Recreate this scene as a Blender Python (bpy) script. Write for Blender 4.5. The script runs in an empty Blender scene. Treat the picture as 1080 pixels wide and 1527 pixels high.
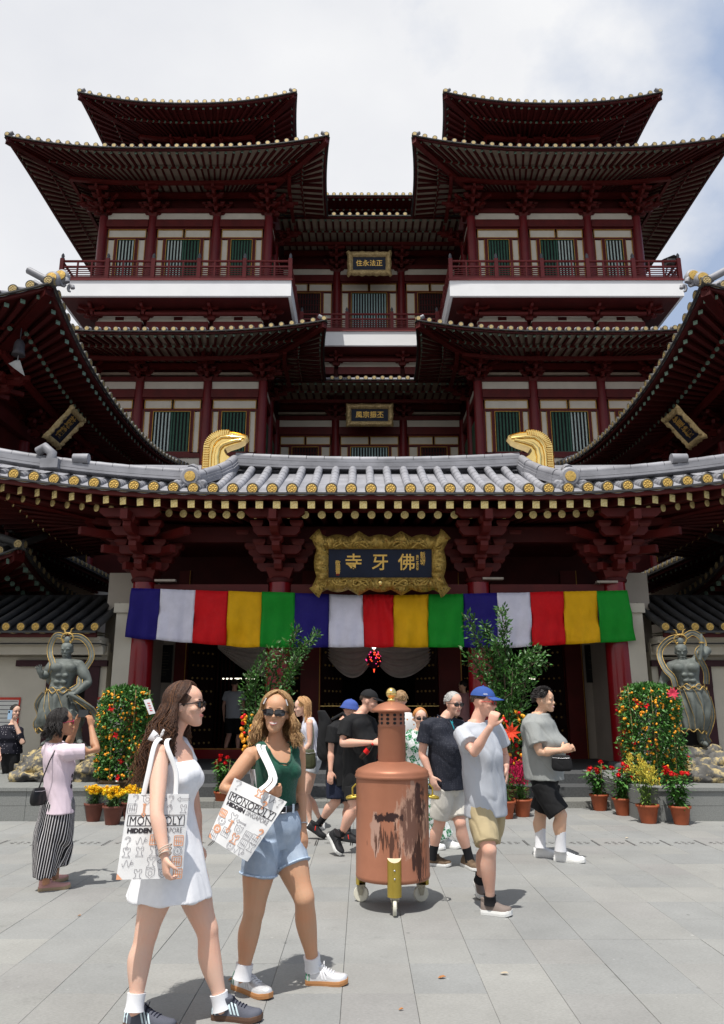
import bpy, bmesh, math, random
from mathutils import Vector, Matrix, noise
rnd = random.Random(7)
sc = bpy.context.scene
PI = math.pi
# ------------------------------------------------------------------ camera
F = 1130.0; TH = math.atan(286.5 / F); CH = 1.58
CT, ST = math.cos(TH), math.sin(TH)
cd = bpy.data.cameras.new('camera'); cam = bpy.data.objects.new('camera', cd)
sc.collection.objects.link(cam); sc.camera = cam
cd.sensor_fit = 'HORIZONTAL'; cd.sensor_width = 36; cd.lens = 36 * F / 1080
cam.location = (0, 0, CH); cam.rotation_euler = (PI / 2 + TH, 0, 0)
cd.clip_start = 0.05; cd.clip_end = 3000
# ------------------------------------------------------------------ light
SUN_DIR = Vector((-0.13, -0.345, 1)).normalized()       # towards the sun
sl = bpy.data.lights.new('sun', 'SUN'); sl.energy = 5.0; sl.angle = math.radians(.5); sl.color = (1, .965, .91)
so = bpy.data.objects.new('sun', sl); sc.collection.objects.link(so)
so.rotation_euler = SUN_DIR.to_track_quat('Z', 'Y').to_euler()
w = bpy.data.worlds.new('World'); sc.world = w; w.use_nodes = True
nt = w.node_tree; nt.nodes.clear()
def wn(t, **k):
    n = nt.nodes.new(t)
    for a, b in k.items(): setattr(n, a, b)
    return n
sky = wn('ShaderNodeTexSky', sky_type='NISHITA', sun_disc=False)
sky.sun_elevation = math.asin(SUN_DIR.z); sky.sun_rotation = math.atan2(SUN_DIR.x, SUN_DIR.y)
tc = wn('ShaderNodeTexCoord'); mp = wn('ShaderNodeMapping'); mp.inputs['Scale'].default_value = (1, 1, 1.6)
mp.inputs['Location'].default_value = (.35, .1, .2)
nz = wn('ShaderNodeTexNoise'); nz.inputs['Scale'].default_value = 1.7; nz.inputs['Detail'].default_value = 9; nz.inputs['Roughness'].default_value = .52; nz.inputs['Distortion'].default_value = .25
rp = wn('ShaderNodeValToRGB'); rp.color_ramp.elements[0].position = .41; rp.color_ramp.elements[1].position = .55
nz2 = wn('ShaderNodeTexNoise'); nz2.inputs['Scale'].default_value = 3.2; nz2.inputs['Detail'].default_value = 7; nz2.inputs['Roughness'].default_value = .5
rp2 = wn('ShaderNodeValToRGB'); e = rp2.color_ramp.elements; e[0].position = .3; e[0].color = (7.9, 8.05, 8.5, 1); e[1].position = .66; e[1].color = (9.3, 9.35, 9.5, 1)
# the sky thins to blue towards the right (+X) of the view
sp = wn('ShaderNodeSeparateXYZ'); ma = wn('ShaderNodeMath', operation='MULTIPLY_ADD'); ma.inputs[1].default_value = -.62; ma.inputs[2].default_value = .15
ad = wn('ShaderNodeMath', operation='ADD')
mx = wn('ShaderNodeMixRGB'); bg = wn('ShaderNodeBackground'); bg.inputs['Strength'].default_value = .10
hs = wn('ShaderNodeMixRGB'); hs.inputs['Fac'].default_value = .72; hs.inputs['Color2'].default_value = (5.0, 6.1, 8.2, 1)
ow = wn('ShaderNodeOutputWorld'); L = nt.links.new
L(tc.outputs['Generated'], mp.inputs['Vector']); L(mp.outputs[0], nz.inputs['Vector']); L(mp.outputs[0], nz2.inputs['Vector'])
L(tc.outputs['Generated'], sp.inputs[0]); L(sp.outputs[0], ma.inputs[0]); L(nz.outputs['Fac'], ad.inputs[0]); L(ma.outputs[0], ad.inputs[1])
L(ad.outputs[0], rp.inputs[0]); L(nz2.outputs['Fac'], rp2.inputs[0]); L(sky.outputs[0], hs.inputs['Color1'])
L(rp.outputs[0], mx.inputs['Fac']); L(hs.outputs[0], mx.inputs['Color1']); L(rp2.outputs[0], mx.inputs['Color2'])
L(mx.outputs[0], bg.inputs['Color']); L(bg.outputs[0], ow.inputs[0])
vs = sc.view_settings; vs.view_transform = 'Standard'; vs.look = 'None'; vs.gamma = 1; vs.exposure = 0; vs.use_curve_mapping = False
sc.cycles.max_bounces = 7; sc.cycles.diffuse_bounces = 5; sc.cycles.glossy_bounces = 3; sc.cycles.transparent_max_bounces = 6
sc.cycles.caustics_reflective = False; sc.cycles.caustics_refractive = False
# ------------------------------------------------------------------ helpers
def ray(u, v):
    x = (u - 540) / F; y = -(v - 763.5) / F
    return Vector((x, CT - y * ST, ST + y * CT))
def at(u, v, Y):                 # the point at depth Y seen at pixel u, v of the photograph
    r = ray(u, v); t = Y / r.y
    return Vector((r.x * t, Y, CH + r.z * t))
def at_z(u, v, Z):               # the point at height Z
    r = ray(u, v); t = (Z - CH) / r.z
    return Vector((r.x * t, r.y * t, Z))
def at_x(u, v, X):
    r = ray(u, v); t = X / r.x
    return Vector((X, r.y * t, CH + r.z * t))
col = sc.collection
def V(*a): return Vector(a)
def lerp(a, b, t): return a + (b - a) * t
def tag(o, label=None, cat=None, group=None, kind=None):
    if label: o['label'] = label
    if cat: o['category'] = cat
    if group: o['group'] = group
    if kind: o['kind'] = kind
    return o
def empty(name, loc=(0, 0, 0), label=None, cat=None, group=None, kind=None, rz=0, parent=None):
    o = bpy.data.objects.new(name, None); o.location = loc; o.rotation_euler = (0, 0, rz); col.objects.link(o)
    o.empty_display_size = .2
    if parent: o.parent = parent
    return tag(o, label, cat, group, kind)
def link(name, mesh, parent=None, loc=None, M4=None, kind=None):
    o = bpy.data.objects.new(name, mesh); col.objects.link(o)
    if parent:
        o.parent = parent
    if M4 is not None: o.matrix_basis = M4
    elif loc is not None: o.location = loc
    if kind: o['kind'] = kind
    return o
def copy_tree(o, parent=None):
    c = o.copy(); col.objects.link(c); c.parent = parent
    for ch in KIDS.get(o, []): 
        pass
    return c
KIDS = {}
REBASE = {'person','phone','shoulder_bag','backpack','drink_bottle','tote_bag','incense_burner','flower_pot','kumquat_bush','potted_tree','statue','hanging_lantern','wind_bell','notice_board','potted_plant'}
class MB:
    def __init__(s): s.v = []; s.f = []; s.m = []; s.s = []
    def add(s, vs, fs, m=0, sm=False):
        b = len(s.v); s.v.extend([tuple(q) for q in vs])
        for f in fs: s.f.append(tuple(i + b for i in f)); s.m.append(m); s.s.append(sm)
    def box(s, a, b, m=0):      # corners a and b
        x0, x1 = sorted((a[0], b[0])); y0, y1 = sorted((a[1], b[1])); z0, z1 = sorted((a[2], b[2]))
        s.add([(x0,y0,z0),(x1,y0,z0),(x1,y1,z0),(x0,y1,z0),(x0,y0,z1),(x1,y0,z1),(x1,y1,z1),(x0,y1,z1)],
              [(0,3,2,1),(4,5,6,7),(0,1,5,4),(1,2,6,5),(2,3,7,6),(3,0,4,7)], m)
    def bar(s, p, q, wd, ht, m=0, up=(0,0,1)):      # rectangular bar from p to q
        p, q, up = Vector(p), Vector(q), Vector(up); d = (q - p).normalized()
        sd = d.cross(up)
        if sd.length < 1e-4: sd = d.cross(Vector((0, 1, 0)))
        sd.normalize(); u = sd.cross(d)
        sd *= wd / 2; u *= ht / 2
        c = [p-sd-u, p+sd-u, p+sd+u, p-sd+u, q-sd-u, q+sd-u, q+sd+u, q-sd+u]
        s.add(c, [(0,3,2,1),(4,5,6,7),(0,1,5,4),(1,2,6,5),(2,3,7,6),(3,0,4,7)], m)
    def prism(s, pts, off, m=0, sm=False):     # planar polygon extruded by off
        n = len(pts); off = Vector(off); pts = [Vector(p) for p in pts]
        s.add(pts + [p + off for p in pts], [tuple(range(n - 1, -1, -1)), tuple(range(n, 2 * n))], m)
        s.add(pts + [p + off for p in pts], [(i, (i + 1) % n, n + (i + 1) % n, n + i) for i in range(n)], m, sm)
    def tube(s, path, rad, n=8, m=0, sm=True, cap=True, flat=None, fr=None):
        """lofted tube; rad: number or list; flat: (rx, ry) list with frame side vector fr"""
        P = [Vector(p) for p in path]; k = len(P)
        R = rad if isinstance(rad, (list, tuple)) else [rad] * k
        vs = []; prev = None
        for i in range(k):
            d = (P[min(i + 1, k - 1)] - P[max(i - 1, 0)])
            if d.length < 1e-9: d = Vector((0, 0, 1))
            d.normalize()
            if prev is None:
                a = Vector(fr) if fr is not None else (Vector((0, 0, 1)) if abs(d.z) < .9 else Vector((1, 0, 0)))
            else: a = prev
            a = a - d * a.dot(d)
            if a.length < 1e-6: a = d.orthogonal()
            a.normalize(); prev = a; b = d.cross(a)
            r = R[i]; rx, ry = (r if isinstance(r, (list, tuple)) else (r, r))
            for j in range(n):
                t = 2 * PI * j / n
                vs.append(P[i] + a * (math.cos(t) * rx) + b * (math.sin(t) * ry))
        fs = [(i*n+j, i*n+(j+1)%n, (i+1)*n+(j+1)%n, (i+1)*n+j) for i in range(k-1) for j in range(n)]
        s.add(vs, fs, m, sm)
        if cap: s.add(vs[:n], [tuple(range(n-1, -1, -1))], m); s.add(vs[-n:], [tuple(range(n))], m)
    def loft(s, secs, n=16, m=0, k=4, pw=2.0, sm=True):
        """closed loft; secs: (point, axis a, axis b, ra, rb)"""
        S_ = [(Vector(p), Vector(a), Vector(b), ra, rb) for p, a, b, ra, rb in secs]; out = []
        def cr(p0, p1, p2, p3, t): return .5 * ((2 * p1) + (p2 - p0) * t + (2 * p0 - 5 * p1 + 4 * p2 - p3) * t * t + (3 * p1 - p0 - 3 * p2 + p3) * t ** 3)
        for i in range(len(S_) - 1):
            q = [S_[max(0, i - 1)], S_[i], S_[i + 1], S_[min(len(S_) - 1, i + 2)]]
            for j in range(k): out.append([cr(q[0][c], q[1][c], q[2][c], q[3][c], j / k) for c in range(5)])
        out.append(list(S_[-1])); vs = []
        for p, a, b, ra, rb in out:
            for j in range(n):
                t = 2 * PI * j / n; c, s_ = math.cos(t), math.sin(t)
                vs.append(p + a * (math.copysign(abs(c) ** (2 / pw), c) * ra) + b * (math.copysign(abs(s_) ** (2 / pw), s_) * rb))
        K = len(out); s.add(vs, [(i*n+j, i*n+(j+1)%n, (i+1)*n+(j+1)%n, (i+1)*n+j) for i in range(K-1) for j in range(n)], m, sm)
        s.add(vs[:n], [tuple(range(n-1, -1, -1))], m); s.add(vs[-n:], [tuple(range(n))], m)
    def lathe(s, prof, c=(0,0,0), n=24, m=0, sm=True, ax='z', capb=True):
        c = Vector(c); vs = []
        for r, z in prof:
            for j in range(n):
                t = 2 * PI * j / n; x, y = r * math.cos(t), r * math.sin(t)
                vs.append(c + (Vector((x, y, z)) if ax == 'z' else Vector((x, z, y)) if ax == 'y' else Vector((z, x, y))))
        k = len(prof)
        fs = [(i*n+j, i*n+(j+1)%n, (i+1)*n+(j+1)%n, (i+1)*n+j) for i in range(k-1) for j in range(n)]
        s.add(vs, fs, m, sm)
        if capb: s.add(vs[:n], [tuple(range(n-1, -1, -1))], m); s.add(vs[-n:], [tuple(range(n))], m)
    def sph(s, c, r, n=10, k=6, m=0, M3=None):
        c = Vector(c); rx, ry, rz = (r if isinstance(r, (list, tuple)) else (r, r, r)); vs = []; fs = []
        def T(v): 
            v = Vector(v); return c + (M3 @ v if M3 is not None else v)
        vs.append(T((0, 0, -rz)))
        for i in range(1, k):
            ph = -PI/2 + PI * i / k
            for j in range(n):
                t = 2*PI*j/n; vs.append(T((rx*math.cos(ph)*math.cos(t), ry*math.cos(ph)*math.sin(t), rz*math.sin(ph))))
        vs.append(T((0, 0, rz)))
        for j in range(n): fs.append((0, 1+(j+1)%n, 1+j))
        for i in range(k-2):
            for j in range(n): a = 1+i*n; fs.append((a+j, a+(j+1)%n, a+n+(j+1)%n, a+n+j))
        a = 1+(k-2)*n
        for j in range(n): fs.append((a+j, a+(j+1)%n, len(vs)-1))
        s.add(vs, fs, m, True)
    def quad(s, a, b, c, d, m=0): s.add([a, b, c, d], [(0, 1, 2, 3)], m)
    def mesh(s, name, mats):
        me = bpy.data.meshes.new(name); me.from_pydata(s.v, [], s.f)
        for q in mats: me.materials.append(q)
        if s.f:
            me.polygons.foreach_set('material_index', s.m); me.polygons.foreach_set('use_smooth', s.s)
        me.update(); return me
    def build(s, name, mats, parent=None, kind=None, loc=None, label=None, cat=None, group=None):
        if not isinstance(mats, (list, tuple)): mats = [mats]
        o = link(name, s.mesh(name, mats), parent, loc, kind=kind)
        return tag(o, label, cat, group)
# ------------------------------------------------------------------ materials
MATS = {}
def mat(name, c, rough=.6, metal=0, var=.12, scale=6., c2=None, bump=0, bscale=60., spec=.28, sub=0, coords='Object', detail=5, ramp=(.35, .65), trans=0, sheen=0, emis=None, coat=0):
    if name in MATS: return MATS[name]
    m = bpy.data.materials.new(name); m.use_nodes = True; n = m.node_tree; b = n.nodes['Principled BSDF']; l = n.links.new
    b.inputs['Roughness'].default_value = rough; b.inputs['Metallic'].default_value = metal
    b.inputs['Specular IOR Level'].default_value = spec
    if sub: b.inputs['Subsurface Weight'].default_value = sub; b.inputs['Subsurface Radius'].default_value = (.012, .005, .003); b.inputs['Subsurface Scale'].default_value = 1
    if trans: b.inputs['Transmission Weight'].default_value = trans
    if sheen: b.inputs['Sheen Weight'].default_value = sheen
    if coat: b.inputs['Coat Weight'].default_value = coat; b.inputs['Coat Roughness'].default_value = .1
    if emis: b.inputs['Emission Color'].default_value = (*emis[:3], 1); b.inputs['Emission Strength'].default_value = emis[3]
    if c2 is None: c2 = tuple(min(1, q * (1 + var)) for q in c); c1 = tuple(q * (1 - var) for q in c)
    else: c1 = c
    t = n.nodes.new('ShaderNodeTexCoord')
    x = n.nodes.new('ShaderNodeTexNoise'); x.inputs['Scale'].default_value = scale; x.inputs['Detail'].default_value = detail; x.inputs['Roughness'].default_value = .6
    r = n.nodes.new('ShaderNodeValToRGB'); r.color_ramp.elements[0].position = ramp[0]; r.color_ramp.elements[1].position = ramp[1]
    r.color_ramp.elements[0].color = (*c1, 1); r.color_ramp.elements[1].color = (*c2, 1)
    l(t.outputs[coords], x.inputs['Vector']); l(x.outputs['Fac'], r.inputs[0]); l(r.outputs[0], b.inputs['Base Color'])
    if bump:
        y = n.nodes.new('ShaderNodeTexNoise'); y.inputs['Scale'].default_value = bscale; y.inputs['Detail'].default_value = 4
        u = n.nodes.new('ShaderNodeBump'); u.inputs['Strength'].default_value = bump; u.inputs['Distance'].default_value = .01
        l(t.outputs[coords], y.inputs['Vector']); l(y.outputs['Fac'], u.inputs['Height']); l(u.outputs[0], b.inputs['Normal'])
    MATS[name] = m; m['bs'] = 1
    return m
def per_object_tint(m, amt=.12):      # each object a slightly different tone
    n = m.node_tree; b = n.nodes['Principled BSDF']; src = b.inputs['Base Color'].links[0].from_socket
    oi = n.nodes.new('ShaderNodeObjectInfo'); mr = n.nodes.new('ShaderNodeMapRange'); mr.inputs[3].default_value = 1 - amt; mr.inputs[4].default_value = 1 + amt
    hv = n.nodes.new('ShaderNodeHueSaturation'); n.links.new(oi.outputs['Random'], mr.inputs[0]); n.links.new(mr.outputs[0], hv.inputs['Value']); n.links.new(src, hv.inputs['Color']); n.links.new(hv.outputs[0], b.inputs['Base Color'])
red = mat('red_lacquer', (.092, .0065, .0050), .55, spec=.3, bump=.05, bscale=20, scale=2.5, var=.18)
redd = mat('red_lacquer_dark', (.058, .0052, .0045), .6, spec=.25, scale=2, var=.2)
redp = mat('red_column_paint', (.20, .004, .008), .3, scale=2, var=.1, coat=.3)
redrail = mat('red_rail_paint', (.16, .022, .022), .5, scale=2, var=.15)
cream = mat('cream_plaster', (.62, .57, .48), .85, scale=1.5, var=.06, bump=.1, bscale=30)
creamd = mat('cream_render', (.50, .46, .38), .85, scale=1.2, var=.08, bump=.1, bscale=25)
beige = mat('beige_soffit_board', (.36, .30, .23), .8, scale=3, var=.1)
white = mat('white_paint', (.80, .80, .80), .7, scale=.9, var=.03)
green = mat('green_shutter', (.018, .075, .045), .5, scale=3, var=.2)
greyslat = mat('pale_shutter_slat', (.42, .50, .46), .5, scale=3, var=.1)
gold = mat('gold_leaf', (.80, .60, .22), .38, .75, scale=38, c2=(.95, .78, .38), bump=.5, bscale=90, ramp=(.42, .52))
goldtrim = mat('gold_line_paint', (.45, .24, .04), .45, .4, scale=10, var=.15)
golddisc = mat('gold_tile_end', (.55, .36, .10), .45, .45, scale=30, var=.3, bump=.3, bscale=80)
tile = mat('grey_glazed_tile', (.255, .255, .275), .5, scale=1.3, var=.25, bump=.12, bscale=18)
tiled = mat('dark_roof_tile', (.05, .05, .05), .6, scale=3, var=.25)
endring = mat('tile_end_ring', (.07, .065, .055), .5, scale=10, var=.2)
capgreen = mat('verdigris_end_cap', (.16, .24, .18), .5, .2, scale=30, var=.35)
capdull = mat('dull_gold_tile_end', (.42, .32, .15), .5, .35, scale=30, var=.3)
navy = mat('navy_board', (.008, .014, .035), .45, scale=4, var=.15)
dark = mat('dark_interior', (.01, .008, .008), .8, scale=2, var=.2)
stone = mat('grey_granite', (.20, .20, .185), .75, scale=40, var=.2, bump=.15, bscale=120)
stoned = mat('dark_shaded_stone', (.075, .078, .08), .7, scale=30, var=.2, bump=.1, bscale=90)  # dark stone; eave shade on upper steps and platform is put into this colour
steel = mat('brushed_metal', (.5, .5, .52), .35, .9, var=.05)
black = mat('black_plastic', (.012, .012, .013), .35, var=.1)

def text_mesh(body, size, ext=.004, bold=0, m=None, shear=0, align='CENTER', space=1.0):
    c = bpy.data.curves.new('lettering', 'FONT'); c.body = body; c.size = size; c.extrude = ext; c.align_x = align; c.align_y = 'CENTER'; c.shear = shear; c.space_character = space
    if bold: c.offset = bold
    c.resolution_u = 2
    o = bpy.data.objects.new('lettering', c); col.objects.link(o)
    bpy.context.view_layer.update()
    d = bpy.context.evaluated_depsgraph_get(); me = bpy.data.meshes.new_from_object(o.evaluated_get(d))
    bpy.data.objects.remove(o); bpy.data.curves.remove(c)
    me.materials.clear()
    if m: me.materials.append(m)
    return me
def frame4(o, x, y):            # matrix with local X along x, local Y along y
    x = Vector(x).normalized(); y = Vector(y); y = (y - x * y.dot(x)).normalized(); z = x.cross(y)
    return Matrix(((x.x, y.x, z.x, o[0]), (x.y, y.y, z.y, o[1]), (x.z, y.z, z.z, o[2]), (0, 0, 0, 1)))
X0 = .335
def zat(v, Y): return at(540, v, Y).z
# ------------------------------------------------------------------ ground
def ground_mat():
    m = bpy.data.materials.new('paving_stone'); m.use_nodes = True; n = m.node_tree; b = n.nodes['Principled BSDF']; l = n.links.new
    b.inputs['Roughness'].default_value = .8; b.inputs['Specular IOR Level'].default_value = .3
    g = n.nodes.new('ShaderNodeNewGeometry'); mp = n.nodes.new('ShaderNodeMapping'); mp.vector_type = 'POINT'
    mp.inputs['Location'].default_value = (-.707 / .41 + 40, -4.8 / .511 + 40, 0); mp.inputs['Scale'].default_value = (1 / .41, 1 / .511, 0)
    fl = n.nodes.new('ShaderNodeVectorMath'); fl.operation = 'FLOOR'; wnz = n.nodes.new('ShaderNodeTexWhiteNoise')
    l(g.outputs['Position'], mp.inputs[0]); l(mp.outputs[0], fl.inputs[0]); l(fl.outputs[0], wnz.inputs[0])
    r = n.nodes.new('ShaderNodeValToRGB'); e = r.color_ramp.elements; e[0].color = (.240, .244, .238, 1); e[1].color = (.280, .278, .260, 1)
    x = e.new(.35); x.color = (.250, .252, .243, 1); x = e.new(.62); x.color = (.262, .262, .248, 1); x = e.new(.8); x.color = (.250, .246, .237, 1)
    l(wnz.outputs[0], r.inputs[0])
    a = n.nodes.new('ShaderNodeTexNoise'); a.inputs['Scale'].default_value = 140; a.inputs['Detail'].default_value = 6; a.inputs['Roughness'].default_value = .7
    mp2 = n.nodes.new('ShaderNodeMapping'); mp2.inputs['Scale'].default_value = (.35, 1, 1); l(g.outputs['Position'], mp2.inputs[0]); l(mp2.outputs[0], a.inputs['Vector'])
    c = n.nodes.new('ShaderNodeTexNoise'); c.inputs['Scale'].default_value = 1.1; c.inputs['Detail'].default_value = 7; c.inputs['Roughness'].default_value = .65; l(g.outputs['Position'], c.inputs['Vector'])
    sp_ = n.nodes.new('ShaderNodeTexNoise'); sp_.inputs['Scale'].default_value = 17; sp_.inputs['Detail'].default_value = 2; l(g.outputs['Position'], sp_.inputs['Vector'])
    r2 = n.nodes.new('ShaderNodeMapRange'); r2.inputs[1].default_value = .3; r2.inputs[2].default_value = .7; r2.inputs[3].default_value = .82; r2.inputs[4].default_value = 1.16; l(a.outputs['Fac'], r2.inputs[0])
    r3 = n.nodes.new('ShaderNodeMapRange'); r3.inputs[1].default_value = .3; r3.inputs[2].default_value = .7; r3.inputs[3].default_value = .86; r3.inputs[4].default_value = 1.1; l(c.outputs['Fac'], r3.inputs[0])
    r4 = n.nodes.new('ShaderNodeMapRange'); r4.inputs[1].default_value = .74; r4.inputs[2].default_value = .77; r4.inputs[3].default_value = 1; r4.inputs[4].default_value = 1.3; l(sp_.outputs['Fac'], r4.inputs[0])
    gm = n.nodes.new('ShaderNodeTexVoronoi'); gm.inputs['Scale'].default_value = 2.6; gm.inputs['Randomness'].default_value = 1; l(g.outputs['Position'], gm.inputs['Vector'])
    r5 = n.nodes.new('ShaderNodeMapRange'); r5.inputs[1].default_value = .028; r5.inputs[2].default_value = .045; r5.inputs[3].default_value = .62; r5.inputs[4].default_value = 1; l(gm.outputs['Distance'], r5.inputs[0])
    st_ = n.nodes.new('ShaderNodeTexNoise'); st_.inputs['Scale'].default_value = 3.7; st_.inputs['Detail'].default_value = 8; st_.inputs['Roughness'].default_value = .7; l(g.outputs['Position'], st_.inputs['Vector'])
    r6 = n.nodes.new('ShaderNodeMapRange'); r6.inputs[1].default_value = .60; r6.inputs[2].default_value = .72; r6.inputs[3].default_value = 1; r6.inputs[4].default_value = .80; l(st_.outputs['Fac'], r6.inputs[0])
    m5 = n.nodes.new('ShaderNodeMath'); m5.operation = 'MULTIPLY'; l(r5.outputs[0], m5.inputs[0]); l(r6.outputs[0], m5.inputs[1])
    m6 = n.nodes.new('ShaderNodeMath'); m6.operation = 'MULTIPLY'; l(m5.outputs[0], m6.inputs[0]); l(r4.outputs[0], m6.inputs[1])
    m1 = n.nodes.new('ShaderNodeMath'); m1.operation = 'MULTIPLY'; l(r2.outputs[0], m1.inputs[0]); l(r3.outputs[0], m1.inputs[1])
    m3 = n.nodes.new('ShaderNodeMath'); m3.operation = 'MULTIPLY'; l(m1.outputs[0], m3.inputs[0]); l(m6.outputs[0], m3.inputs[1])
    hv = n.nodes.new('ShaderNodeVectorMath'); hv.operation = 'SCALE'; l(r.outputs[0], hv.inputs[0]); l(m3.outputs[0], hv.inputs['Scale']); l(hv.outputs[0], b.inputs['Base Color'])
    bp = n.nodes.new('ShaderNodeBump'); bp.inputs['Strength'].default_value = .25; bp.inputs['Distance'].default_value = .002; l(a.outputs['Fac'], bp.inputs['Height']); l(bp.outputs[0], b.inputs['Normal'])
    return m
pav = ground_mat(); joint = mat('joint_mortar', (.10, .098, .09), .95, scale=8, var=.25)
mb = MB(); R_ = 400
mb.quad((-R_, -R_, -.022), (R_, -R_, -.022), (R_, R_, -.022), (-R_, R_, -.022))
ground = mb.build('ground', joint, kind='structure')
TW, TD, G = .41, .511, .0010
def slab_mesh(w, d, name, m, h=.03, bev=.002):
    mb = MB(); a, b = w / 2, d / 2; c = bev
    mb.add([(-a,-b,-h),(a,-b,-h),(a,b,-h),(-a,b,-h),(-a,-b,-c),(a,-b,-c),(a,b,-c),(-a,b,-c),(-a+c,-b+c,0),(a-c,-b+c,0),(a-c,b-c,0),(-a+c,b-c,0)],
           [(0,1,5,4),(1,2,6,5),(2,3,7,6),(3,0,4,7),(4,5,9,8),(5,6,10,9),(6,7,11,10),(7,4,8,11),(8,9,10,11)])
    return mb
sm_ = slab_mesh(TW - 2 * G, TD - 2 * G, 'slab', pav); slab = sm_.mesh('paving_slab', [pav])
cells = []
rows = [(4.8 + k * TD) for k in range(-6, 9)] + [9.78 + k * TD for k in range(0, 12)]
for y in rows:
    for i in range(-26, 27):
        cells.append((.707 + (i + .5) * TW, y + TD / 2))
def inview(x, y): return abs(x) < .478 * y * .985 + .25 and y > 3.1 and y < 12.9
vis = sorted([c for c in cells if inview(*c)], key=lambda c: c[1]); near = set(vis[:298])
st = MB()
for (x, y) in cells:
    dz = rnd.uniform(-.0015, .0015)
    if (x, y) in near: link('paving_slab', slab, ground, (x, y, dz))
    else:
        for (vv, ff) in [(sm_.v, sm_.f)]:
            st.add([(a + x, b + y, c + dz) for a, b, c in vv], ff)
st.build('paving_slabs', pav, ground, kind='stuff')
# drain band of pierced covers
dm = slab_mesh(.40, .425, 'd', pav); dhole = mat('drain_hole', (.05, .048, .045), .9, scale=20, var=.3)
for j in range(8):
    t = 2 * PI * j / 8; dm.box((.105 * math.cos(t) - .018, .062 * math.sin(t) - .012, -.004), (.105 * math.cos(t) + .018, .062 * math.sin(t) + .012, .0012), 1)
dm.box((-.02, -.012, -.004), (.02, .012, .0012), 1)
dm.box((.178, -.17, -.004), (.19, .17, .001), 2)
dmesh = dm.mesh('drain_cover', [pav, dhole, dark])
plain = slab_mesh(.40, .425, 'p', pav).mesh('paving_slab', [pav])
for i in range(-26, 27):
    x = .707 + (i + .5) * .41
    link('drain_cover', dmesh if abs(x) > .2 or i % 2 else plain, ground, (x, 9.575 - .005, 0))
# ------------------------------------------------------------------ steps, platform, plinths
def struct_box(name, a, b, m, kind='structure'):
    q = MB(); q.box(a, b); return q.build(name, m, kind=kind)
def riser(name, x0, x1, y0, y1, z0, z1, m, step=.9):
    root = empty(name, (0, 0, 0), kind='structure')
    q = MB(); q.box((x0 + .01, y0 + .012, z0 - .02), (x1 - .01, y1, z1 - .004)); q.build('step_core', joint, root)
    n = int(round((x1 - x0) / step)); w = (x1 - x0) / n
    b = MB(); b.box((0, 0, 0), (w - .006, y1 - y0 - .01, z1 - z0)); me = b.mesh('step_stone', [m])
    for i in range(n): link('step_stone', me, root, (x0 + i * w, y0, z0 + rnd.uniform(-.0015, .0015)))
    return root
SX0, SX1 = X0 - 5.3, X0 + 5.3
riser('lower_step', SX0, SX1, 12.62, 13.2, 0, .10, stone)
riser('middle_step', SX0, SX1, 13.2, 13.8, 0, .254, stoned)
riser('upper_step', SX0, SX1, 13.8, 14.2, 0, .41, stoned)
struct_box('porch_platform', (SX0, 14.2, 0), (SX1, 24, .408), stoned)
# plinths with statues
gran = mat('plinth_granite', (.20, .205, .195), .7, scale=60, var=.16, bump=.1, bscale=150)
def plinth(x0, x1, label, side):
    root = empty('statue_plinth', ((x0 + x1) / 2, 12, 0), label=label, cat='plinth')
    q = MB(); q.box((x0 + .02, 11.29, 0), (x1 - .02, 14.25, .40)); o = q.build('core', joint, root); o.location = -root.location
    w = .62; n = int((x1 - x0) / w) + 1; w = (x1 - x0) / n
    for zi, (z0, z1) in enumerate(((0.002, .2), (.204, .395))):
        b = MB(); b.box((0, 0, 0), (w - .005, .03, z1 - z0)); me = b.mesh('facing_slab', [gran])
        for i in range(n): link('facing_slab', me, root, Vector((x0 + i * w, 11.265, z0)) - root.location)
    b = MB(); b.box((0, 0, 0), (w - .004, 2.98, .045)); me = b.mesh('coping_slab', [gran])
    for i in range(n): link('coping_slab', me, root, Vector((x0 + i * w, 11.24, .398)) - root.location)
    b = MB(); b.box((0, 0, 0), (.02, .74, .19)); me = b.mesh('facing_slab', [gran])
    xe = x1 if side < 0 else x0 - .02
    for zi in range(2):
        for k in range(4): link('facing_slab', me, root, Vector((xe, 11.3 + k * .745, .003 + zi * .2)) - root.location)
plinth(-8.2, at(163, 1200, 11.27).x, 'low granite plinth under the left temple guardian, beside the marigold pots', -1)
plinth(at(958, 1200, 11.27).x, 8.8, 'low granite plinth under the right temple guardian, behind the red cockscomb pots', 1)
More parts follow.
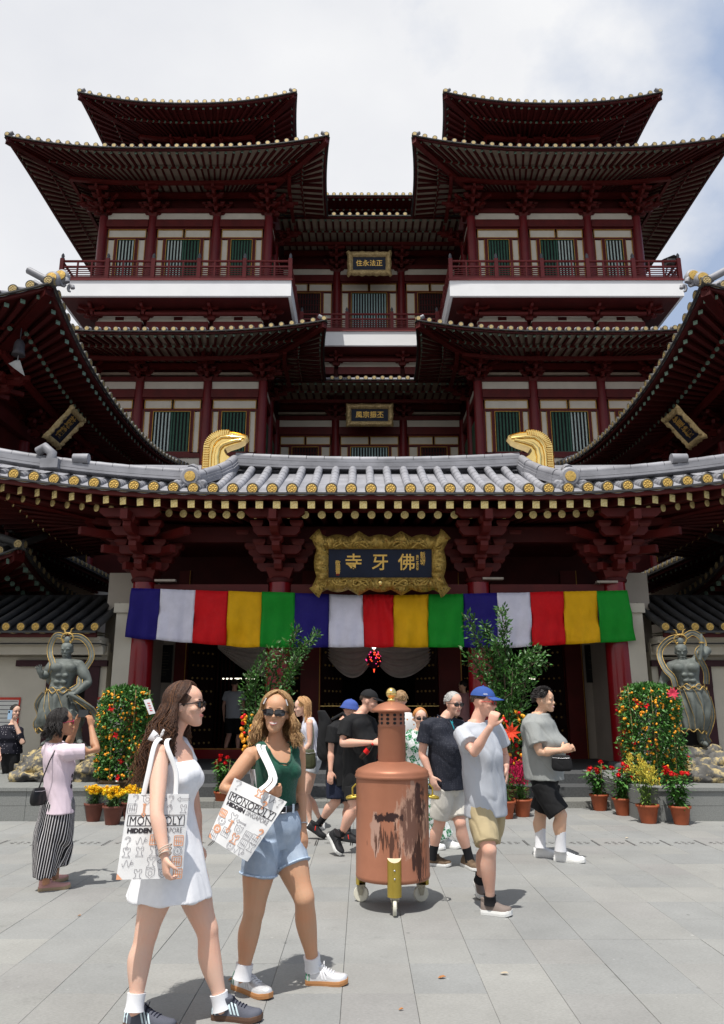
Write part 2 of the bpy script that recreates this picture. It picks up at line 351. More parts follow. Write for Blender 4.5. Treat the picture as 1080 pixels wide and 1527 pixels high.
# ------------------------------------------------------------------ eaves
def eave(root, A, B, inw, D, zin, lift0=.5, lift1=.5, c=4.5, flare=.25, sp=.346, rdisc=.1, hip0=True, hip1=True, indiv=False, rsp=.33, capm=None, discm=None, t_m=None, caps_gold=False, fly=.9, roll_len=.3, slope=.45, trim_inner=0, soff=beige, bracketed=None, rolls=True, bm=None, raft=True):
    A, B, inw = Vector(A), Vector(B), Vector(inw); L_ = (B - A).length; al = (B - A) / L_
    capm = capm or capgreen; discm = discm or capdull; t_m = t_m or tile
    def lf(s):
        a = max(0, 1 - s / c) if lift0 else 0; b = max(0, 1 - (L_ - s) / c) if lift1 else 0
        return lift0 * a ** 2.2 + lift1 * b ** 2.2, a ** 3, b ** 3
    def P(s, out=0):
        l, a, b = lf(s)
        return A + al * s + Vector((0, 0, l)) - inw * (flare * (a + b) * (1 if True else 0) + out) + al * (flare * (b - a))
    def Q(s):
        cf = min(c, L_ / 2.2); q = s
        if hip0 and s < cf: q = D + s * (cf - D) / cf if cf > D else D
        if hip1 and L_ - s < cf: q = L_ - (D + (L_ - s) * (cf - D) / cf if cf > D else D)
        return A + al * q + inw * D + Vector((0, 0, zin))
    up = Vector((0, 0, 1))
    def S(s, t, dz=0):
        p, q = P(s), Q(s); return p + (q - p) * t + up * dz
    # soffit board and fascia
    N = 40; sb = MB(); fb = MB(); tb = MB(); mid = MB()
    ss = [L_ * i / N for i in range(N + 1)]
    for a, b in zip(ss, ss[1:]):
        sb.add([S(a, .02, -.06), S(b, .02, -.06), S(b, 1, -.06), S(a, 1, -.06), S(a, .02, -.02), S(b, .02, -.02), S(b, 1, -.02), S(a, 1, -.02)], [(0,1,2,3),(7,6,5,4),(0,4,5,1)])
        fb.bar(S(a, .0, -.07), S(b, 0, -.07), .07, .115)
        tb.bar(P(a, .05) - up * .035, P(b, .05) - up * .035, .12, .035)
        mid.bar(S(a, fly / D + .01, -.19), S(b, fly / D + .01, -.19), .06, .06)
        mid.bar(S(a, .62, -.36), S(b, .62, -.36), .14, .14)
        mid.bar(S(a, .97, -.30), S(b, .97, -.30), .14, .24)
    sb.build('soffit', soff, root, kind='stuff'); fb.build('fascia', red if caps_gold else redd, root); tb.build('tile_batten', tiled, root); mid.build('purlin', bm or red, root, kind='stuff')
    # rafters
    n = int(L_ / rsp) if raft else 0; r1 = MB(); r2 = MB(); c1 = MB(); c2 = MB(); sqs = []; cis = []
    s_a = .15 if hip0 else .15
    for i in range(n + 1 if raft else 0):
        s = s_a + (L_ - 2 * s_a) * i / n
        dzr = -.20 if caps_gold or indiv else -.15; wr_ = .10 if indiv else .085; a = S(s, .035, dzr); b = S(s, (fly + .1) / D, dzr + .05); r1.bar(a, b, wr_, wr_ + .01)
        d = (b - a).normalized(); sqs.append((a - d * .006, d))
        s2 = s + (rsp / 2 if i < n else -rsp / 2)
        a = S(s2, fly / D, -.275 if indiv else -.20); b = S(s2, 1, -.14); r2.tube([a, b], .058 if indiv else .045, 8 if indiv else 6, cap=True, sm=True)
        d = (b - a).normalized(); cis.append((a - d * .006, d))
    if raft: r1.build('flying_rafters', bm or redd, root, kind='stuff'); r2.build('round_rafters', bm or redd, root, kind='stuff')
    sz = .066 if caps_gold else .05
    if not raft: pass
    elif indiv:
        q = MB(); q.box((-sz, -.008, -sz), (sz, .004, sz), 0); me1 = q.mesh('rafter_cap', [capm])
        q = MB(); q.lathe([(sz * 1.12, .01), (sz * 1.12, -.006), (sz * .6, -.008), (.001, -.008)], ax='y', n=14, sm=False); me2 = q.mesh('rafter_cap', [capm])
        for me_, lst in ((me1, sqs), (me2, cis)):
            for p, d in lst: link('rafter_cap', me_, root, M4=frame4(p, Vector((-d.y, d.x, 0)) * -1, d))
    else:
        for p, d in sqs:
            x = Vector((d.y, -d.x, 0)).normalized() * sz; z = up * sz; c1.add([p - x - z, p + x - z, p + x + z, p - x + z], [(0, 1, 2, 3)])
        for p, d in cis: c1.tube([p, p + d * .01], sz * 1.15, 8, cap=True)
        c1.build('rafter_caps', capm, root, kind='stuff')
    # hip beams
    hb = MB()
    for hf, s in ((hip0, .0), (hip1, L_)):
        if hf: hb = MB(); a = S(s, -.0, -.16); b = S(s, 1, -.25); hb.bar(a, b, .2, .26); hb.build('hip_rafter', red, root)
    # tile ends and rolls
    n = int(L_ / sp); dd = MB(); rr = MB(); dr = MB(); yd = MB(); disc = None
    if indiv:
        q = MB(); q.lathe([(rdisc, 0.05), (rdisc, -.005), (rdisc * .86, -.016), (rdisc * .8, -.008), (rdisc * .78, -.004)], ax='y', n=20, m=0, sm=False)
        q.lathe([(rdisc * .8, 0), (rdisc * .8, -.008), (.001, -.008)], ax='y', n=20, m=1, sm=False)
        q.lathe([(rdisc * .2, 0), (rdisc * .2, -.016), (.001, -.018)], ax='y', n=10, m=1, sm=False)
        for j in range(8):
            t = 2 * PI * j / 8; q.sph((rdisc * .48 * math.cos(t), -.008, rdisc * .48 * math.sin(t)), (rdisc * .17, .008, rdisc * .17), 6, 4, m=1)
        disc = q.mesh('tile_end', [endring, discm])
    for i in range(n + 1):
        s = .02 + (L_ - .04) * i / n; p = P(s, .08); l, _, _ = lf(s)
        if not indiv:
            q = MB(); xx = (al if abs(al.x) > .5 else al)
            dd.tube([p + up * .06, p + up * .06 + inw * .08], rdisc, 10, m=0, sm=False); dd.tube([p + up * .06 - inw * .008, p + up * .06], rdisc * .74, 10, m=1)
        else: link('tile_end', disc, root, M4=frame4(p + up * .06, al, inw))
        if rolls: rr.tube([p + up * .06 + inw * .03, p + up * (.06 + slope * roll_len * .5 - .02) + inw * roll_len * .5, p + up * (.06 + slope * roll_len) + inw * roll_len], rdisc * .78, 8)
        if i < n:     # curved drip tile between two ends
            s2 = s + (L_ - .04) / n; p2 = P(s2, .07); k = 5; pts = []
            p = P(s, .07)
            for j in range(k + 1):
                t = j / k; pts.append(lerp(p, p2, t) - up * (.005 + .04 * math.sin(PI * t)))
            for j in range(k):
                yd.add([pts[j] - up*.018, pts[j+1] - up*.018, pts[j+1] + up*.012, pts[j] + up*.012], [(0,1,2,3)], 1)
                yd.add([pts[j] - up*.03, pts[j+1] - up*.03, pts[j+1] + up*.03, pts[j] + up*.03, pts[j] + inw*.2+up*.1, pts[j+1] + inw*.2+up*.1], [(3,2,5,4)], 0)
                q0, q1 = pts[j] + inw * .004, pts[j + 1] + inw * .004
                yd.add([q0 - up*.032, q1 - up*.032, q1 + up*.03, q0 + up*.03], [(0,1,2,3)], 0)
    if dd.v: dd.build('tile_ends', [endring, discm], root, kind='stuff')
    if rr.v: rr.build('tile_rolls', t_m, root, kind='stuff')
    yd.build('drip_tiles', [t_m if indiv else endring, goldtrim if not indiv else golddisc], root, kind='stuff')
    # roof plane behind
    rp_ = MB()
    for a, b in zip(ss, ss[1:]):
        k0, k1 = P(a, .05), P(b, .05); i0, i1 = Q(a) + up * (slope * D), Q(b) + up * (slope * D)
        rp_.add([k0, k1, i1, i0], [(0, 1, 2, 3)])
    rp_.build('roof_slope', t_m, root)
    return P, Q, S
def bracket(sc_=1.0, tiers=3, diag=False, ext=.35):
    b = MB()
    def arm(cx, cy, z, w, ax, th=.13, h=.15):
        for (p0) in (0,):
            prof = [(-w, h), (-w, h*.5), (-w*.82, .0), (w*.82, 0), (w, h*.5), (w, h)]
            if ax == 'x': pts = [(cx + q, cy - th/2, z + r) for q, r in prof]; off = (0, th, 0)
            else: pts = [(cx - th/2, cy + q, z + r) for q, r in prof]; off = (th, 0, 0)
            b.prism(pts, off)
    def cup(x, y, z, s=.11, h=.1):
        b.add([(x-s*.7,y-s*.7,z),(x+s*.7,y-s*.7,z),(x+s*.7,y+s*.7,z),(x-s*.7,y+s*.7,z),(x-s,y-s,z+h*.5),(x+s,y-s,z+h*.5),(x+s,y+s,z+h*.5),(x-s,y+s,z+h*.5),(x-s,y-s,z+h),(x+s,y-s,z+h),(x+s,y+s,z+h),(x-s,y+s,z+h)],
              [(0,3,2,1),(0,1,5,4),(1,2,6,5),(2,3,7,6),(3,0,4,7),(4,5,9,8),(5,6,10,9),(6,7,11,10),(7,4,8,11),(8,9,10,11)])
    b.add([(-.17,-.17,-.02),(.17,-.17,-.02),(.17,.17,-.02),(-.17,.17,-.02),(-.25,-.25,.18),(.25,-.25,.18),(.25,.25,.18),(-.25,.25,.18)], [(0,3,2,1),(4,5,6,7),(0,1,5,4),(1,2,6,5),(2,3,7,6),(3,0,4,7)])
    z = .12
    for k in range(tiers):
        o = .38 * (k + 1); arm(0, -o / 2, z, o / 2 + .16, 'y')
        arm(0, 0, z + .02, .42 + .16 * k, 'x')
        cup(0, -o, z + .15)
        for sx in (-1, 1): cup(sx * (.38 + .16 * k), 0, z + .17)
        if k: 
            arm(0, -.38 * k, z + .02, .40, 'x')
            for sx in (-1, 1): cup(sx * .34, -.38 * k, z + .17)
        if diag:
            for sx in (-1, 1): b.bar((0, 0, z + .08), (sx * o * .8, -o * .8, z + .08), .11, .13)
        z += .25
    o = .38 * tiers
    arm(0, -o, z, .5, 'x')
    b.bar((0, .1, z + .06), (0, -o - ext, z - .02), .12, .16)
    b.v = [(x * sc_, y * sc_, zz * sc_) for x, y, zz in b.v]
    return b
# ================================================================== main hall: two towers and a recessed centre
hall = empty('temple_hall', (X0, 28, 0), 'tall dark red temple hall with two balconied towers and tiered upturned roofs', 'temple')
hall_off = None
class Loc:      # children are given in world coordinates
    pass
hroot = hall
def hp(o): o.matrix_parent_inverse = Matrix.Translation(-hall.location); return o
_b = MB.build
YW, YC = 28.0, 32.25
TX = [-10.9, -8.83, -6.13, -3.94]                      # left tower columns
RX = [2 * X0 - x for x in TX][::-1]
CX = [X0 - 1.53, X0 + 1.53]
ZF = [zat(418, 26.85), zat(441, 26.85)]                # balcony slab top, bottom
Zc_top = zat(325, YW); Zlow_floor = 10.0
hall.location = (0, 0, 0)
core = MB()
core.box((-10.7, YW + .18, 0), (-4.1, 41, 24.8)); core.box((2*X0+4.1, YW + .18, 0), (2*X0+10.7, 41, 24.8)); core.box((-4.2, YC + .18, 0), (2*X0 + 4.2, 41, 24.0))
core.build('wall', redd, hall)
br_mid = bracket(.82, 3).mesh('bracket_set', [red]); br_cor = bracket(.82, 3, True).mesh('bracket_set', [red]); br_low = bracket(.82, 2, ext=.1).mesh('bracket_set', [red]); br_lowc = bracket(.82, 2, True, ext=.1).mesh('bracket_set', [red])
def rotz(a): return Matrix.Rotation(a, 4, 'Z')
def brackets(pts, z, me, a=0):
    for x, y in pts: link('bracket_set', me, hall, M4=Matrix.Translation((x, y, z)) @ rotz(a))
slat_cache = {}
def window(x0, x1, z0, z1, Y, kinds, nrm=-1, framem=None):
    """shuttered window; kinds: list over its halves of 'pale' 'dark' 'teal' 'lattice'"""
    f = MB(); t = .05; y0 = Y - .06
    f.box((x0 - t, y0, z0 - t), (x0, Y + .02, z1 + t)); f.box((x1, y0, z0 - t), (x1 + t, Y + .02, z1 + t)); f.box((x0, y0, z1), (x1, Y + .02, z1 + t)); f.box((x0, y0, z0 - t), (x1, Y + .02, z0))
    for a, b, c, d in ((x0 - .004, x0 + .016, z0, z1), (x1 - .016, x1 + .004, z0, z1), (x0, x1, z1 - .016, z1 + .004)):
        f.box((a, y0 - .006, c), (b, y0 + .01, d), 1)
    wn_ = f.build('window', [red, goldtrim], hall)
    p = MB(); p.box((x0, Y + .01, z0), (x1, Y + .03, z1)); 
    wd = (x1 - x0) / len(kinds)
    p.build('pane', dark if kinds[0] != 'teal' else dark, wn_)
    for i, k in enumerate(kinds):
        a = x0 + i * wd; s = MB(); n = max(3, int(wd / .125)); m = {'pale': greyslat, 'dark': green, 'teal': tealm, 'lattice': redd}[k]
        s.box((a, Y - .03, z0), (a + .03, Y + .012, z1)); s.box((a + wd - .03, Y - .03, z0), (a + wd, Y + .012, z1)); s.box((a + .03, Y - .028, z1 - .03), (a + wd - .03, Y + .012, z1)); s.box((a + .03, Y - .028, z0), (a + wd - .03, Y + .012, z0 + .03))
        for j in range(n):
            c = a + .03 + (wd - .06) * (j + .5) / n; r = .026 if k != 'dark' else .032
            s.box((c - r, Y - .02, z0 + .03), (c + r, Y + .005, z1 - .03), 1)
        if k == 'lattice':
            for q in range(1, 6): zz = z0 + (z1 - z0) * q / 6; s.box((a + .03, Y - .026, zz - .02), (a + wd - .03, Y + .004, zz + .02))
        s.build('shutter', [green if k != 'lattice' else redd, m], wn_)
tealm = mat('teal_pale_slat', (.30, .42, .42), .5, scale=3, var=.1)
def storey(cols, Y, zc0, zc1, bands, wins, colr=.19, sillz=None, glass=None):
    zb = bands     # (white0, white1, beam0, beam1, pan0, pan1, win_top, win_bottom)
    for x in cols:
        c = MB(); c.lathe([(colr, zc0), (colr, lerp(zc0, zc1, .7)), (colr * .93, zc1)], (x, Y, 0), 20); c.build('column', redp2, hall)
    for i, (a, b) in enumerate(zip(cols, cols[1:])):
        a2, b2 = a + colr - .03, b - colr + .03; bm = MB()
        bm.box((a2, Y - .12, zb[2]), (b2, Y + .2, zb[3])); bm.box((a2, Y - .05, zb[3]), (b2, Y + .1, zb[0])); bm.box((a2, Y - .1, zb[1]), (b2, Y + .2, zb[1] + .18))
        bm.box((a2, Y - .04, zb[5] + .02), (b2, Y + .1, zb[2] - .003)); bm.box((a2, Y - .043, zb[6] + .02), (b2, Y + .1, zb[4] - .02))
        bm.build('beam', red, hall)
        p = MB(); p.box((a2, Y - .02, zb[0]), (b2, Y + .15, zb[1])); p.build('plaster_panel', cream, hall)
        np_ = 2 if wins[i][0] == 2 else 1
        for k in range(np_):
            pa = lerp(a2 + .09, b2 - .09, k / np_) + (.05 if k else 0); pb = lerp(a2 + .09, b2 - .09, (k + 1) / np_) - (.05 if k < np_ - 1 else 0)
            p = MB(); p.box((pa, Y + .01, zb[4]), (pb, Y + .15, zb[5]))
            for q in ((pa, pb, zb[5] - .014, zb[5] + .01), (pa, pb, zb[4] - .01, zb[4] + .014), (pa - .01, pa + .012, zb[4], zb[5]), (pb - .012, pb + .01, zb[4], zb[5])): p.box((q[0], Y - .03, q[2]), (q[1], Y + .02, q[3]), 1)
            p.build('plaster_panel', [cream, goldtrim], hall)
        # window with white strips at both sides
        kd = wins[i][2]; fr = wins[i][1]; c_ = (a2 + b2) / 2 + wins[i][3] if len(wins[i]) > 3 else (a2 + b2) / 2; hw = (b2 - a2) * fr / 2
        window(c_ - hw, c_ + hw, zb[7], zb[6], Y, kd)
        for sa, sb_ in ((a2 + .1, c_ - hw - .14), (c_ + hw + .14, b2 - .1)):
            if sb_ - sa > .08:
                p = MB(); p.box((sa, Y + .01, zb[7]), (sb_, Y + .15, zb[6]))
                p.box((sa - .01, Y - .03, zb[7]), (sa + .01, Y + .02, zb[6]), 1); p.box((sb_ - .01, Y - .03, zb[7]), (sb_ + .01, Y + .02, zb[6]), 1); p.build('plaster_panel', [cream, goldtrim], hall)
            bm = MB()
            if sb_ - sa > .08:
                if sa < c_: bm.box((sb_ + .01, Y - .04, zb[7]), (c_ - hw - .052, Y + .1, zb[6] + .02)); bm.box((a2, Y - .041, zb[7]), (sa - .012, Y + .1, zb[6] + .02))
                else: bm.box((c_ + hw + .052, Y - .04, zb[7]), (sa - .01, Y + .1, zb[6] + .02)); bm.box((sb_ + .012, Y - .041, zb[7]), (b2, Y + .1, zb[6] + .02))
                bm.build('window_post', red, hall)
        bm = MB(); bm.box((a2, Y - .07, zb[7] - .25), (b2, Y + .15, zb[7] - .052)); bm.build('sill', red, hall)
        if sillz is not None: p = MB(); p.box((a2, Y - .02, sillz), (b2, Y + .15, zb[7] - .252)); p.build('plaster_panel', cream, hall)
redp2 = mat('red_column_faded', (.13, .010, .012), .4, scale=2, var=.12)
z = lambda v: zat(v, YW)
Bt = (z(328.5), z(318.5), z(340), z(329.5), z(354.5), z(343), z(358), z(417))
Bl = (z(580.5), z(569.5), z(594), z(582), z(609.5), z(597), z(614), z(674))
tw_win = [(1, .42, ['pale']), (2, .60, ['pale', 'dark']), (1, .48, ['dark'])]
tw_wl = [(1, .5, ['pale']), (2, .62, ['pale', 'dark']), (1, .52, ['dark'])]
mir = lambda w: [(a[0], a[1], a[2][::-1]) for a in w][::-1]
for cols, wt, wl in ((TX, tw_win, tw_wl), (RX, mir(tw_win), mir(tw_wl))):
    storey(cols, YW, ZF[0], Zc_top, Bt, wt); storey(cols, YW, 8.5, z(570), Bl, wl, sillz=z(700))
CC = [-3.9, CX[0], CX[1], 2 * X0 + 3.9]
cw = [(2, .5, ['lattice']), (2, .62, ['teal']), (2, .5, ['lattice'])]
storey(CC, YC, ZF[0], Zc_top, Bt, cw); storey(CC, YC, 8.5, z(570), Bl, cw, sillz=z(700))
# inner side walls of the towers
for sx, xs in ((1, TX[3]), (-1, RX[0])):
    for bands, z0, z1 in ((Bt, ZF[0], Zc_top), (Bl, 8.5, z(570))):
        for yy in (30.1,):
            c = MB(); c.lathe([(.19, z0), (.18, z1)], (xs, yy, 0), 16); c.build('column', redp2, hall)
        for ya, yb in ((28.2, 29.9), (30.3, 32.1)):
            m_ = MB(); m_.box((xs - .1, ya, bands[2]), (xs + .1, yb, bands[3])); m_.build('beam', red, hall)
            p = MB(); p.box((xs - .05, ya, bands[0]), (xs + .05, yb, bands[1])); p.build('plaster_panel', cream, hall)
            p = MB(); p.box((xs - .04, ya + .2, bands[7]), (xs + .04, yb - .2, bands[6])); p.build('side_shutter', green, hall)
# bracket rows
zb_t = Zc_top; zb_l = z(570); zb_m = z(480) + .05
for cols, a in ((TX, 0), (RX, 0)):
    for zz in (zb_t, zb_l, zb_m):
        for i, x in enumerate(cols):
            cor = i in (0, 3); link('bracket_set', (br_lowc if cor else br_low) if zz == zb_m else br_cor if cor else br_mid, hall, (x, YW, zz))
for zz in (zb_t, zb_l, zb_m):
    for x in CX: link('bracket_set', br_low if zz == zb_m else br_mid, hall, (x, YC, zz))
    for sgn, xs in ((1, TX[3]), (-1, RX[0])):
        for yy in (28.0, 30.1): link('bracket_set', br_low if zz == zb_m else br_mid, hall, M4=Matrix.Translation((xs, yy, zz)) @ rotz(sgn * PI / 2))
    for sgn, xs in ((-1, TX[0]), (1, RX[3])):
        for yy in (28.0, 30.5, 33): link('bracket_set', br_low if zz == zb_m else br_mid, hall, M4=Matrix.Translation((xs, yy, zz)) @ rotz(sgn * PI / 2))
# walls of the bracket zones (white between the brackets under the balcony)
for cols, Y in ((TX, YW), (RX, YW), (CC, YC)):
    for a, b in zip(cols, cols[1:]):
        p = MB(); p.box((a + .1, Y - .02, z(482)), (b - .1, Y + .15, ZF[1] - .25)); p.build('plaster_panel', cream, hall)
        p = MB(); p.box((a + .1, Y - .14, z(482) - .35), (b - .1, Y + .15, z(482))); p.box((a + .1, Y - .1, ZF[1] - .25), (b - .1, Y + .15, ZF[1] - .02)); p.box((a + .1, Y - .4, ZF[1] - .4), (b - .1, Y - .25, ZF[1] - .28)); p.build('beam', red, hall)
        if Y == YW:
            c = (a + b) / 2 ; p = MB(); p.box((c - .22, Y - .05, z(482) + .06), (c + .22, Y - .01, z(482) + .3)); p.box((c - .18, Y - .055, z(482) + .1), (c + .18, Y - .045, z(482) + .26), 1); p.build('vent', [cream, redd], hall)
        for zz in (Zc_top, z(570)):
            p = MB(); p.box((a + .1, Y - .02, zz + .32), (b - .1, Y + .15, zz + .42)); p.build('plaster_panel', beige, hall)
# balconies
def railing(root, p, q, n, z0, h=.84, fin=True, skip0=False):
    p, q = Vector(p), Vector(q); p.z = q.z = z0; r = empty('railing', (0, 0, 0), parent=root); d = (q - p).normalized(); u = Vector((0, 0, 1))
    for i in range(n + 1):
        c = lerp(p, q, i / n); m_ = MB(); s = .075
        m_.box((c.x - s, c.y - s, z0), (c.x + s, c.y + s, z0 + h + .1))
        if fin: m_.lathe([(.075, 0), (.085, .03), (.04, .06), (.07, .12), (.05, .2), (.005, .27)], (c.x, c.y, z0 + h + .1), 8, m=1)
        if not (skip0 and i == 0): m_.build('post', [redrail, greyfin], r)
        if i < n:
            a, b = c + d * .08, lerp(p, q, (i + 1) / n) - d * .08; m_ = MB()
            m_.tube([a + u * h, b + u * h], .05, 8); m_.bar(a + u * (h - .25), b + u * (h - .25), .07, .07); m_.bar(a + u * .08, b + u * .08, .1, .12)
            for k in range(4): m_.bar(a + u * (.2 + k * .09), b + u * (.2 + k * .09), .035, .025)
            mdp = lerp(a, b, .5)
            for t in (0.33, .67): cc = lerp(a, b, t); m_.bar(cc + u * .1, cc + u * h, .06, .06)
            m_.build('rail', redrail, r)
greyfin = mat('grey_finial', (.09, .09, .1), .5, var=.2)
def balcony(x0, x1, y0, y1, nf, ns, sides):
    b = MB(); b.box((x0, y0, ZF[1]), (x1, y1, ZF[0])); b.build('balcony_slab', white, hall)
    b = MB(); b.box((x0 - .05, y0 - .05, ZF[0]), (x1 + .05, y1, ZF[0] + .05)); b.build('balcony_edge', redrail, hall)
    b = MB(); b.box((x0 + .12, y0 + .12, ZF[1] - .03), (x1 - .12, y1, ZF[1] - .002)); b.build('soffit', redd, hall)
    z0 = ZF[0] + .05
    railing(hall, (x0 + .06, y0 + .06, 0), (x1 - .06, y0 + .06, 0), nf, z0)
    for s in sides:
        x = x0 + .06 if s < 0 else x1 - .06; railing(hall, (x, y0 + .06, 0), (x, y1, 0), ns, z0, fin=False, skip0=True)
balcony(TX[0] - 1.14, TX[3] + 1.14, 26.85, 41, 5, 4, (-1,)); balcony(RX[0] - 1.14, RX[3] + 1.14, 26.85, 41, 5, 4, (1,))
railing(hall, (TX[3] + 1.08, 26.91, 0), (TX[3] + 1.08, 31.1, 0), 2, ZF[0] + .05, fin=False, skip0=True); railing(hall, (RX[0] - 1.08, 26.91, 0), (RX[0] - 1.08, 31.1, 0), 2, ZF[0] + .05, fin=False, skip0=True)
balcony(TX[3] + 1.15, RX[0] - 1.15, 31.1, 32.5, 3, 1, ())
# roofs
def roofpart(name='roof'): return empty(name, (0, 0, 0), parent=hall)
for zf, D, o, lf_ in ((zat(221, 25.3), 2.7, 2.7, .34), (zat(494, 25.3), 2.7, 2.7, .30)):
    oi = 2.33
    for cols in (TX, RX):
        left = cols is TX; xa, xb = cols[0] - (o if left else oi), cols[3] + (oi if left else o)
        eave(roofpart(), (xa, YW - o, zf), (xb, YW - o, zf), (0, 1, 0), D, .12, lf_, lf_, c=5)
        xi = xb if left else xa; xo = xa if left else xb; s = -1 if left else 1
        # inner side, hip in front and a valley behind
        if left: eave(roofpart(), (xi, YW - o, zf), (xi, YC - o, zf), (-1, 0, 0), oi, .12, lf_, 0, c=4, hip1=False)
        else: eave(roofpart(), (xi, YC - o, zf), (xi, YW - o, zf), (1, 0, 0), oi, .12, 0, lf_, c=4, hip0=False)
        if left: eave(roofpart(), (xo, 41, zf), (xo, YW - o, zf), (1, 0, 0), D, .12, 0, lf_, c=5, hip0=False)
        else: eave(roofpart(), (xo, YW - o, zf), (xo, 41, zf), (-1, 0, 0), D, .12, lf_, 0, c=5, hip1=False)
    eave(roofpart(), (TX[3] + .2, YC - o, zf - .01), (RX[0] - .2, YC - o, zf - .01), (0, 1, 0), D, .12, 0, 0, hip0=False, hip1=False)
# uppermost roofs
zt = zat(155, 26.9)
for sgn in (-1, 1):
    xa, xb = (-11.68, -3.08) if sgn < 0 else (2 * X0 + 3.08, 2 * X0 + 11.68)
    eave(roofpart(), (xa, 26.9, zt), (xb, 26.9, zt), (0, 1, 0), 3, .2, .34, .34, c=4.5, soff=redd)
    for x_, iw in ((xa, 1), (xb, -1)):
        if iw > 0: eave(roofpart(), (xa, 36, zt), (xa, 26.9, zt), (1, 0, 0), 3, .2, .34, .34, c=4.5, soff=redd)
        else: eave(roofpart(), (xb, 26.9, zt), (xb, 36, zt), (-1, 0, 0), 3, .2, .34, .34, c=4.5, soff=redd)
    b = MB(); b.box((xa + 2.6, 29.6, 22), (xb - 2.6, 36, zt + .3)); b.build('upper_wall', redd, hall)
    b = MB(); za = zt + 1.5; zr = zt + 3.2; cx = (xa + xb) / 2
    b.add([(xa + 3, 29.9, za), (xb - 3, 29.9, za), (xb - 3, 34, za), (xa + 3, 34, za), (cx - 1.2, 32, zr), (cx + 1.2, 32, zr)], [(0, 1, 5, 4), (1, 2, 5), (2, 3, 4, 5), (3, 0, 4)]); b.build('roof_slope', tile, hall)
    for xx in (xa + 3.2, cx, xb - 3.2): 
        link('bracket_set', br_mid, hall, (xx, 29.6, zt - 1.0))
eave(roofpart(), (-3.2, 33.3, zat(292, 33.3)), (2 * X0 + 3.2, 33.3, zat(292, 33.3)), (0, 1, 0), 2.5, .12, 0, 0, hip0=False, hip1=False, soff=redd)
b = MB(); b.box((-3.6, 35.4, 20), (2 * X0 + 3.6, 36, zat(292, 33.3) + .1)); b.build('upper_wall', redd, hall)
# small stone lantern-like loudspeaker housing on the right balcony rail
# plaques
def blob_frame(w, h, d, n, amp, mats, name='frame', bez=.46):
    """carved wavy picture frame standing in local XZ, facing -Y"""
    q = MB(); W, H = w / 2, h / 2; iw, ih = W - H * bez * (1.0 if w > 1.3 * h else .55), H * (1 - bez * (1 if w > 1.3 * h else .6))
    def outer(t):    # rectangle with scallops
        per = 2 * (w + h); s = t * per; 
        if s < w: x, y_, k = -W + s, -H, s / w
        elif s < w + h: x, y_, k = W, -H + (s - w), (s - w) / h
        elif s < 2 * w + h: x, y_, k = W - (s - w - h), H, (s - w - h) / w
        else: x, y_, k = -W, H - (s - 2 * w - h), (s - 2 * w - h) / h
        side_w = abs(abs(y_) - H) < 1e-6
        lobes = 3 if side_w else 1
        sc1 = amp * (abs(math.sin(PI * lobes * k)) * 1.2 - (.85 if 0.03 < k < .97 else -.9))
        return (x + (0 if side_w else math.copysign(sc1, x)), y_ + (math.copysign(sc1, y_) if side_w else 0))
    N = n; ring = []; R3 = 5
    for i in range(N):
        o = outer(i / N); inn = (max(-iw, min(iw, o[0])), max(-ih, min(ih, o[1])))
        for j in range(R3 + 1):
            t = j / R3; x = lerp(inn[0], o[0], t); z_ = lerp(inn[1], o[1], t)
            dep = -d * (.25 + .75 * math.sin(PI * min(1, t * 1.05)) ** .6) + (noise.noise(Vector((x * 14 / h, z_ * 14 / h, 1))) * d * .6 + noise.noise(Vector((x * 34 / h, z_ * 34 / h, 5))) * d * .4) * (1 if 0 < j < R3 else 0)
            if j == R3: dep = 0
            ring.append((x, dep, z_))
    k = R3 + 1
    q.add(ring, [(i*k+j, i*k+j+1, ((i+1) % N)*k+j+1, ((i+1) % N)*k+j) for i in range(N) for j in range(R3)], 0, True)
    return q, iw, ih
def plaque(cen, xdir, updir, w, h, body, label, chars_h, colr=1, vertical=False, extra=None, cat='plaque', n=140, amp=.10, fm=None, sm=1.0):
    y = Vector(xdir).normalized().cross(Vector(updir).normalized()) * -1     # into the wall
    X = Vector(xdir).normalized(); Z = Vector(updir).normalized(); Yv = Z.cross(X)
    M4 = Matrix(((X.x, Yv.x, Z.x, cen[0]), (X.y, Yv.y, Z.y, cen[1]), (X.z, Yv.z, Z.z, cen[2]), (0, 0, 0, 1)))
    root = empty('name_plaque', (0, 0, 0), label, cat); root.matrix_basis = M4
    q, iw, ih = blob_frame(w, h, .09 * sm, n, amp * h, None); q.build('frame', fm or carved, root)
    b = MB(); b.box((-iw, -.012, -ih), (iw, .05, ih)); b.build('board', navy, root)
    tl = []
    for ch, x, z_, s in body:
        me = text_mesh(ch, s, .006, .0035 * s / .3, goldflat)
        o = link('character', me, root, M4=Matrix.Translation((x, -.02, z_)) @ Matrix.Rotation(PI / 2, 4, 'X'))
    return root
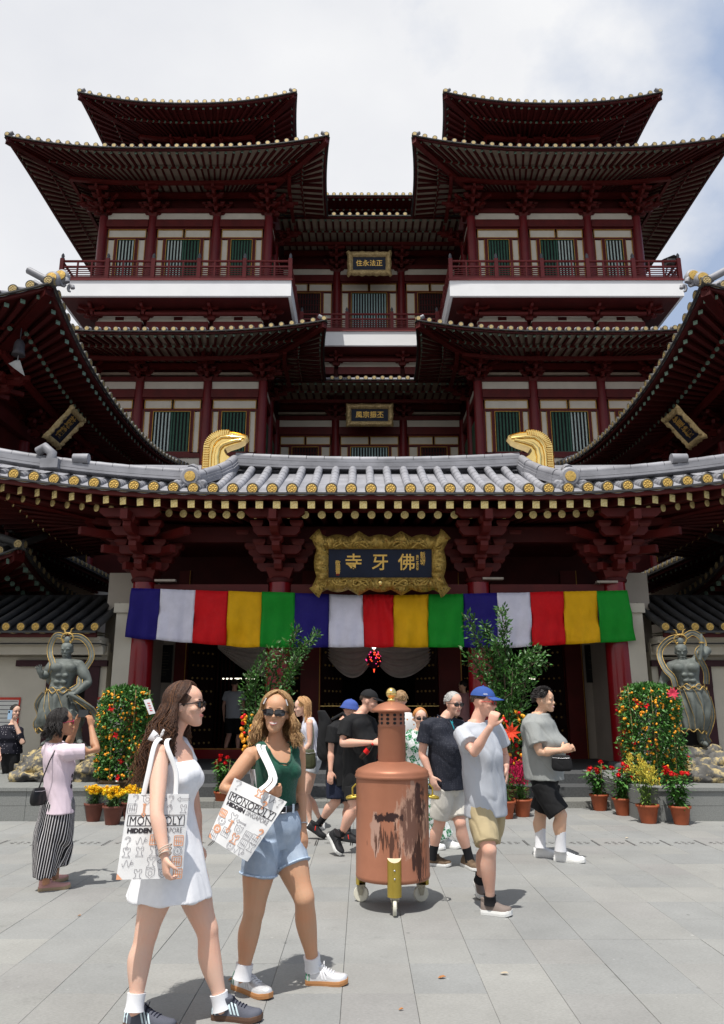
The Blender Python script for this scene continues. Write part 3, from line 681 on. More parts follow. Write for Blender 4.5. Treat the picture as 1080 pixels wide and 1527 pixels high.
def carved_mat():
    m = mat('carved_gold', (.30, .19, .04), .42, .5, scale=22, c2=(.55, .37, .10), bump=.6, bscale=55)
    n = m.node_tree; b = n.nodes['Principled BSDF']; src = b.inputs['Base Color'].links[0].from_socket
    t = n.nodes.new('ShaderNodeTexCoord'); x = n.nodes.new('ShaderNodeTexNoise'); x.inputs['Scale'].default_value = 13; x.inputs['Detail'].default_value = 3; x.inputs['Distortion'].default_value = 1.5
    r = n.nodes.new('ShaderNodeValToRGB'); r.color_ramp.interpolation = 'LINEAR'; e = r.color_ramp.elements
    e[0].position = .30; e[0].color = (.03, .07, .04, 1); e[1].position = .42; e[1].color = (1, 1, 1, 1); k = e.new(.62); k.color = (1, 1, 1, 1); k = e.new(.72); k.color = (.5, .06, .02, 1)
    mx_ = n.nodes.new('ShaderNodeMixRGB'); mx_.blend_type = 'MULTIPLY'; mx_.inputs[0].default_value = .85
    n.links.new(t.outputs['Object'], x.inputs['Vector']); n.links.new(x.outputs['Fac'], r.inputs[0]); n.links.new(src, mx_.inputs[1]); n.links.new(r.outputs[0], mx_.inputs[2]); n.links.new(mx_.outputs[0], b.inputs['Base Color'])
    return m
carved = carved_mat()
carvedpale = mat('carved_gilt_pale', (.40, .28, .12), .5, .35, scale=18, c2=(.62, .47, .24), bump=.6, bscale=40)
goldflat = mat('gold_lettering', (.85, .55, .15), .4, .6, scale=10, var=.1)
goldflatd = goldflat
# plaques on the hall
def row_text(s, w_, size, z_=0): 
    n = len(s); return [(c, (i - (n - 1) / 2) * w_, z_, size) for i, c in enumerate(s)]
pc = at(550, 393, 31.0)
plaque((X0, 31.0, pc.z), (1, 0, 0), (0, -.25, 1), 2.0, 1.08, row_text('住永法正', .31, .30), 'small scallop-framed gilt name board on the upper storey between the two towers', .3, n=110, amp=.07, fm=carvedpale, sm=1.3)
pc = at(551, 619, 31.0)
plaque((X0, 31.0, pc.z), (1, 0, 0), (0, -.25, 1), 2.05, .98, row_text('風宗振丕', .31, .30), 'small carved gilt name board on the lower storey, just above the gate roof', .3, n=110, amp=.03, sm=1.3, fm=carvedpale)
# ================================================================== entrance gate with the banner
gate = empty('entrance_gate', (0, 0, 0), 'entrance gate with grey tiled roof, gold rafter ends and dark red columns', 'gate')
YP = 14.8; PX = [-4.27, -1.607, 2.277, 4.94]; PZ = .41
ztop = zat(866, YP)
for x in PX:
    c = MB(); c.lathe([(.25, PZ + .12), (.24, 2.5), (.225, ztop)], (x, YP, 0), 28); c.build('column', redp, gate)
    c = MB(); c.lathe([(.36, PZ), (.38, PZ + .05), (.34, PZ + .12), (.27, PZ + .14)], (x, YP, 0), 24); c.build('column_base', stoned, gate)
    c = MB(); c.lathe([(.25, ztop - .05), (.27, ztop), (.25, ztop + .04)], (x, YP, 0), 24); c.build('column_collar', redd, gate)
zb0, zb1 = zat(889, YP), zat(873, YP)
for a, b in zip(PX, PX[1:]):
    m_ = MB(); m_.box((a + .22, YP - .13, zb0), (b - .22, YP + .13, zb1)); m_.build('beam', red, gate)
    m_ = MB(); m_.box((a + .3, YP - .1, zb1 + .85), (b - .3, YP + .1, zb1 + 1.15)); m_.build('beam', redd, gate)
bb = bracket(1.0, 3); bmesh_ = bb.mesh('bracket_set', [red]); bd = bracket(1.0, 3, True).mesh('bracket_set', [red])
for i, x in enumerate(PX): link('bracket_set', bd if i in (0, 3) else bmesh_, gate, M4=Matrix.Translation((x, YP, ztop + .02)) @ Matrix.Scale(1.1, 4))
groof = empty('roof', (0, 0, 0), parent=gate)
EZ = 5.25
xl, xr = X0 - 7.95, X0 + 7.95
eave(groof, (xl, 13.08, EZ), (xr, 13.08, EZ), (0, 1, 0), 3.4, .25, .5, .5, c=5.6, flare=.1, sp=.346, rdisc=.108, indiv=True, rsp=.312, capm=gold, discm=golddisc, caps_gold=True, fly=.75, roll_len=.55, slope=.4, soff=redd, t_m=tile, rolls=False)
for xa, s in ((xl, 1), (xr, -1)):
    if s > 0: eave(groof, (xa, 18.5, EZ), (xa, 13.08, EZ), (1, 0, 0), 3.4, .25, 0, .5, c=4, hip0=False, sp=.346, rdisc=.108, rsp=.33, soff=redd, capm=gold, discm=golddisc, slope=.3, roll_len=.5)
    else: eave(groof, (xa, 13.08, EZ), (xa, 18.5, EZ), (-1, 0, 0), 3.4, .25, .5, 0, c=4, hip1=False, sp=.346, rdisc=.108, rsp=.33, soff=redd, capm=gold, discm=golddisc, slope=.3, roll_len=.5)
# tiled slope: rolls and overlapping pan tiles
RZ = zat(699, 15.1); rollc = []
def lift_at(x):
    a = abs(x - X0); a = max(0, 1 - (7.95 - a) / 5.6); return .5 * a ** 2.2
def slope_pt(x, t):
    a = abs(x - X0); topx = X0 + (x - X0) * (1.0 if a < 3.3 else 1.0)
    if a < 3.25: y = lerp(13.12, 15.15, t); z_ = EZ + .06 + lift_at(x) + (RZ - EZ - .06) * (t ** 1.25 * .5 + t * .5)
    else:
        fr = .42; y = lerp(13.12, 13.12 + 2.0 * fr, t); z_ = EZ + .06 + lift_at(x) + .34 * t
    return Vector((topx, y, z_))
n = int((xr - xl) / .346); rollmesh = {}
for i in range(n + 1):
    x = xl + .02 + (xr - xl - .04) * i / n
    if abs(x - X0) > 7.3: continue
    q = MB(); K = 8; base = slope_pt(x, 0)
    lean = -.10 * (1 if x < X0 else -1) * 0
    pts = [slope_pt(x, t / K) - base for t in range(K + 1)]
    q.tube(pts, .082, 10)
    for t in range(1, K): q.tube([pts[t] - (pts[t] - pts[t-1]).normalized() * .012, pts[t] + (pts[t] - pts[t-1]).normalized() * .012], .087, 10, cap=False)
    q.build('tile_roll', tile, groof, loc=base)
pan = MB()
for i in range(n):
    xa = xl + .02 + (xr - xl - .04) * i / n; xb = xl + .02 + (xr - xl - .04) * (i + 1) / n
    if abs(xa - X0) > 7.2 or abs(xb - X0) > 7.2: continue
    K = 14 if abs((xa + xb) / 2 - X0) < 3.25 else 5
    for k in range(K):
        p0, p1 = slope_pt(xa, k / K), slope_pt(xb, k / K); q0, q1 = slope_pt(xa, (k + 1) / K), slope_pt(xb, (k + 1) / K); dn = Vector((0, 0, -.075)); dn2 = Vector((0, 0, -.10)); M_ = Vector((0, 0, -.055))
        m0 = (p0 + p1) / 2; m1 = (q0 + q1) / 2
        pan.add([p0 + dn, m0 + dn + M_, p1 + dn, q1 + dn2, m1 + dn2 + M_, q0 + dn2, p0 + dn2 - Vector((0,0,.03)), m0 + dn2 + M_ - Vector((0,0,.03)), p1 + dn2 - Vector((0,0,.03))], [(0, 1, 4, 5), (1, 2, 3, 4), (6, 7, 1, 0), (7, 8, 2, 1)])
pan.build('pan_tiles', mat('pan_tile_grey', (.15, .15, .155), .6, scale=4, var=.3), groof, kind='stuff')
# main ridge of layered tiles
def layered(path, w, layers, lh, cap_r, name='ridge', top=True):
    q = MB()
    for k in range(layers):
        for a, b in zip(path, path[1:]):
            z_ = lh * (k + .5); ww = w * (1 - .09 * k) + (.02 if k % 2 else 0)
            q.bar(Vector(a) + V(0, 0, z_), Vector(b) + V(0, 0, z_), ww, lh * .86)
    for a, b in zip(path, path[1:]):
        a, b = Vector(a), Vector(b); L_ = (b - a).length; nn = max(1, int(L_ / .33))
        for j in range(nn):
            p, r = lerp(a, b, j / nn), lerp(a, b, (j + .97) / nn); q.tube([p + V(0, 0, lh * layers + cap_r * .3), r + V(0, 0, lh * layers + cap_r * .3)], [cap_r, cap_r * 1.06], 10)
    return q.build(name, tile, groof)
def sag(x): return .10 * (abs(x - X0) / 3.1) ** 2
rpts = [(X0 - 3.0 + 6.0 * i / 16, 15.25, RZ - .02 + sag(X0 - 3.0 + 6.0 * i / 16)) for i in range(17)]
layered(rpts, .34, 4, .055, .085)
b = MB(); b.add([(X0 - 3.2, 15.2, RZ), (X0 + 3.2, 15.2, RZ), (X0 + 3.2, 18.5, EZ), (X0 - 3.2, 18.5, EZ)], [(0, 1, 2, 3)])
for s in (-1, 1): b.add([(X0 + s * 3.2, 13.9, EZ + .35), (X0 + s * 7.6, 13.9, EZ + .5), (X0 + s * 7.6, 18.5, EZ), (X0 + s * 3.2, 18.5, EZ)], [(0, 1, 2, 3)])
b.build('rear_slope', tile, groof)
for s in (-1, 1):
    # descending ridge and its scrolled end
    pth = [Vector((X0 + s * 3.02, 15.2, RZ + .02)), Vector((X0 + s * 3.06, 14.7, RZ - .30)), Vector((X0 + s * 3.18, 14.2, RZ - .60)), Vector((X0 + s * 3.36, 13.75, RZ - .80)), Vector((X0 + s * 3.5, 13.45, RZ - .88))]
    pth = [Vector((p.x, p.y, slope_pt(X0 + s*3.1, (p.y-13.12)/2.03).z + .02)) for p in pth]
    layered(pth, .26, 3, .055, .09, 'descending_ridge')
    e_ = pth[-1]; q = MB(); cz = e_.z + .12
    q.lathe([(.17, .1), (.19, 0), (.15, -.03)], (e_.x, e_.y - .08, cz + .05), 20, ax='y', sm=False); q.lathe([(.10, 0), (.10, -.045), (.001, -.05)], (e_.x, e_.y - .08, cz + .05), 16, ax='y', m=1, sm=False)
    for r in (-1, 1):
        q.tube([V(e_.x + r * (.15 + .10 * math.sin(a * .9)), e_.y - .06, cz - .10 + .10 * math.cos(a * .9 + 1)) for a in range(6)], [.06, .06, .055, .05, .04, .03], 8)
        q.lathe([(.07, .05), (.075, -.02), (.04, -.05)], (e_.x + r * .24, e_.y - .06, cz - .08), 12, ax='y')
    q.tube([V(e_.x, e_.y, cz + .2), V(e_.x, e_.y + .12, cz + .26), V(e_.x, e_.y + .3, cz + .25)], [.1, .1, .08], 10)
    q.build('ridge_end', [tile, golddisc], groof)
    # corner ridge running out along the eave
    pts = []
    for i in range(15):
        t = i / 14; x = X0 + s * (3.45 + 4.3 * t); pts.append((x, 13.62 - .3 * t, EZ + .32 + lift_at(x) * 1.0 + .02))
    layered(pts, .3, 3, .052, .08, 'corner_ridge')
    # small roof ridge charms near the corner
    px = X0 + s * 5.55; zz = EZ + .60 + lift_at(px)
    q = MB(); q.tube([V(px - .14, 13.4, zz), V(px + .14, 13.4, zz)], .1, 12); q.bar(V(px, 13.4, zz - .2), V(px, 13.4, zz), .08, .08); q.build('ridge_charm', tile, groof)
    if s < 0:
        px = X0 - 6.2; zz = EZ + .60 + lift_at(px)
        q = MB(); q.tube([V(px - .14, 13.35, zz+.05), V(px, 13.3, zz + .12), V(px + .14, 13.3, zz), V(px + .12, 13.3, zz - .2)], .09, 12); q.box((px - .02, 13.2, zz - .3), (px + .3, 13.42, zz - .12)); q.build('ridge_charm', tile, groof)
# gilded owl-tail ornaments at both ends of the ridge
goldsh = mat('burnished_gold', (.95, .68, .25), .22, 1.0, scale=9, var=.08, bump=.15, bscale=25)
def owl_tail(s):
    """s=-1 left one, curls towards the middle"""
    def poly(l): return [Vector(p) for p in l]
    # silhouette in metres: x towards the centre, z up (from the photograph's outline)
    out = [(-.02,-.02),(-.02,.30),(0,.5),(.05,.66),(.13,.78),(.25,.86),(.42,.90),(.55,.90),(.56,.85),(.72,.83),(.84,.80),(.92,.77),(.93,.72),(.86,.64),(.72,.57),(.56,.52),(.47,.47),(.45,.41),(.50,.33),(.58,.28),(.72,.24),(.70,-.02)]
    cx = X0 + s * 3.68; 
    q = MB(); N = len(out)
    c0 = Vector((.34, 0, .45)); sd = -s
    layers = [(-.13, .86), (-.16, .93), (-.10, 1.0), (.10, 1.0), (.16, .93), (.13, .86)]
    vs = []
    for yy, k in layers:
        for x, z_ in out:
            # shrink towards the medial line
            mx_ = (x, z_); xx = lerp(x, x * .9 + .34 * .1, (1 - k) * 6 if k < 1 else 0); zz = lerp(z_, z_ * .93 + .45 * .07, (1 - k) * 6 if k < 1 else 0)
            vs.append((cx + sd * xx, 15.25 + yy, RZ - .02 + zz))
    f = [(i * N + j, i * N + (j + 1) % N, (i + 1) * N + (j + 1) % N, (i + 1) * N + j) for i in range(5) for j in range(N)]
    f += [tuple(range(N)), tuple(range(5 * N, 6 * N))[::-1]]
    q.add(vs, f, 0, False); o = q.build('ridge_ornament', goldsh, groof)
    # ribs of the outer fin and an inner fin line
    r = MB()
    for j in range(30):
        t = j / 29
        ang = lerp(PI, PI * .42, max(0, (t - .45) / .55)); 
        if t < .45: p = Vector((.035, 0, t / .45 * .5)); d = Vector((1, 0, 0))
        else: p = Vector((.42 + .385 * math.cos(ang), 0, .48 + .375 * math.sin(ang))); d = (Vector((.42, 0, .48)) - p).normalized()
        a = p - d * .008; b_ = p + d * .10; w_ = lambda v: Vector((cx + sd * v.x, 15.25, RZ - .02 + v.z))
        a, b_ = w_(a), w_(b_)
        for yy in (-.165, .165): r.bar(a + V(0, yy, 0), b_ + V(0, yy, 0), .018, .026, up=(0, 1, 0))
        r.bar(a + V(0, -.17, 0), a + V(0, .17, 0), .02, .03)
    r.build('ornament_fin', goldsh, o)
    r = MB()
    crv = [(.17, .02), (.17, .35), (.2, .52), (.27, .64), (.38, .72), (.55, .73), (.75, .71), (.86, .70)]
    for yy in (-.15,): r.tube([(cx + sd * x, 15.25 + yy, RZ - .02 + z_) for x, z_ in crv], [.03, .03, .03, .03, .035, .035, .03, .02], 8)
    crv = [(.32, .02), (.30, .28), (.33, .46), (.42, .56), (.6, .62), (.8, .66)]
    r.tube([(cx + sd * x, 15.25 - .15, RZ - .02 + z_) for x, z_ in crv], [.06, .06, .06, .05, .045, .03], 8)
    r.build('ornament_moulding', goldsh, o)
owl_tail(-1); owl_tail(1)
# big name board of the gate
pc = at(567, 840, 14.1)
small = [('新', 1.03, .22, .12), ('加', 1.03, .10, .12), ('坡', 1.03, -.02, .12), ('敬', -1.02, .0, .12), ('華', -1.02, -.12, .12), ('書', -1.02, -.24, .12)]
small += [(c, .90, .2 - i * .062, .06) for i, c in enumerate('佛曆二五四六年')]
big = plaque((pc.x, 14.1, pc.z), (1, 0, 0), (0, -.22, 1), 2.40, .99, row_text('寺牙佛', .50, .33), 'large carved gold dragon-framed name board over the entrance above the banner', .4, n=260, amp=.14, sm=1.5)
for ch, x, z_, s_ in small:
    me = text_mesh(ch, s_ * .85, .004, .001, goldflat); link('character', me, big, M4=Matrix.Translation((x * .78, -.02, z_ * .65 + (.02 if x > .95 else 0))) @ Matrix.Rotation(PI / 2, 4, 'X'))
q = MB(); q.box((-.83, -.022, -.23), (-.77, -.013, -.17)); q.build('seal', mat('seal_red', (.25, .03, .02), .6), big)
q = MB(); q.sph((0, -.16, -.36), (.05, .05, .06)); q.build('pearl', goldsh, big)
q = MB()
for s in (-1, 1):
    for k, (bx, bz) in enumerate(((.35, .36), (.72, .35), (.35, -.36), (.74, -.35))):
        pts = [V(s * (bx + .26 * math.sin(j * .55) * .9 - .18 + j * .035), -.15 - .02 * math.sin(j), bz + .06 * math.sin(j * 1.25 + k)) for j in range(12)]
        q.tube(pts, [.012 + .018 * math.sin(PI * j / 11) for j in range(12)], 7)
    for k in range(16):
        a = rnd.uniform(-1.05, 1.05); q.sph((a, -.13, rnd.choice((-1, 1)) * rnd.uniform(.32, .40)), (rnd.uniform(.02, .045), .02, rnd.uniform(.015, .035)), 6, 4)
q.build('carved_dragons', carved, big, kind='stuff')
# banner of five colours, three times
cols_b = [('blue', (.018, .012, .15)), ('white', (.70, .68, .78)), ('red', (.60, .008, .012)), ('yellow', (.72, .38, .006)), ('green', (.010, .25, .022))]
bm_ = []
for nme, c in cols_b:
    m_ = mat('banner_' + nme, c, .6, scale=5, var=.06, spec=.15); bm_.append(m_)
    n_ = m_.node_tree; b_ = n_.nodes['Principled BSDF']; t = n_.nodes.new('ShaderNodeTexCoord'); vo = n_.nodes.new('ShaderNodeTexVoronoi'); vo.inputs['Scale'].default_value = 11; vo.feature = 'DISTANCE_TO_EDGE'
    rr_ = n_.nodes.new('ShaderNodeMapRange'); rr_.inputs[1].default_value = .02; rr_.inputs[2].default_value = .07; rr_.inputs[3].default_value = .48; rr_.inputs[4].default_value = .66
    n_.links.new(t.outputs['Object'], vo.inputs['Vector']); n_.links.new(vo.outputs['Distance'], rr_.inputs[0]); n_.links.new(rr_.outputs[0], b_.inputs['Roughness'])
ban = empty('hanging_banner', (0, 0, 0), 'long draped cloth banner in repeating blue, white, red, yellow and green panels', 'banner')
topu = [(192, 877), (565, 888), (940, 880)]; YB = 14.45
def bt(u): return lerp(877, 888, (u - 192) / 373) if u < 565 else lerp(888, 880, (u - 565) / 375)
us = [192 + (940 - 192) * i / 15 for i in range(16)]
ub = [187, 234, 286, 337, 388, 438, 490, 543, 587, 639, 692, 742, 794, 844, 895, 949]
ut = [196, 240, 292, 341, 391, 440, 491, 541, 587, 639, 691, 741, 791, 840, 890, 936]
def bb_(u): return lerp(950, 965, min(1, (u - 187) / 180)) if u < 587 else lerp(965, 955, max(0, (u - 760) / 190))
for i in range(15):
    q = MB(); NU, NV = 12, 12; vs = []; ph = rnd.uniform(0, 6)
    for b in range(NV + 1):
        tv = b / NV
        for a in range(NU + 1):
            ta = a / NU
            u_t = lerp(ut[i], ut[i + 1], ta); u_b = lerp(ub[i], ub[i + 1], ta)
            u = lerp(u_t, u_b, tv); v_ = lerp(bt(u_t) , bb_(u_b), tv)
            X = u_t; y = YB + .035 * math.sin(u * .09 + ph * 0 + tv * 1.2) * tv + .03 * math.sin(u * .27 + tv * 3 + i) * tv + .012 * math.sin(u * .8 + tv * 5 + i * 2) + .07 * noise.noise(Vector((u * .02, tv * 3, i * 3.1)))
            if i == 7: y += .05 * math.sin((ta - .5) * 9 / (.25 + tv)) * (1 - tv * .4); 
            if i == 7 and tv < .01: v_ += -2 * (1 - abs(ta - .5) * 2)
            dz = -.012 * math.sin(PI * ta) * tv
            p = at(u, v_, YB); vs.append(Vector((p.x, y, p.z + dz)))
    q.add(vs, [(b*(NU+1)+a, b*(NU+1)+a+1, (b+1)*(NU+1)+a+1, (b+1)*(NU+1)+a) for b in range(NV) for a in range(NU)], 0, True)
    o = q.build('banner_panel', bm_[i % 5], ban, label=cols_b[i % 5][0] + ' banner panel')
    sd = o.modifiers.new('thick', 'SOLIDIFY'); sd.thickness = .004
# ------------------------------------------------------------------ gate hall behind the columns
YD = 17.6
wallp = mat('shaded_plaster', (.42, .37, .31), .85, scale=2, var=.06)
def ux(u, Y=YD, v=1050): return at(u, v, Y).x
dk = MB()
# rear walls: plaster piers beside the doors, red frames
def wallbox(name, u0, u1, z0, z1, m, y0=YD, th=.15, root=gate, lab=None):
    q = MB(); q.box((ux(u0), y0, z0), (ux(u1), y0 + th, z1)); return q.build(name, m, root)
zD = 4.6
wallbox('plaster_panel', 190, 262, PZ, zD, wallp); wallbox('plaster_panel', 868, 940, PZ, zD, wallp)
for a, b in ((258, 276), (448, 478), (655, 690), (846, 872)):
    q = MB(); q.box((ux(a), YD - .1, PZ), (ux(b), YD + .2, zD)); q.box((ux(b) - .03, YD - .112, PZ), (ux(b) - .015, YD - .1, zD), 1); q.build('door_post', [red, goldtrim], gate)
q = MB(); q.box((ux(190), YD - .05, zat(905, YD)), (ux(940), YD + .2, 6.2)); q.build('lintel', redd, gate)
q = MB(); q.box((X0 - 4.6, YP + .3, zb1 + 1.1), (X0 + 4.6, YD, zb1 + 1.2)); q.build('ceiling', redd, gate)
for a, b in ((276, 448), (478, 655), (690, 846)):
    q = MB(); q.box((ux(a), YD - .06, PZ), (ux(b), YD + .1, PZ + .22)); q.box((ux(a), YD - .065, PZ + .2), (ux(b), YD - .06, PZ + .215), 1); q.build('threshold', [redp, goldtrim], gate)
studs = mat('brass_stud', (.6, .42, .15), .35, .8, var=.1); doorm = mat('door_leaf_black_red', (.018, .006, .006), .5, var=.2)
def leaf(u0, u1, swing, xh):
    # an open leaf: swings inward from hinge x at xh towards +Y
    root = empty('door_leaf', (0, 0, 0), parent=gate)
    p = Vector((xh, YD + .1, PZ + .05)); d = Vector((swing * .55, 1, 0)).normalized(); L_ = .95
    q = MB(); q.prism([p, p + d * L_, p + d * L_ + V(0, 0, 3.3), p + V(0, 0, 3.3)], Vector((d.y, -d.x, 0)) * -.05 * swing); q.build('leaf_panel', doorm, root)
    nrm = Vector((d.y, -d.x, 0)) * swing; s = MB()
    for r in range(11):
        for c in range(5):
            s.sph(p + d * (.12 + c * .17) + V(0, 0, .25 + r * .29) + nrm * .015, .028, 6, 4)
    s.build('studs', studs, root)
for a, b in ((276, 448), (478, 655), (690, 846)):
    leaf(0, 0, 1, ux(a) + .02); leaf(0, 0, -1, ux(b) - .02)
# interior shell
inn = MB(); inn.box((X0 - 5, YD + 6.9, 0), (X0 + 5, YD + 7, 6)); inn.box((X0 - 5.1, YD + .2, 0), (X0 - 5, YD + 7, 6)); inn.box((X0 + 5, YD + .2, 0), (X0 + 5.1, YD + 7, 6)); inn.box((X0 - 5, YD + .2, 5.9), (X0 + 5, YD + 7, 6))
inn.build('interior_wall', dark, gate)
lamp = mat('lamp_strip', (1, .95, .8), emis=(1, .93, .75, 2.5))
for u0, u1 in ((332, 346), (350, 360), (366, 380)):
    q = MB(); a, b = at(u0, 1013, 22), at(u1, 1013, 22); q.box((a.x, 22, a.z), (b.x, 22.05, a.z + .035)); q.build('ceiling_lamp', lamp, gate)
a, b = at(790, 1013, 22), at(812, 1013, 22); q = MB(); q.box((a.x, 22, a.z), (b.x, 22.05, a.z + .035)); q.build('ceiling_lamp', lamp, gate)
bars = MB()
for u in range(322, 348, 6): p = at(u, 1050, 20.5); bars.box((p.x - .02, 20.5, PZ), (p.x + .02, 20.55, 3))
bars.build('inner_grille', redd, gate)
q = MB(); a, b = at(478, 1053, YD - .3), at(655, 1053, YD - .3); q.tube([a, b], .02, 8); q.build('brass_rail', goldsh, gate)
# draped curtains in the doorways
drape = mat('pale_drape', (.50, .44, .40), .8, scale=6, var=.1)
for u0, u1, vd in ((325, 448, 1004), (478, 562, 1006), (556, 655, 1006)):
    q = MB(); NU, NV = 30, 22; vs = []
    for b in range(NV + 1):
        for a in range(NU + 1):
            t = a / NU; u = lerp(u0, u1, t); v_ = 962 + (b / NV) * ((vd - 962) * math.sin(PI * (t ** (1.25 if u0 != 556 else .8))) ** .75 + 5)
            p = at(u, v_, YD + .35); vs.append(p + V(0, .07 * math.sin(b * 1.5 + t * 2) * math.sin(PI * t) ** .5, 0))
    q.add(vs, [(b*(NU+1)+a, b*(NU+1)+a+1, (b+1)*(NU+1)+a+1, (b+1)*(NU+1)+a) for b in range(NV) for a in range(NU)], 0, True)
    o = q.build('draped_curtain', drape, None, label='pale swagged drape hanging in the ' + ('left side doorway' if u0 < 400 else 'middle doorway, left of the lantern' if u0 < 500 else 'middle doorway, right of the lantern') + ' of the gate', cat='curtain', group='drapes in the doorways')
# info boards
for u0, u1, s in ((228, 255, 'left'), (872, 903, 'right')):
    r = empty('notice_board', (0, 0, 0), 'black framed notice board on the shaded wall at the %s end of the gate' % s, 'notice board')
    q = MB(); a = at(u0, 962, YD - .06); b = at(u1, 1018, YD - .06); q.box((a.x, YD - .06, b.z), (b.x, YD - .005, a.z)); q.build('panel', black, r)
    q = MB()
    for k in range(9):
        zz = lerp(a.z, b.z, .2 + k * .075); w_ = (b.x - a.x) * (.28 + .1 * math.sin(k * 2.3)); c_ = (a.x + b.x) / 2; q.box((c_ - w_, YD - .064, zz - .008), (c_ + w_, YD - .061, zz + .008))
    q.build('print', mat('faded_print', (.09, .08, .06), .6), r)
# LED lantern
r = empty('hanging_lantern', (0, 0, 0), 'pink and red lit lantern hanging in the middle doorway under the red banner panel', 'lantern')
lp = at(558, 984, YD - .3); pk = mat('pink_glow', (.8, .05, .2), emis=(1, .05, .25, 1.6)); rd = mat('red_glow', (.8, .05, .02), emis=(1, .08, .03, 1.8)); frm = mat('lantern_body', (.08, .01, .04), .4)
q = MB(); q.lathe([(.03, .2), (.10, .16), (.17, .05), (.18, -.03), (.13, -.14), (.03, -.2)], lp, 12); q.build('body', frm, r)
q = MB(); q2 = MB()
for i in range(40):
    a = rnd.uniform(0, 2 * PI); h = rnd.uniform(-.15, .17); rr = .18 - abs(h) * .5
    (q if i % 2 else q2).sph((lp.x + rr * math.cos(a), lp.y + rr * math.sin(a), lp.z + h), .018, 6, 4)
q.build('pink_bulbs', pk, r); q2.build('red_bulbs', rd, r)
q = MB(); q.tube([lp + V(0, 0, .2), lp + V(0, 0, .6)], .01, 6); q.tube([lp + V(0, 0, -.2), lp + V(0, 0, -.28)], [.02, .008], 6); q.build('cord_and_tassel', rd, r)
q = MB(); q.sph(lp + V(0, 0, .28), .05, 8, 6); q.build('lamp', mat('white_bulb', (1, 1, 1), emis=(1, 1, 1, 2)), r)
# slim flood lights on the beam
for u, v_ in ((247, 866), (735, 863), (905, 868)):
    p = at(u, v_, YP - .25); q = MB(); q.box((p.x - .2, p.y - .06, p.z - .02), (p.x + .2, p.y + .06, p.z + .02)); q.build('strip_lamp_housing', mat('lamp_housing', (.35, .3, .25), .5), gate)
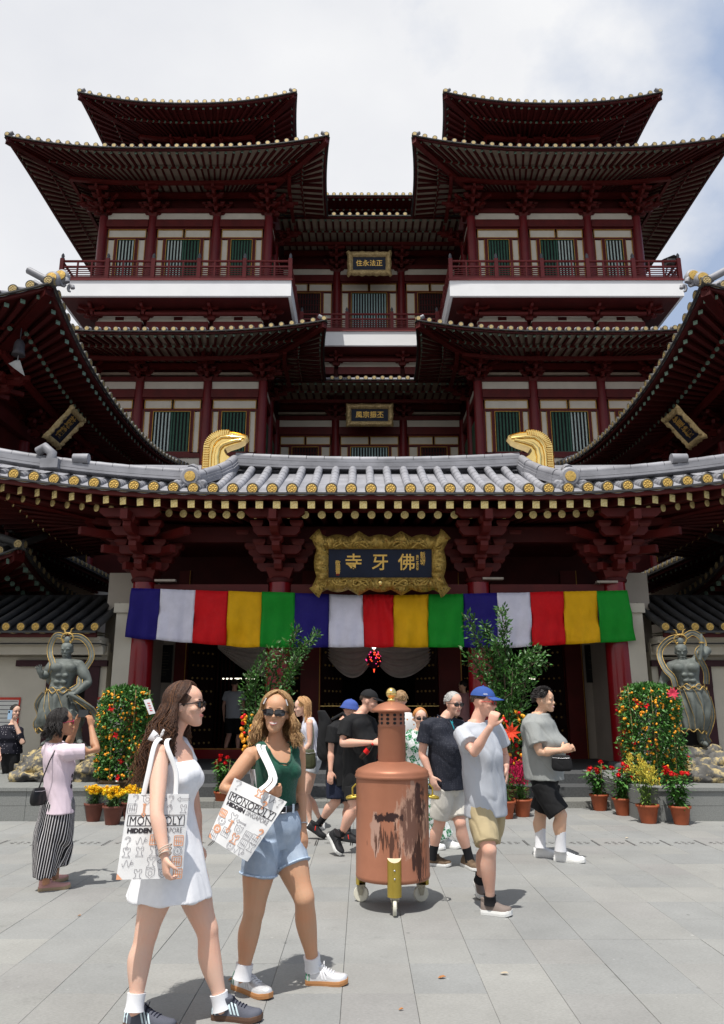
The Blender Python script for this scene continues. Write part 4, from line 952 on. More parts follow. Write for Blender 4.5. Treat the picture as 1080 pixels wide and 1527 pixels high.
# ================================================================== side pavilions (drum and bell towers)
def pavilion(s, lab, chars, plab):
    root = empty('side_pavilion', (0, 0, 0), lab, 'pavilion')
    def mx(x): return x if s < 0 else 2 * X0 - x
    xe = -7.03; zf = 9.75
    r1 = empty('upper_roof', (0, 0, 0), parent=root)
    kw = dict(sp=.346, rdisc=.108, indiv=True, rsp=.34, capm=capgreen, discm=capdull, fly=.9, roll_len=.6, slope=.5, soff=redd)
    # inner eave (facing the court)
    if s < 0: eave(r1, (xe, 15, zf), (xe, 27.6, zf), (-1, 0, 0), 2.6, .1, .68, .68, c=6.3, **kw)
    else: eave(r1, (mx(xe), 27.6, zf), (mx(xe), 15, zf), (1, 0, 0), 2.6, .1, .68, .68, c=6.3, **kw)
    if s < 0: eave(r1, (xe - 12, 15, zf), (xe, 15, zf), (0, 1, 0), 2.6, .1, .68, .68, c=6, **kw)
    else: eave(r1, (mx(xe), 15, zf), (mx(xe - 12), 15, zf), (0, 1, 0), 2.6, .1, .68, .68, c=6, **kw)
    # corner ornament
    cx = mx(xe + .25); q = MB(); p = V(cx, 14.85, zf + .68)
    q.lathe([(.16, .12), (.17, 0), (.12, -.02)], p + V(0, -.05, .18), 16, ax='y'); q.lathe([(.11, 0), (.11, -.04), (.001, -.05)], p + V(0, -.06, .18), 14, ax='y', m=1, sm=False)
    q.lathe([(.16, .12), (.17, 0), (.12, -.02)], p + V(-.13 * -s * -1, .1, .32), 16, ax='y'); q.lathe([(.11, 0), (.11, -.04), (.001, -.05)], p + V(-.13 * -s * -1, .08, .32), 14, ax='y', m=1, sm=False)
    for k in (-1, 1):
        q.tube([p + V(k * (.2 + .07 * math.cos(a)), .12, .18 + .10 * math.sin(a)) for a in [j * .8 for j in range(8)]], [.06, .06, .055, .05, .045, .04, .03, .02], 8)
        q.tube([p + V(k * (.34 + .05 * math.cos(a)), .16, .05 + .08 * math.sin(a)) for a in [j * .8 for j in range(7)]], [.05, .05, .045, .04, .035, .03, .02], 8)
    q.build('corner_ornament', [tile, golddisc], r1)
    # walls and posts of the upper floor
    xw = -9.55; b = MB(); b.box((mx(xw), 17.6, 4.4), (mx(-18), 26, zf + .1)); b.build('wall', redd, root)
    for y in (17.6, 20.2, 22.8, 25.9):
        c = MB(); c.lathe([(.2, 5), (.19, zf - .6)], (mx(xw), y, 0), 16); c.build('column', redp2, root)
        link('bracket_set', br_cor, root, M4=Matrix.Translation((mx(xw), y, zf - .95)) @ rotz(-s * PI / 2))
    for zz, hh in ((zf - .85, .35), (zf - 2.1, .45), (6.0, .2)):
        q = MB(); q.bar((mx(xw + .12), 17.7, zz), (mx(xw + .12), 25.8, zz), .2, hh); q.build('beam', redd, root)
    for ya, yb in ((17.9, 19.9), (20.5, 22.5), (23.1, 25.6)):
        q = MB(); q.box((mx(xw + .02), ya, 6.3), (mx(xw + .08), yb, zf - 2.4)); 
        for (c, d, e_, f_) in ((ya, yb, zf - 2.45, zf - 2.42), (ya, ya + .03, 6.3, zf - 2.42), (yb - .03, yb, 6.3, zf - 2.42)): q.box((mx(xw + .08), c, e_), (mx(xw + .1), d, f_), 1)
        q.build('door', [dark, goldtrim], root)
    # little verdigris caps of the inner brackets and a front post with a finial
    for y in (15.6, ): 
        q = MB(); q.box((mx(-9.3) - .1, y, 6.0), (mx(-9.3) + .1, y + .2, 7.1)); q.lathe([(.13, 0), (.14, .08), (.09, .14), (.11, .3), (.03, .42), (.02, .9)], (mx(-9.3), y + .1, 7.1), 12, m=1); q.build('balcony_post', [redrail, greyfin], root)
    # lower roof with a small curved eave
    r2 = empty('lower_roof', (0, 0, 0), parent=root); zl = 4.05
    kw2 = dict(sp=.30, rdisc=.095, indiv=True, rsp=.36, capm=capgreen, discm=capdull, fly=.5, roll_len=1.2, slope=.35, soff=creamd, t_m=tiled)
    if s < 0: eave(r2, (xe, 15, zl), (xe, 22, zl), (-1, 0, 0), 1.6, .1, .55, 0, c=4, hip1=False, **kw2)
    else: eave(r2, (mx(xe), 22, zl), (mx(xe), 15, zl), (1, 0, 0), 1.6, .1, 0, .55, c=4, hip0=False, **kw2)
    if s < 0: eave(r2, (xe - 6, 15, zl), (xe, 15, zl), (0, 1, 0), 1.6, .1, .55, .55, c=3, **kw2)
    else: eave(r2, (mx(xe), 15, zl), (mx(xe - 6), 15, zl), (0, 1, 0), 1.6, .1, .55, .55, c=3, **kw2)
    b = MB(); b.box((mx(xe - 1.5), 16.6, 2.5), (mx(-18), 26, 5.5)); b.build('lower_wall', creamd, root)
    # middle eave with plaster band
    r3 = empty('middle_roof', (0, 0, 0), parent=root)
    if s < 0: eave(r3, (-7.5, 15.6, 5.15), (-7.5, 24, 5.15), (-1, 0, 0), 1.8, .1, 0, 0, hip0=False, hip1=False, sp=.32, rdisc=.08, soff=redd, t_m=tile)
    else: eave(r3, (mx(-7.5), 24, 5.15), (mx(-7.5), 15.6, 5.15), (1, 0, 0), 1.8, .1, 0, 0, hip0=False, hip1=False, sp=.32, rdisc=.08, soff=redd, t_m=tile)
    # wind bell
    c = V(mx(xe - .75), 15.75, zf - .42)
    bell = empty('wind_bell', (0, 0, 0), 'dark bronze wind bell hanging under the corner of the %s pavilion roof' % ('left' if s < 0 else 'right'), 'bell', 'wind bells at the roof corners')
    bz = mat('dark_bronze', (.07, .065, .07), .5, .4, var=.2)
    q = MB(); q.lathe([(.02, .3), (.06, .28), (.11, .2), (.13, -.02), (.15, -.1), (.12, -.1)], c, 14); q.build('bell_body', bz, bell)
    q = MB(); q.tube([c + V(0, 0, .3), c + V(0, 0, .75)], .012, 6); q.build('hanger', bz, bell)
    q = MB(); q.tube([c + V(0, 0, -.1), c + V(0, 0, -.25)], .01, 6); q.prism([c + V(-.2, 0, -.3), c + V(-.05, 0, -.22), c + V(.05, 0, -.22), c + V(.12, 0, -.4), c + V(.2, 0, -.6), c + V(.06, 0, -.5), c + V(-.05, 0, -.42)], (0, .015, 0)); q.build('wind_vane', mat('pale_tin', (.35, .35, .34), .5, .4), bell)
    # leaning two-character plaque
    top = Vector((mx(-7.78), 19.35, 9.22)); bot = Vector((mx(-8.36), 19.35, 8.48)); d = (top - bot).normalized()
    xd = V(0, 1, 0) if s < 0 else V(0, -1, 0)
    n_ = len(chars); pr = plaque((top + bot) / 2, xd * 1, d, 1.0, 1.1, [(c_, 0, .19 - .36 * i, .36) for i, c_ in enumerate(chars)], plab, .4, n=90, amp=.05, fm=carvedpale)
    return root
pavilion(-1, 'left side pavilion with deep upturned eaves and green rafter ends', '鼓樓', 'gilt framed two character board leaning under the left pavilion eave')
pavilion(1, 'right side pavilion with deep upturned eaves and green rafter ends', '鐘樓', 'gilt framed two character board leaning under the right pavilion eave')
# ================================================================== low side galleries with a black tiled eave, wall and dark gateway
dred = mat('gate_maroon', (.035, .008, .012), .6, var=.2)
def gallery(s, lab):
    root = empty('side_gallery', (0, 0, 0), lab, 'gallery')
    def mx(x): return x if s < 0 else 2 * X0 - x
    def bx(name, x0, x1, y0, y1, z0, z1, m):
        q = MB(); q.box((mx(x0), y0, z0), (mx(x1), y1, z1)); return q.build(name, m, root)
    YG = 15.0; xin = -4.95; ze = zat(940, 14.2)
    kw = dict(sp=.27, rdisc=.085, indiv=True, rsp=.5, raft=False, bm=creamd, discm=golddisc, fly=.3, roll_len=1.9, slope=.42, soff=creamd, t_m=tiled)
    r = empty('roof', (0, 0, 0), parent=root)
    if s < 0: eave(r, (-11, 14.2, ze), (xin + .02, 14.2, ze), (0, 1, 0), .8, .02, 0, 0, hip0=False, hip1=False, **kw)
    else: eave(r, (mx(xin + .02), 14.2, ze), (mx(-11), 14.2, ze), (0, 1, 0), .8, .02, 0, 0, hip0=False, hip1=False, **kw)
    q = MB(); q.add([(mx(-11), 14.9, ze + .3), (mx(xin), 14.9, ze + .3), (mx(xin), 16.6, ze + 1.0), (mx(-11), 16.6, ze + 1.0)], [(0, 1, 2, 3)]); q.build('roof_slope', tiled, r)
    # cornices
    zc = ze - .09
    bx('cornice', -11, xin, 14.42, 15.0, zc - .07, zc, creamd); bx('cornice', -11, xin, 14.5, 15.0, zc - .16, zc - .072, creamd); bx('cornice', -11, xin, 14.62, 15.0, zc - .26, zc - .162, creamd)
    # wall with an opening for the dark gateway
    gx0, gx1 = -6.98 + .38, -5.95; zt_ = zat(1004, YG)
    wx0, wx1 = mx(-7.0), mx(-5.35)
    gl, gr = at(64, 1080, YG).x, at(143, 1080, YG).x
    bx('wall', -11, gl, YG, YG + .3, 0, zc - .25, creamd); bx('wall', gr, xin, YG, YG + .3, 0, zc - .25, creamd); bx('wall', gl, gr, YG, YG + .3, 2.5, zc - .25, creamd)
    bx('gateway_lintel', gl - .6, gr + .15, YG - .1, YG - .003, zat(994, YG), zat(985, YG), dred)
    bx('gateway_head', gl, gr, YG - .05, YG + .35, zat(994, YG) - .4, zat(994, YG), dred)
    bx('gateway_jamb', gl, gl + .25, YG - .04, YG + .35, 0, zat(994, YG) - .4, dred); bx('gateway_jamb', gr - .25, gr, YG - .04, YG + .35, 0, zat(994, YG) - .4, dred)
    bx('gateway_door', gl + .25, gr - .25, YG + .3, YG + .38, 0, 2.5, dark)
    bx('signboard', -11, at(122, 970, YG - .2).x, YG - .3, YG - .2, zat(978, YG), zat(963, YG), dred)
    bx('rain_shelf', -11, at(150, 960, YG - .5).x, YG - .55, YG - .02, zat(962, YG - .3), zat(962, YG - .3) + .02, black)
    bx('string_course', -11, xin, YG - .03, YG - .002, zat(984, YG), zat(980, YG), creamd)
    bx('wall', -11, -10.8, YG, 26, 0, 4, creamd)
    # end pier next to the red column
    px0, px1 = at(167, 1000, 14.6).x, at(189, 1000, 14.6).x
    bx('pier', px0, px1 + .12, 14.6, 15.4, 0, zat(914, 14.6), creamd); bx('pier_cap', px0 - .04, px1 + .14, 14.55, 15.4, zat(914, 14.6) + .002, zat(900, 14.6), creamd)
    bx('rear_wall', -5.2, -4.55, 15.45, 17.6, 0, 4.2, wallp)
gallery(-1, 'low cream side gallery with a black tiled roof left of the gate')
gallery(1, 'low cream side gallery with a black tiled roof right of the gate')
# ================================================================== figures: body from lofts fused by a voxel remesh
def remesh(mb, vox, smooth=3, disp=None, name='m', mats=(), keep=None):
    me = bpy.data.meshes.new('tmp'); me.from_pydata([tuple(v) for v in mb.v], [], mb.f); me.update()
    bmx = bmesh.new(); bmx.from_mesh(me); bmesh.ops.remove_doubles(bmx, verts=bmx.verts, dist=1e-6); bmesh.ops.recalc_face_normals(bmx, faces=bmx.faces); bmx.to_mesh(me); bmx.free()
    o = bpy.data.objects.new('tmp', me); col.objects.link(o)
    r = o.modifiers.new('r', 'REMESH'); r.mode = 'VOXEL'; r.voxel_size = vox; r.use_smooth_shade = True
    if smooth: s_ = o.modifiers.new('s', 'SMOOTH'); s_.factor = .5; s_.iterations = smooth
    bpy.context.view_layer.update()
    d = bpy.context.evaluated_depsgraph_get(); out = bpy.data.meshes.new_from_object(o.evaluated_get(d)); bpy.data.objects.remove(o); bpy.data.meshes.remove(me)
    out.name = name; out.materials.clear()
    for q in mats: out.materials.append(q)
    if disp:
        ns = [v.normal.copy() for v in out.vertices]
        for v, n in zip(out.vertices, ns): v.co += n * disp(v.co, n)
    out.polygons.foreach_set('use_smooth', [True] * len(out.polygons)); out.update()
    return out
def skin_mat(name, c, rough=.5):
    m = mat(name, c, rough, scale=6, c2=tuple(min(1, q * k) for q, k in zip(c, (1.10, .96, .90))), sub=.12, bump=.15, bscale=200, spec=.25); return m
def hair_mat(name, c, c2):
    m = mat(name, c, .45, scale=55, c2=c2, spec=.32, bump=.5, bscale=300, ramp=(.3, .7)); return m
lipm = mat('lips', (.46, .17, .15), .4, var=.1); teeth = mat('teeth', (.8, .78, .72), .3, var=.03); browm = mat('eyebrow', (.05, .025, .015), .7); eyew = mat('eye_white', (.7, .68, .65), .3, var=.02); eyed = mat('iris', (.03, .015, .01), .2)
lens = mat('dark_lens', (.012, .010, .012), .08, spec=.8, var=.1); wht = mat('white_cloth', (.72, .72, .74), .8, var=.04, bump=.1, bscale=500)
class Head:
    def __init__(s, c, f, up=(0, 0, 1), k=1.0, wide=1.0):
        s.c = Vector(c); s.f = Vector(f).normalized(); u = Vector(up); s.u = (u - s.f * u.dot(s.f)).normalized(); s.r = s.f.cross(s.u); s.k = k; s.w = wide
        s.M = Matrix((s.r, s.f, s.u)).transposed()
    def p(s, x, y, z): return s.c + (s.r * x * s.w + s.f * y + s.u * z) * s.k
    def add(s, mb):
        k = s.k; w_ = s.w
        S3 = lambda c, r: mb.sph(s.p(*c), (r[0] * k * w_, r[1] * k, r[2] * k), 18, 12, M3=s.M)
        sec = [(-.114, .012, .072, .046), (-.108, .024, .083, .030), (-.094, .038, .0875, .0), (-.075, .049, .0875, -.035), (-.052, .0565, .0865, -.062), (-.028, .0625, .087, -.080), (0, .068, .084, -.096), (.030, .0725, .090, -.107), (.062, .0735, .087, -.108), (.090, .064, .069, -.096), (.110, .045, .044, -.072), (.120, .016, .006, -.034)]
        mb.loft([(s.p(0, (a + b) / 2, z_), s.r, s.f, w1 * k * w_, (a - b) / 2 * k) for z_, w1, a, b in sec], 28, k=4, pw=2.15)
        for x in (-1, 1):
            S3((x * .036, .055, -.022), (.026, .027, .024)); S3((x * .0735, -.012, -.004), (.009, .018, .031)); S3((x * .026, .073, .024), (.028, .016, .009)); S3((x * .009, .090, -.029), (.008, .009, .0065))
        mb.tube([s.p(0, .079, .020), s.p(0, .089, -.004), s.p(0, .103, -.024), s.p(0, .092, -.033)], [.007 * k, .0085 * k, .0105 * k, .007 * k], 10)
        S3((0, .077, -.060), (.025, .0145, .018)); S3((0, .074, -.098), (.017, .016, .013))
    def face(s, root, smile=0, brow=None, glasses=None, eyes=True):
        k = s.k; q = MB()
        if smile:
            pts = [s.p(x, .0935 - x * x * 22, -.0555 + 9 * x * x) for x in (-.025, -.017, -.009, 0, .009, .017, .025)]; q.tube(pts, [.001*k, .0028*k, .0034*k, .003*k, .0034*k, .0028*k, .001*k], 8)
            pts = [s.p(x, .0935 - x * x * 22, -.0675 + 19 * x * x) for x in (-.025, -.017, -.009, 0, .009, .017, .025)]; q.tube(pts, [.001*k, .0032*k, .0042*k, .0045*k, .0042*k, .0032*k, .001*k], 8)
            q.build('lips', lipm, root)
            q = MB(); q.tube([s.p(x, .0925 - x * x * 22, -.0605 + 13 * x * x) for x in (-.021, -.012, 0, .012, .021)], [.002*k, .0048*k, .0052*k, .0048*k, .002*k], 8); q.build('teeth', teeth, root)
        else:
            for zz, r in ((-.0535, .0034), (-.0605, .0042)):
                q.tube([s.p(x, .0945 - x * x * 22, zz + 2 * x * x) for x in (-.022, -.012, 0, .012, .022)], [.001*k, r*k, r*k*.9, r*k, .001*k], 8)
            q.build('lips', lipm, root)
        q = MB()
        for x in (-1, 1): q.tube([s.p(x * .013, .0895, .0285), s.p(x * .030, .0875, .0315), s.p(x * .047, .075, .0265)], [.0022*k, .0028*k, .0012*k], 6)
        q.build('eyebrows', brow or browm, root)
        if eyes:
            q = MB()
            for x in (-1, 1): q.sph(s.p(x * .030, .0795, .006), (.0115*k, .006*k, .0055*k), 10, 6, M3=s.M); q.sph(s.p(x * .030, .0845, .006), (.005*k, .003*k, .005*k), 8, 6, m=1, M3=s.M); q.tube([s.p(x * .018, .084, .008), s.p(x * .030, .0875, .0125), s.p(x * .043, .079, .008)], .0018*k, 5, m=2)
            q.build('eyes', [eyew, eyed, eyed], root)
        if glasses is not None:
            fm, lm, hw, hh = glasses; q = MB()
            for x in (-1, 1):
                c = s.p(x * .034, .1, .004); pts = []
                for j in range(16):
                    t = 2 * PI * j / 16; a, b = math.cos(t), math.sin(t); pts.append(s.p(x * .034 + hw * math.copysign(abs(a) ** .6, a), .100 - abs(x * .034 + hw * a) ** 2 * 3.2, .003 + hh * math.copysign(abs(b) ** .6, b)))
                q.add([c] + pts, [(0, i + 1, (i + 1) % 16 + 1) for i in range(16)], 1, True)
                q.tube(pts + [pts[0]], .0022 * k, 6)
                q.tube([s.p(x * (.034 + hw), .094, .012), s.p(x * .078, .082, .013), s.p(x * .080, 0, .008), s.p(x * .078, -.02, .0)], [.0035*k, .003*k, .0025*k, .0025*k], 6)
            q.tube([s.p(-.034 + hw, .1, .008), s.p(0, .102, .010), s.p(.034 - hw, .1, .008)], .0025 * k, 6)
            q.build('sunglasses', [fm, lm], root)
def limb(mb, pts, radii, f=None, k=4):
    """pts joints; radii list of (t along total, radius or (ra, rb), offset vector)"""
    P = [Vector(p) for p in pts]; L_ = [0]
    for a, b in zip(P, P[1:]): L_.append(L_[-1] + (b - a).length)
    def pos(t):
        s = t * (len(P) - 1); i = min(int(s), len(P) - 2); return lerp(P[i], P[i + 1], s - i)
    secs = []
    for r in radii:
        t, rr = r[0], r[1]; off = r[2] if len(r) > 2 else 0
        p = pos(t); d = (pos(min(1, t + .05)) - pos(max(0, t - .05))).normalized()
        ff = Vector(f) if f is not None else Vector((0, -1, 0)); b = (ff - d * ff.dot(d))
        if b.length < .1: b = d.orthogonal()
        b.normalize(); a = d.cross(b); ra, rb = rr if isinstance(rr, tuple) else (rr, rr)
        secs.append((p + b * off, a, b, ra, rb))
    mb.loft(secs, 16, k=k)
def leg_r(g=1.0, male=False):    # t: 0 hip, 1 knee, 2 ankle  (in halves)
    if male: L_ = [(0, .088), (.12, .088), (.25, .080), (.4, .062), (.5, .056, .004), (.56, .052), (.66, .058, -.010), (.76, .052, -.008), (.9, .036), (1, .036)]
    else: L_ = [(0, .086), (.12, .087), (.25, .078), (.4, .060), (.5, .053, .006), (.56, .050), (.66, .054, -.012), (.76, .048, -.010), (.9, .033), (1, .034)]
    return [(t[0], t[1] * g, (t[2] if len(t) > 2 else 0)) for t in L_]
def arm_r(g=1.0): return [(t, r * g) for t, r in ((0, .046), (.12, .047), (.3, .041), (.5, .034), (.62, .037), (.8, .029), (1, .0225))]
def hand(mb, wr, d, nrm, thumb, curl=.5, k=1.0, spread=.0, curls=None, tcurl=.6, palm=True):
    """wrist, direction, palm normal (towards the palm side), thumb side vector"""
    wr = Vector(wr); d = Vector(d).normalized(); n = Vector(nrm); n = (n - d * n.dot(d)).normalized(); t = Vector(thumb); t = (t - d * t.dot(d) - n * t.dot(n)).normalized()
    mb.loft([(wr - d * .03 * k, t, n, .024 * k, .019 * k), (wr, t, n, .025 * k, .018 * k), (wr + d * .035 * k, t, n, .035 * k, .017 * k), (wr + d * .07 * k, t, n, .040 * k, .0145 * k), (wr + d * .088 * k, t, n, .037 * k, .011 * k)], 14)
    kn = wr + d * .080 * k; lens_ = (.070, .078, .072, .057); cl = curls or [curl] * 4
    for i in range(4):
        o = t * ((.030 - i * .0195) * k); p = kn + o; a = cl[i] * .55; fd = (d + t * (spread * (1.5 - i))).normalized(); pts = [p - fd * .02 * k, p]
        for seg, fr in enumerate((.45, .31, .24)):
            dd = fd * math.cos(a) + n * math.sin(a); p = p + dd * lens_[i] * fr * k; pts.append(p); a += cl[i] * 1.1
        mb.tube(pts, [.0095*k, .0098*k, .0088*k, .0082*k, .0066*k], 8)
    p = wr + d * .018 * k + t * .022 * k; td = (t * .75 + d * .65 + n * .25).normalized(); td2 = (d * (1 - tcurl * .5) + t * .1 + n * tcurl).normalized()
    mb.tube([p - td * .01, p + td * .032 * k, p + td * .032 * k + (td + td2).normalized() * .03 * k, p + td * .032 * k + (td + td2).normalized() * .03 * k + td2 * .024 * k], [.014*k, .0125*k, .0105*k, .008*k], 8)
def wrinkle(amp=.004, sc_=9, dirv=(1, 1, .45), seed=0):
    dv = Vector(dirv) * sc_
    def f(p, n):
        q = Vector((p.x * dv.x + seed, p.y * dv.y, p.z * dv.z)); a = noise.noise(q); b = noise.noise(q * 2.3 + Vector((5, 3, 1)))
        c = noise.noise(Vector((p.x * dv.x * .9 + p.z * 3, p.y * dv.y * .9, (p.z + p.x * .6) * dv.z * 1.1 + seed))); return amp * (a * 1.3 + b * .45 - .8 * max(0, 1 - abs(c) * 3.2) ** 2)
    return f
def shoe(root, heel, toe, mats, hgt=.075, L_=None, wd=.048, stripes=0, laces=True, sole_h=.026, name='shoe', nrm=(0, 0, 1), heeltab=None, lowslip=False):
    """heel and toe: ground points of the sole; mats: upper, sole, accents, lace"""
    heel, toe = Vector(heel), Vector(toe); d = (toe - heel); L_ = d.length; d.normalize(); n = Vector(nrm); n = (n - d * n.dot(d)).normalized(); s = d.cross(n)
    r = empty(name, (0, 0, 0), parent=root)
    prof = [(0, .55), (.03, .78), (.12, .86), (.3, .78), (.5, .82), (.68, 1.0), (.82, .96), (.93, .70), (1, .36)]
    q = MB(); ring = lambda k, h, ex=1.0: [heel + d * (t * L_) + s * (w_ * wd * ex * k) + n * (h + (.012 * max(0, t - .8) / .2) * (1)) for t, w_ in prof]
    A = ring(1, 0) + ring(-1, 0)[::-1]; B = ring(1.04, sole_h * .5) + ring(-1.04, sole_h * .5)[::-1]; C = ring(1.0, sole_h) + ring(-1, sole_h)[::-1]; N = len(A)
    q.add(A + B + C, [(i, (i+1) % N, N + (i+1) % N, N + i) for i in range(N)] + [(N + i, N + (i+1) % N, 2*N + (i+1) % N, 2*N + i) for i in range(N)] + [tuple(range(2*N, 3*N)), tuple(range(N-1, -1, -1))], 0, False)
    q.build('sole', mats[1], r)
    hs = [(0.015, .60, .86), (.06, .8, .98), (.14, .86, 1.0), (.26, .80, .98), (.36, .78, .98), (.46, .8, .88), (.58, .88, .72), (.70, .96, .58), (.82, .92, .50), (.92, .68, .42), (.985, .34, .28)]
    secs = []; M_ = 12
    vs = []
    for t, w_, h in hs:
        hh = hgt * h; 
        for j in range(M_ + 1):
            a = PI * j / M_; cx = math.cos(a); cz = math.sin(a) ** (.8)
            if .05 < t < .42:   # ankle opening: narrower at the top
                cx = math.copysign(abs(cx) ** 1.2, cx) * (1)
            vs.append(heel + d * (t * L_) + s * (cx * w_ * wd * .97) + n * (sole_h - .004 + cz * hh + .012 * max(0, t - .8) / .2))
    K = len(hs); f = [(i*(M_+1)+j, i*(M_+1)+j+1, (i+1)*(M_+1)+j+1, (i+1)*(M_+1)+j) for i in range(K-1) for j in range(M_)] + [tuple(range(M_, -1, -1)), tuple(range((K-1)*(M_+1), K*(M_+1)))]
    q = MB(); q.add(vs, f, 0, True); q.build('upper', mats[0], r)
    def surf(t, a, e=.002):
        for i in range(len(hs) - 1):
            if hs[i][0] <= t <= hs[i+1][0]: 
                u = (t - hs[i][0]) / (hs[i+1][0] - hs[i][0]); w_ = lerp(hs[i][1], hs[i+1][1], u); h = lerp(hs[i][2], hs[i+1][2], u); break
        return heel + d * (t * L_) + s * (math.cos(a) * (w_ * wd * .97 + e)) + n * (sole_h - .004 + math.sin(a) ** .8 * (hgt * h + e) + .012 * max(0, t - .8) / .2)
    if stripes:
        q = MB()
        for sd in (0, 1):
            for k in range(stripes):
                t0 = .40 + k * .075; pts = []
                for j in range(6):
                    a = lerp(.12, 1.0, j / 5); tt = t0 - .10 * (j / 5); a2 = a if sd == 0 else PI - a
                    pts += [surf(tt, a2, .0015), surf(tt + .040, a2, .0015)]
                q.add(pts, [(2*j, 2*j+1, 2*j+3, 2*j+2) for j in range(5)], 0, True)
            q.build('stripes', mats[2], r, kind='stuff'); q = MB()
    if heeltab is not None:
        q = MB(); pts = []
        for j in range(9):
            a = PI * j / 8; pts += [surf(.016, a, .002) if 1 else 0, surf(.11, a, .002)]
        q.add(pts, [(2*j, 2*j+1, 2*j+3, 2*j+2) for j in range(8)], 0, True); q.build('heel_tab', heeltab, r)
    if laces:
        q = MB()
        for k in range(5):
            t = .42 + k * .06; q.tube([surf(t, PI/2 - .55, .002), surf(t + .01, PI/2, .005), surf(t, PI/2 + .55, .002)], .0028, 5)
        for sgn in (-1, 1): q.tube([surf(.42, PI/2, .006), surf(.42, PI/2, .012) + s * sgn * .02 + n * .012, surf(.45, PI/2 + sgn * .8, .008) + s * sgn * .0, surf(.5, PI/2 + sgn * 1.0, .006)], .0025, 5)
        q.build('laces', mats[3], r)
    q = MB(); ank = heel + d * (.22 * L_) + n * (sole_h + hgt * .9)
    q.loft([(ank - n * .03, s, d, .036, .052), (ank + n * .006, s, d, .037, .056), (ank + n * .012, s, d, .033, .05)], 14); q.build('collar', mats[2] if len(mats) < 5 else mats[4], r)
    return r
def crp(P, k=5):
    P = [Vector(p) for p in P]; D = []
    for i in range(len(P) - 1):
        a, b, c, d = P[max(0, i-1)], P[i], P[i+1], P[min(len(P)-1, i+2)]
        for j in range(k): t = j / k; D.append(.5 * ((2*b) + (c-a)*t + (2*a-5*b+4*c-d)*t*t + (3*b-a-3*c+d)*t**3))
    return D + [P[-1]]
def sock(root, ankle, upto, m, r=.040):
    q = MB(); a, b = Vector(ankle), Vector(upto); q.tube([a - (b - a) * .3, a, lerp(a, b, .5), b], [r * 1.1, r, r * .98, r * 1.04], 14); return q.build('sock', m, root)
def long_hair(root, hd, m, length=.35, n=150, wave=.02, spread=.06, seed=1, side_part=0.0, front=62, cut=None, r0=.011, back_only=False, drop_fwd=0, curl=2.6, cap=True, name='hair', wind=(0,0,0), tuck=0):
    R = random.Random(seed); q = MB(); k = hd.k
    if cap:
        vs = []; NA, NE = 32, 12
        for e_ in range(NE + 1):
            el = PI / 2 - (PI / 2 + .55) * e_ / NE
            for a_ in range(NA):
                az = 2 * PI * a_ / NA; front_f = max(0, math.cos(az)); el2 = max(el, -.6 + front_f ** 1.5 * 1.27)
                vs.append(hd.p(.0805 * math.cos(el2) * math.sin(az), -.014 + .101 * math.cos(el2) * math.cos(az), .035 + .090 * math.sin(el2)))
        q.add(vs, [(e_*NA+a_, e_*NA+(a_+1)%NA, (e_+1)*NA+(a_+1)%NA, (e_+1)*NA+a_) for e_ in range(NE) for a_ in range(NA)], 0, True)
    for i in range(n):
        az = R.uniform(-PI, PI) if not back_only else R.choice((-1, 1)) * R.uniform(1.2, PI)
        ly = R.uniform(0, 1); lift = .003 + .016 * ly
        sgn = 1 if az > side_part else -1
        aa = abs(az); pts = []; rad = []
        fr = math.radians(front)
        e0 = R.uniform(1.25, 1.5) if aa < 1.2 else R.uniform(.7, 1.45)
        N1 = 7
        for j in range(N1):
            t = j / (N1 - 1); el = lerp(e0, -.12 + R.uniform(-.06, .06), t)
            a2 = aa if aa > fr + .45 else lerp(aa, fr + .45 + aa * .12, t ** .7)
            a2 = max(a2, fr * t) * sgn
            pts.append(hd.p((.080 + lift) * math.cos(el) * math.sin(a2), -.014 + (.100 + lift) * math.cos(el) * math.cos(a2), .035 + (.089 + lift) * math.sin(el)))
            rad.append(r0 * (.7 + .5 * t) * k)
        p = pts[-1].copy(); o = (p - hd.c); o.z = 0; o.normalize(); Lh = length * R.uniform(.72, 1.06); N2 = 12; ph = noise.noise(V(az * 1.6, seed, 0)) * 7 + ly * .8 + R.uniform(-.22, .22); ph2 = ph + 1.4; w_ = wave * (1 + .5 * noise.noise(V(az * 3, seed, 4))) * R.uniform(.8, 1.15)
        tn = Vector((-o.y, o.x, 0)); sp_ = spread * R.uniform(.2, 1.1)
        for j in range(1, N2 + 1):
            t = j / N2
            c = p + Vector((0, 0, -Lh * t)) + o * (sp_ * (t ** .8)) + Vector(wind) * t + hd.f * drop_fwd * t * (1 if aa < 1.9 else -.3)
            amp_ = w_ * min(1, t * 2.2)
            c += tn * (math.sin(ph + t * curl * 2 * PI) * amp_) + o * (math.cos(ph2 + t * curl * 2 * PI) * amp_ * .6)
            pts.append(c); rad.append(max(.0015, r0 * k * (1.25 - t * .9) * (1 - .75 * max(0, t - .7) / .3)))
        R2 = [(a, a * .55) for a in rad]; q.tube(pts, R2, 6)
    o = q.build(name, m, root); return o
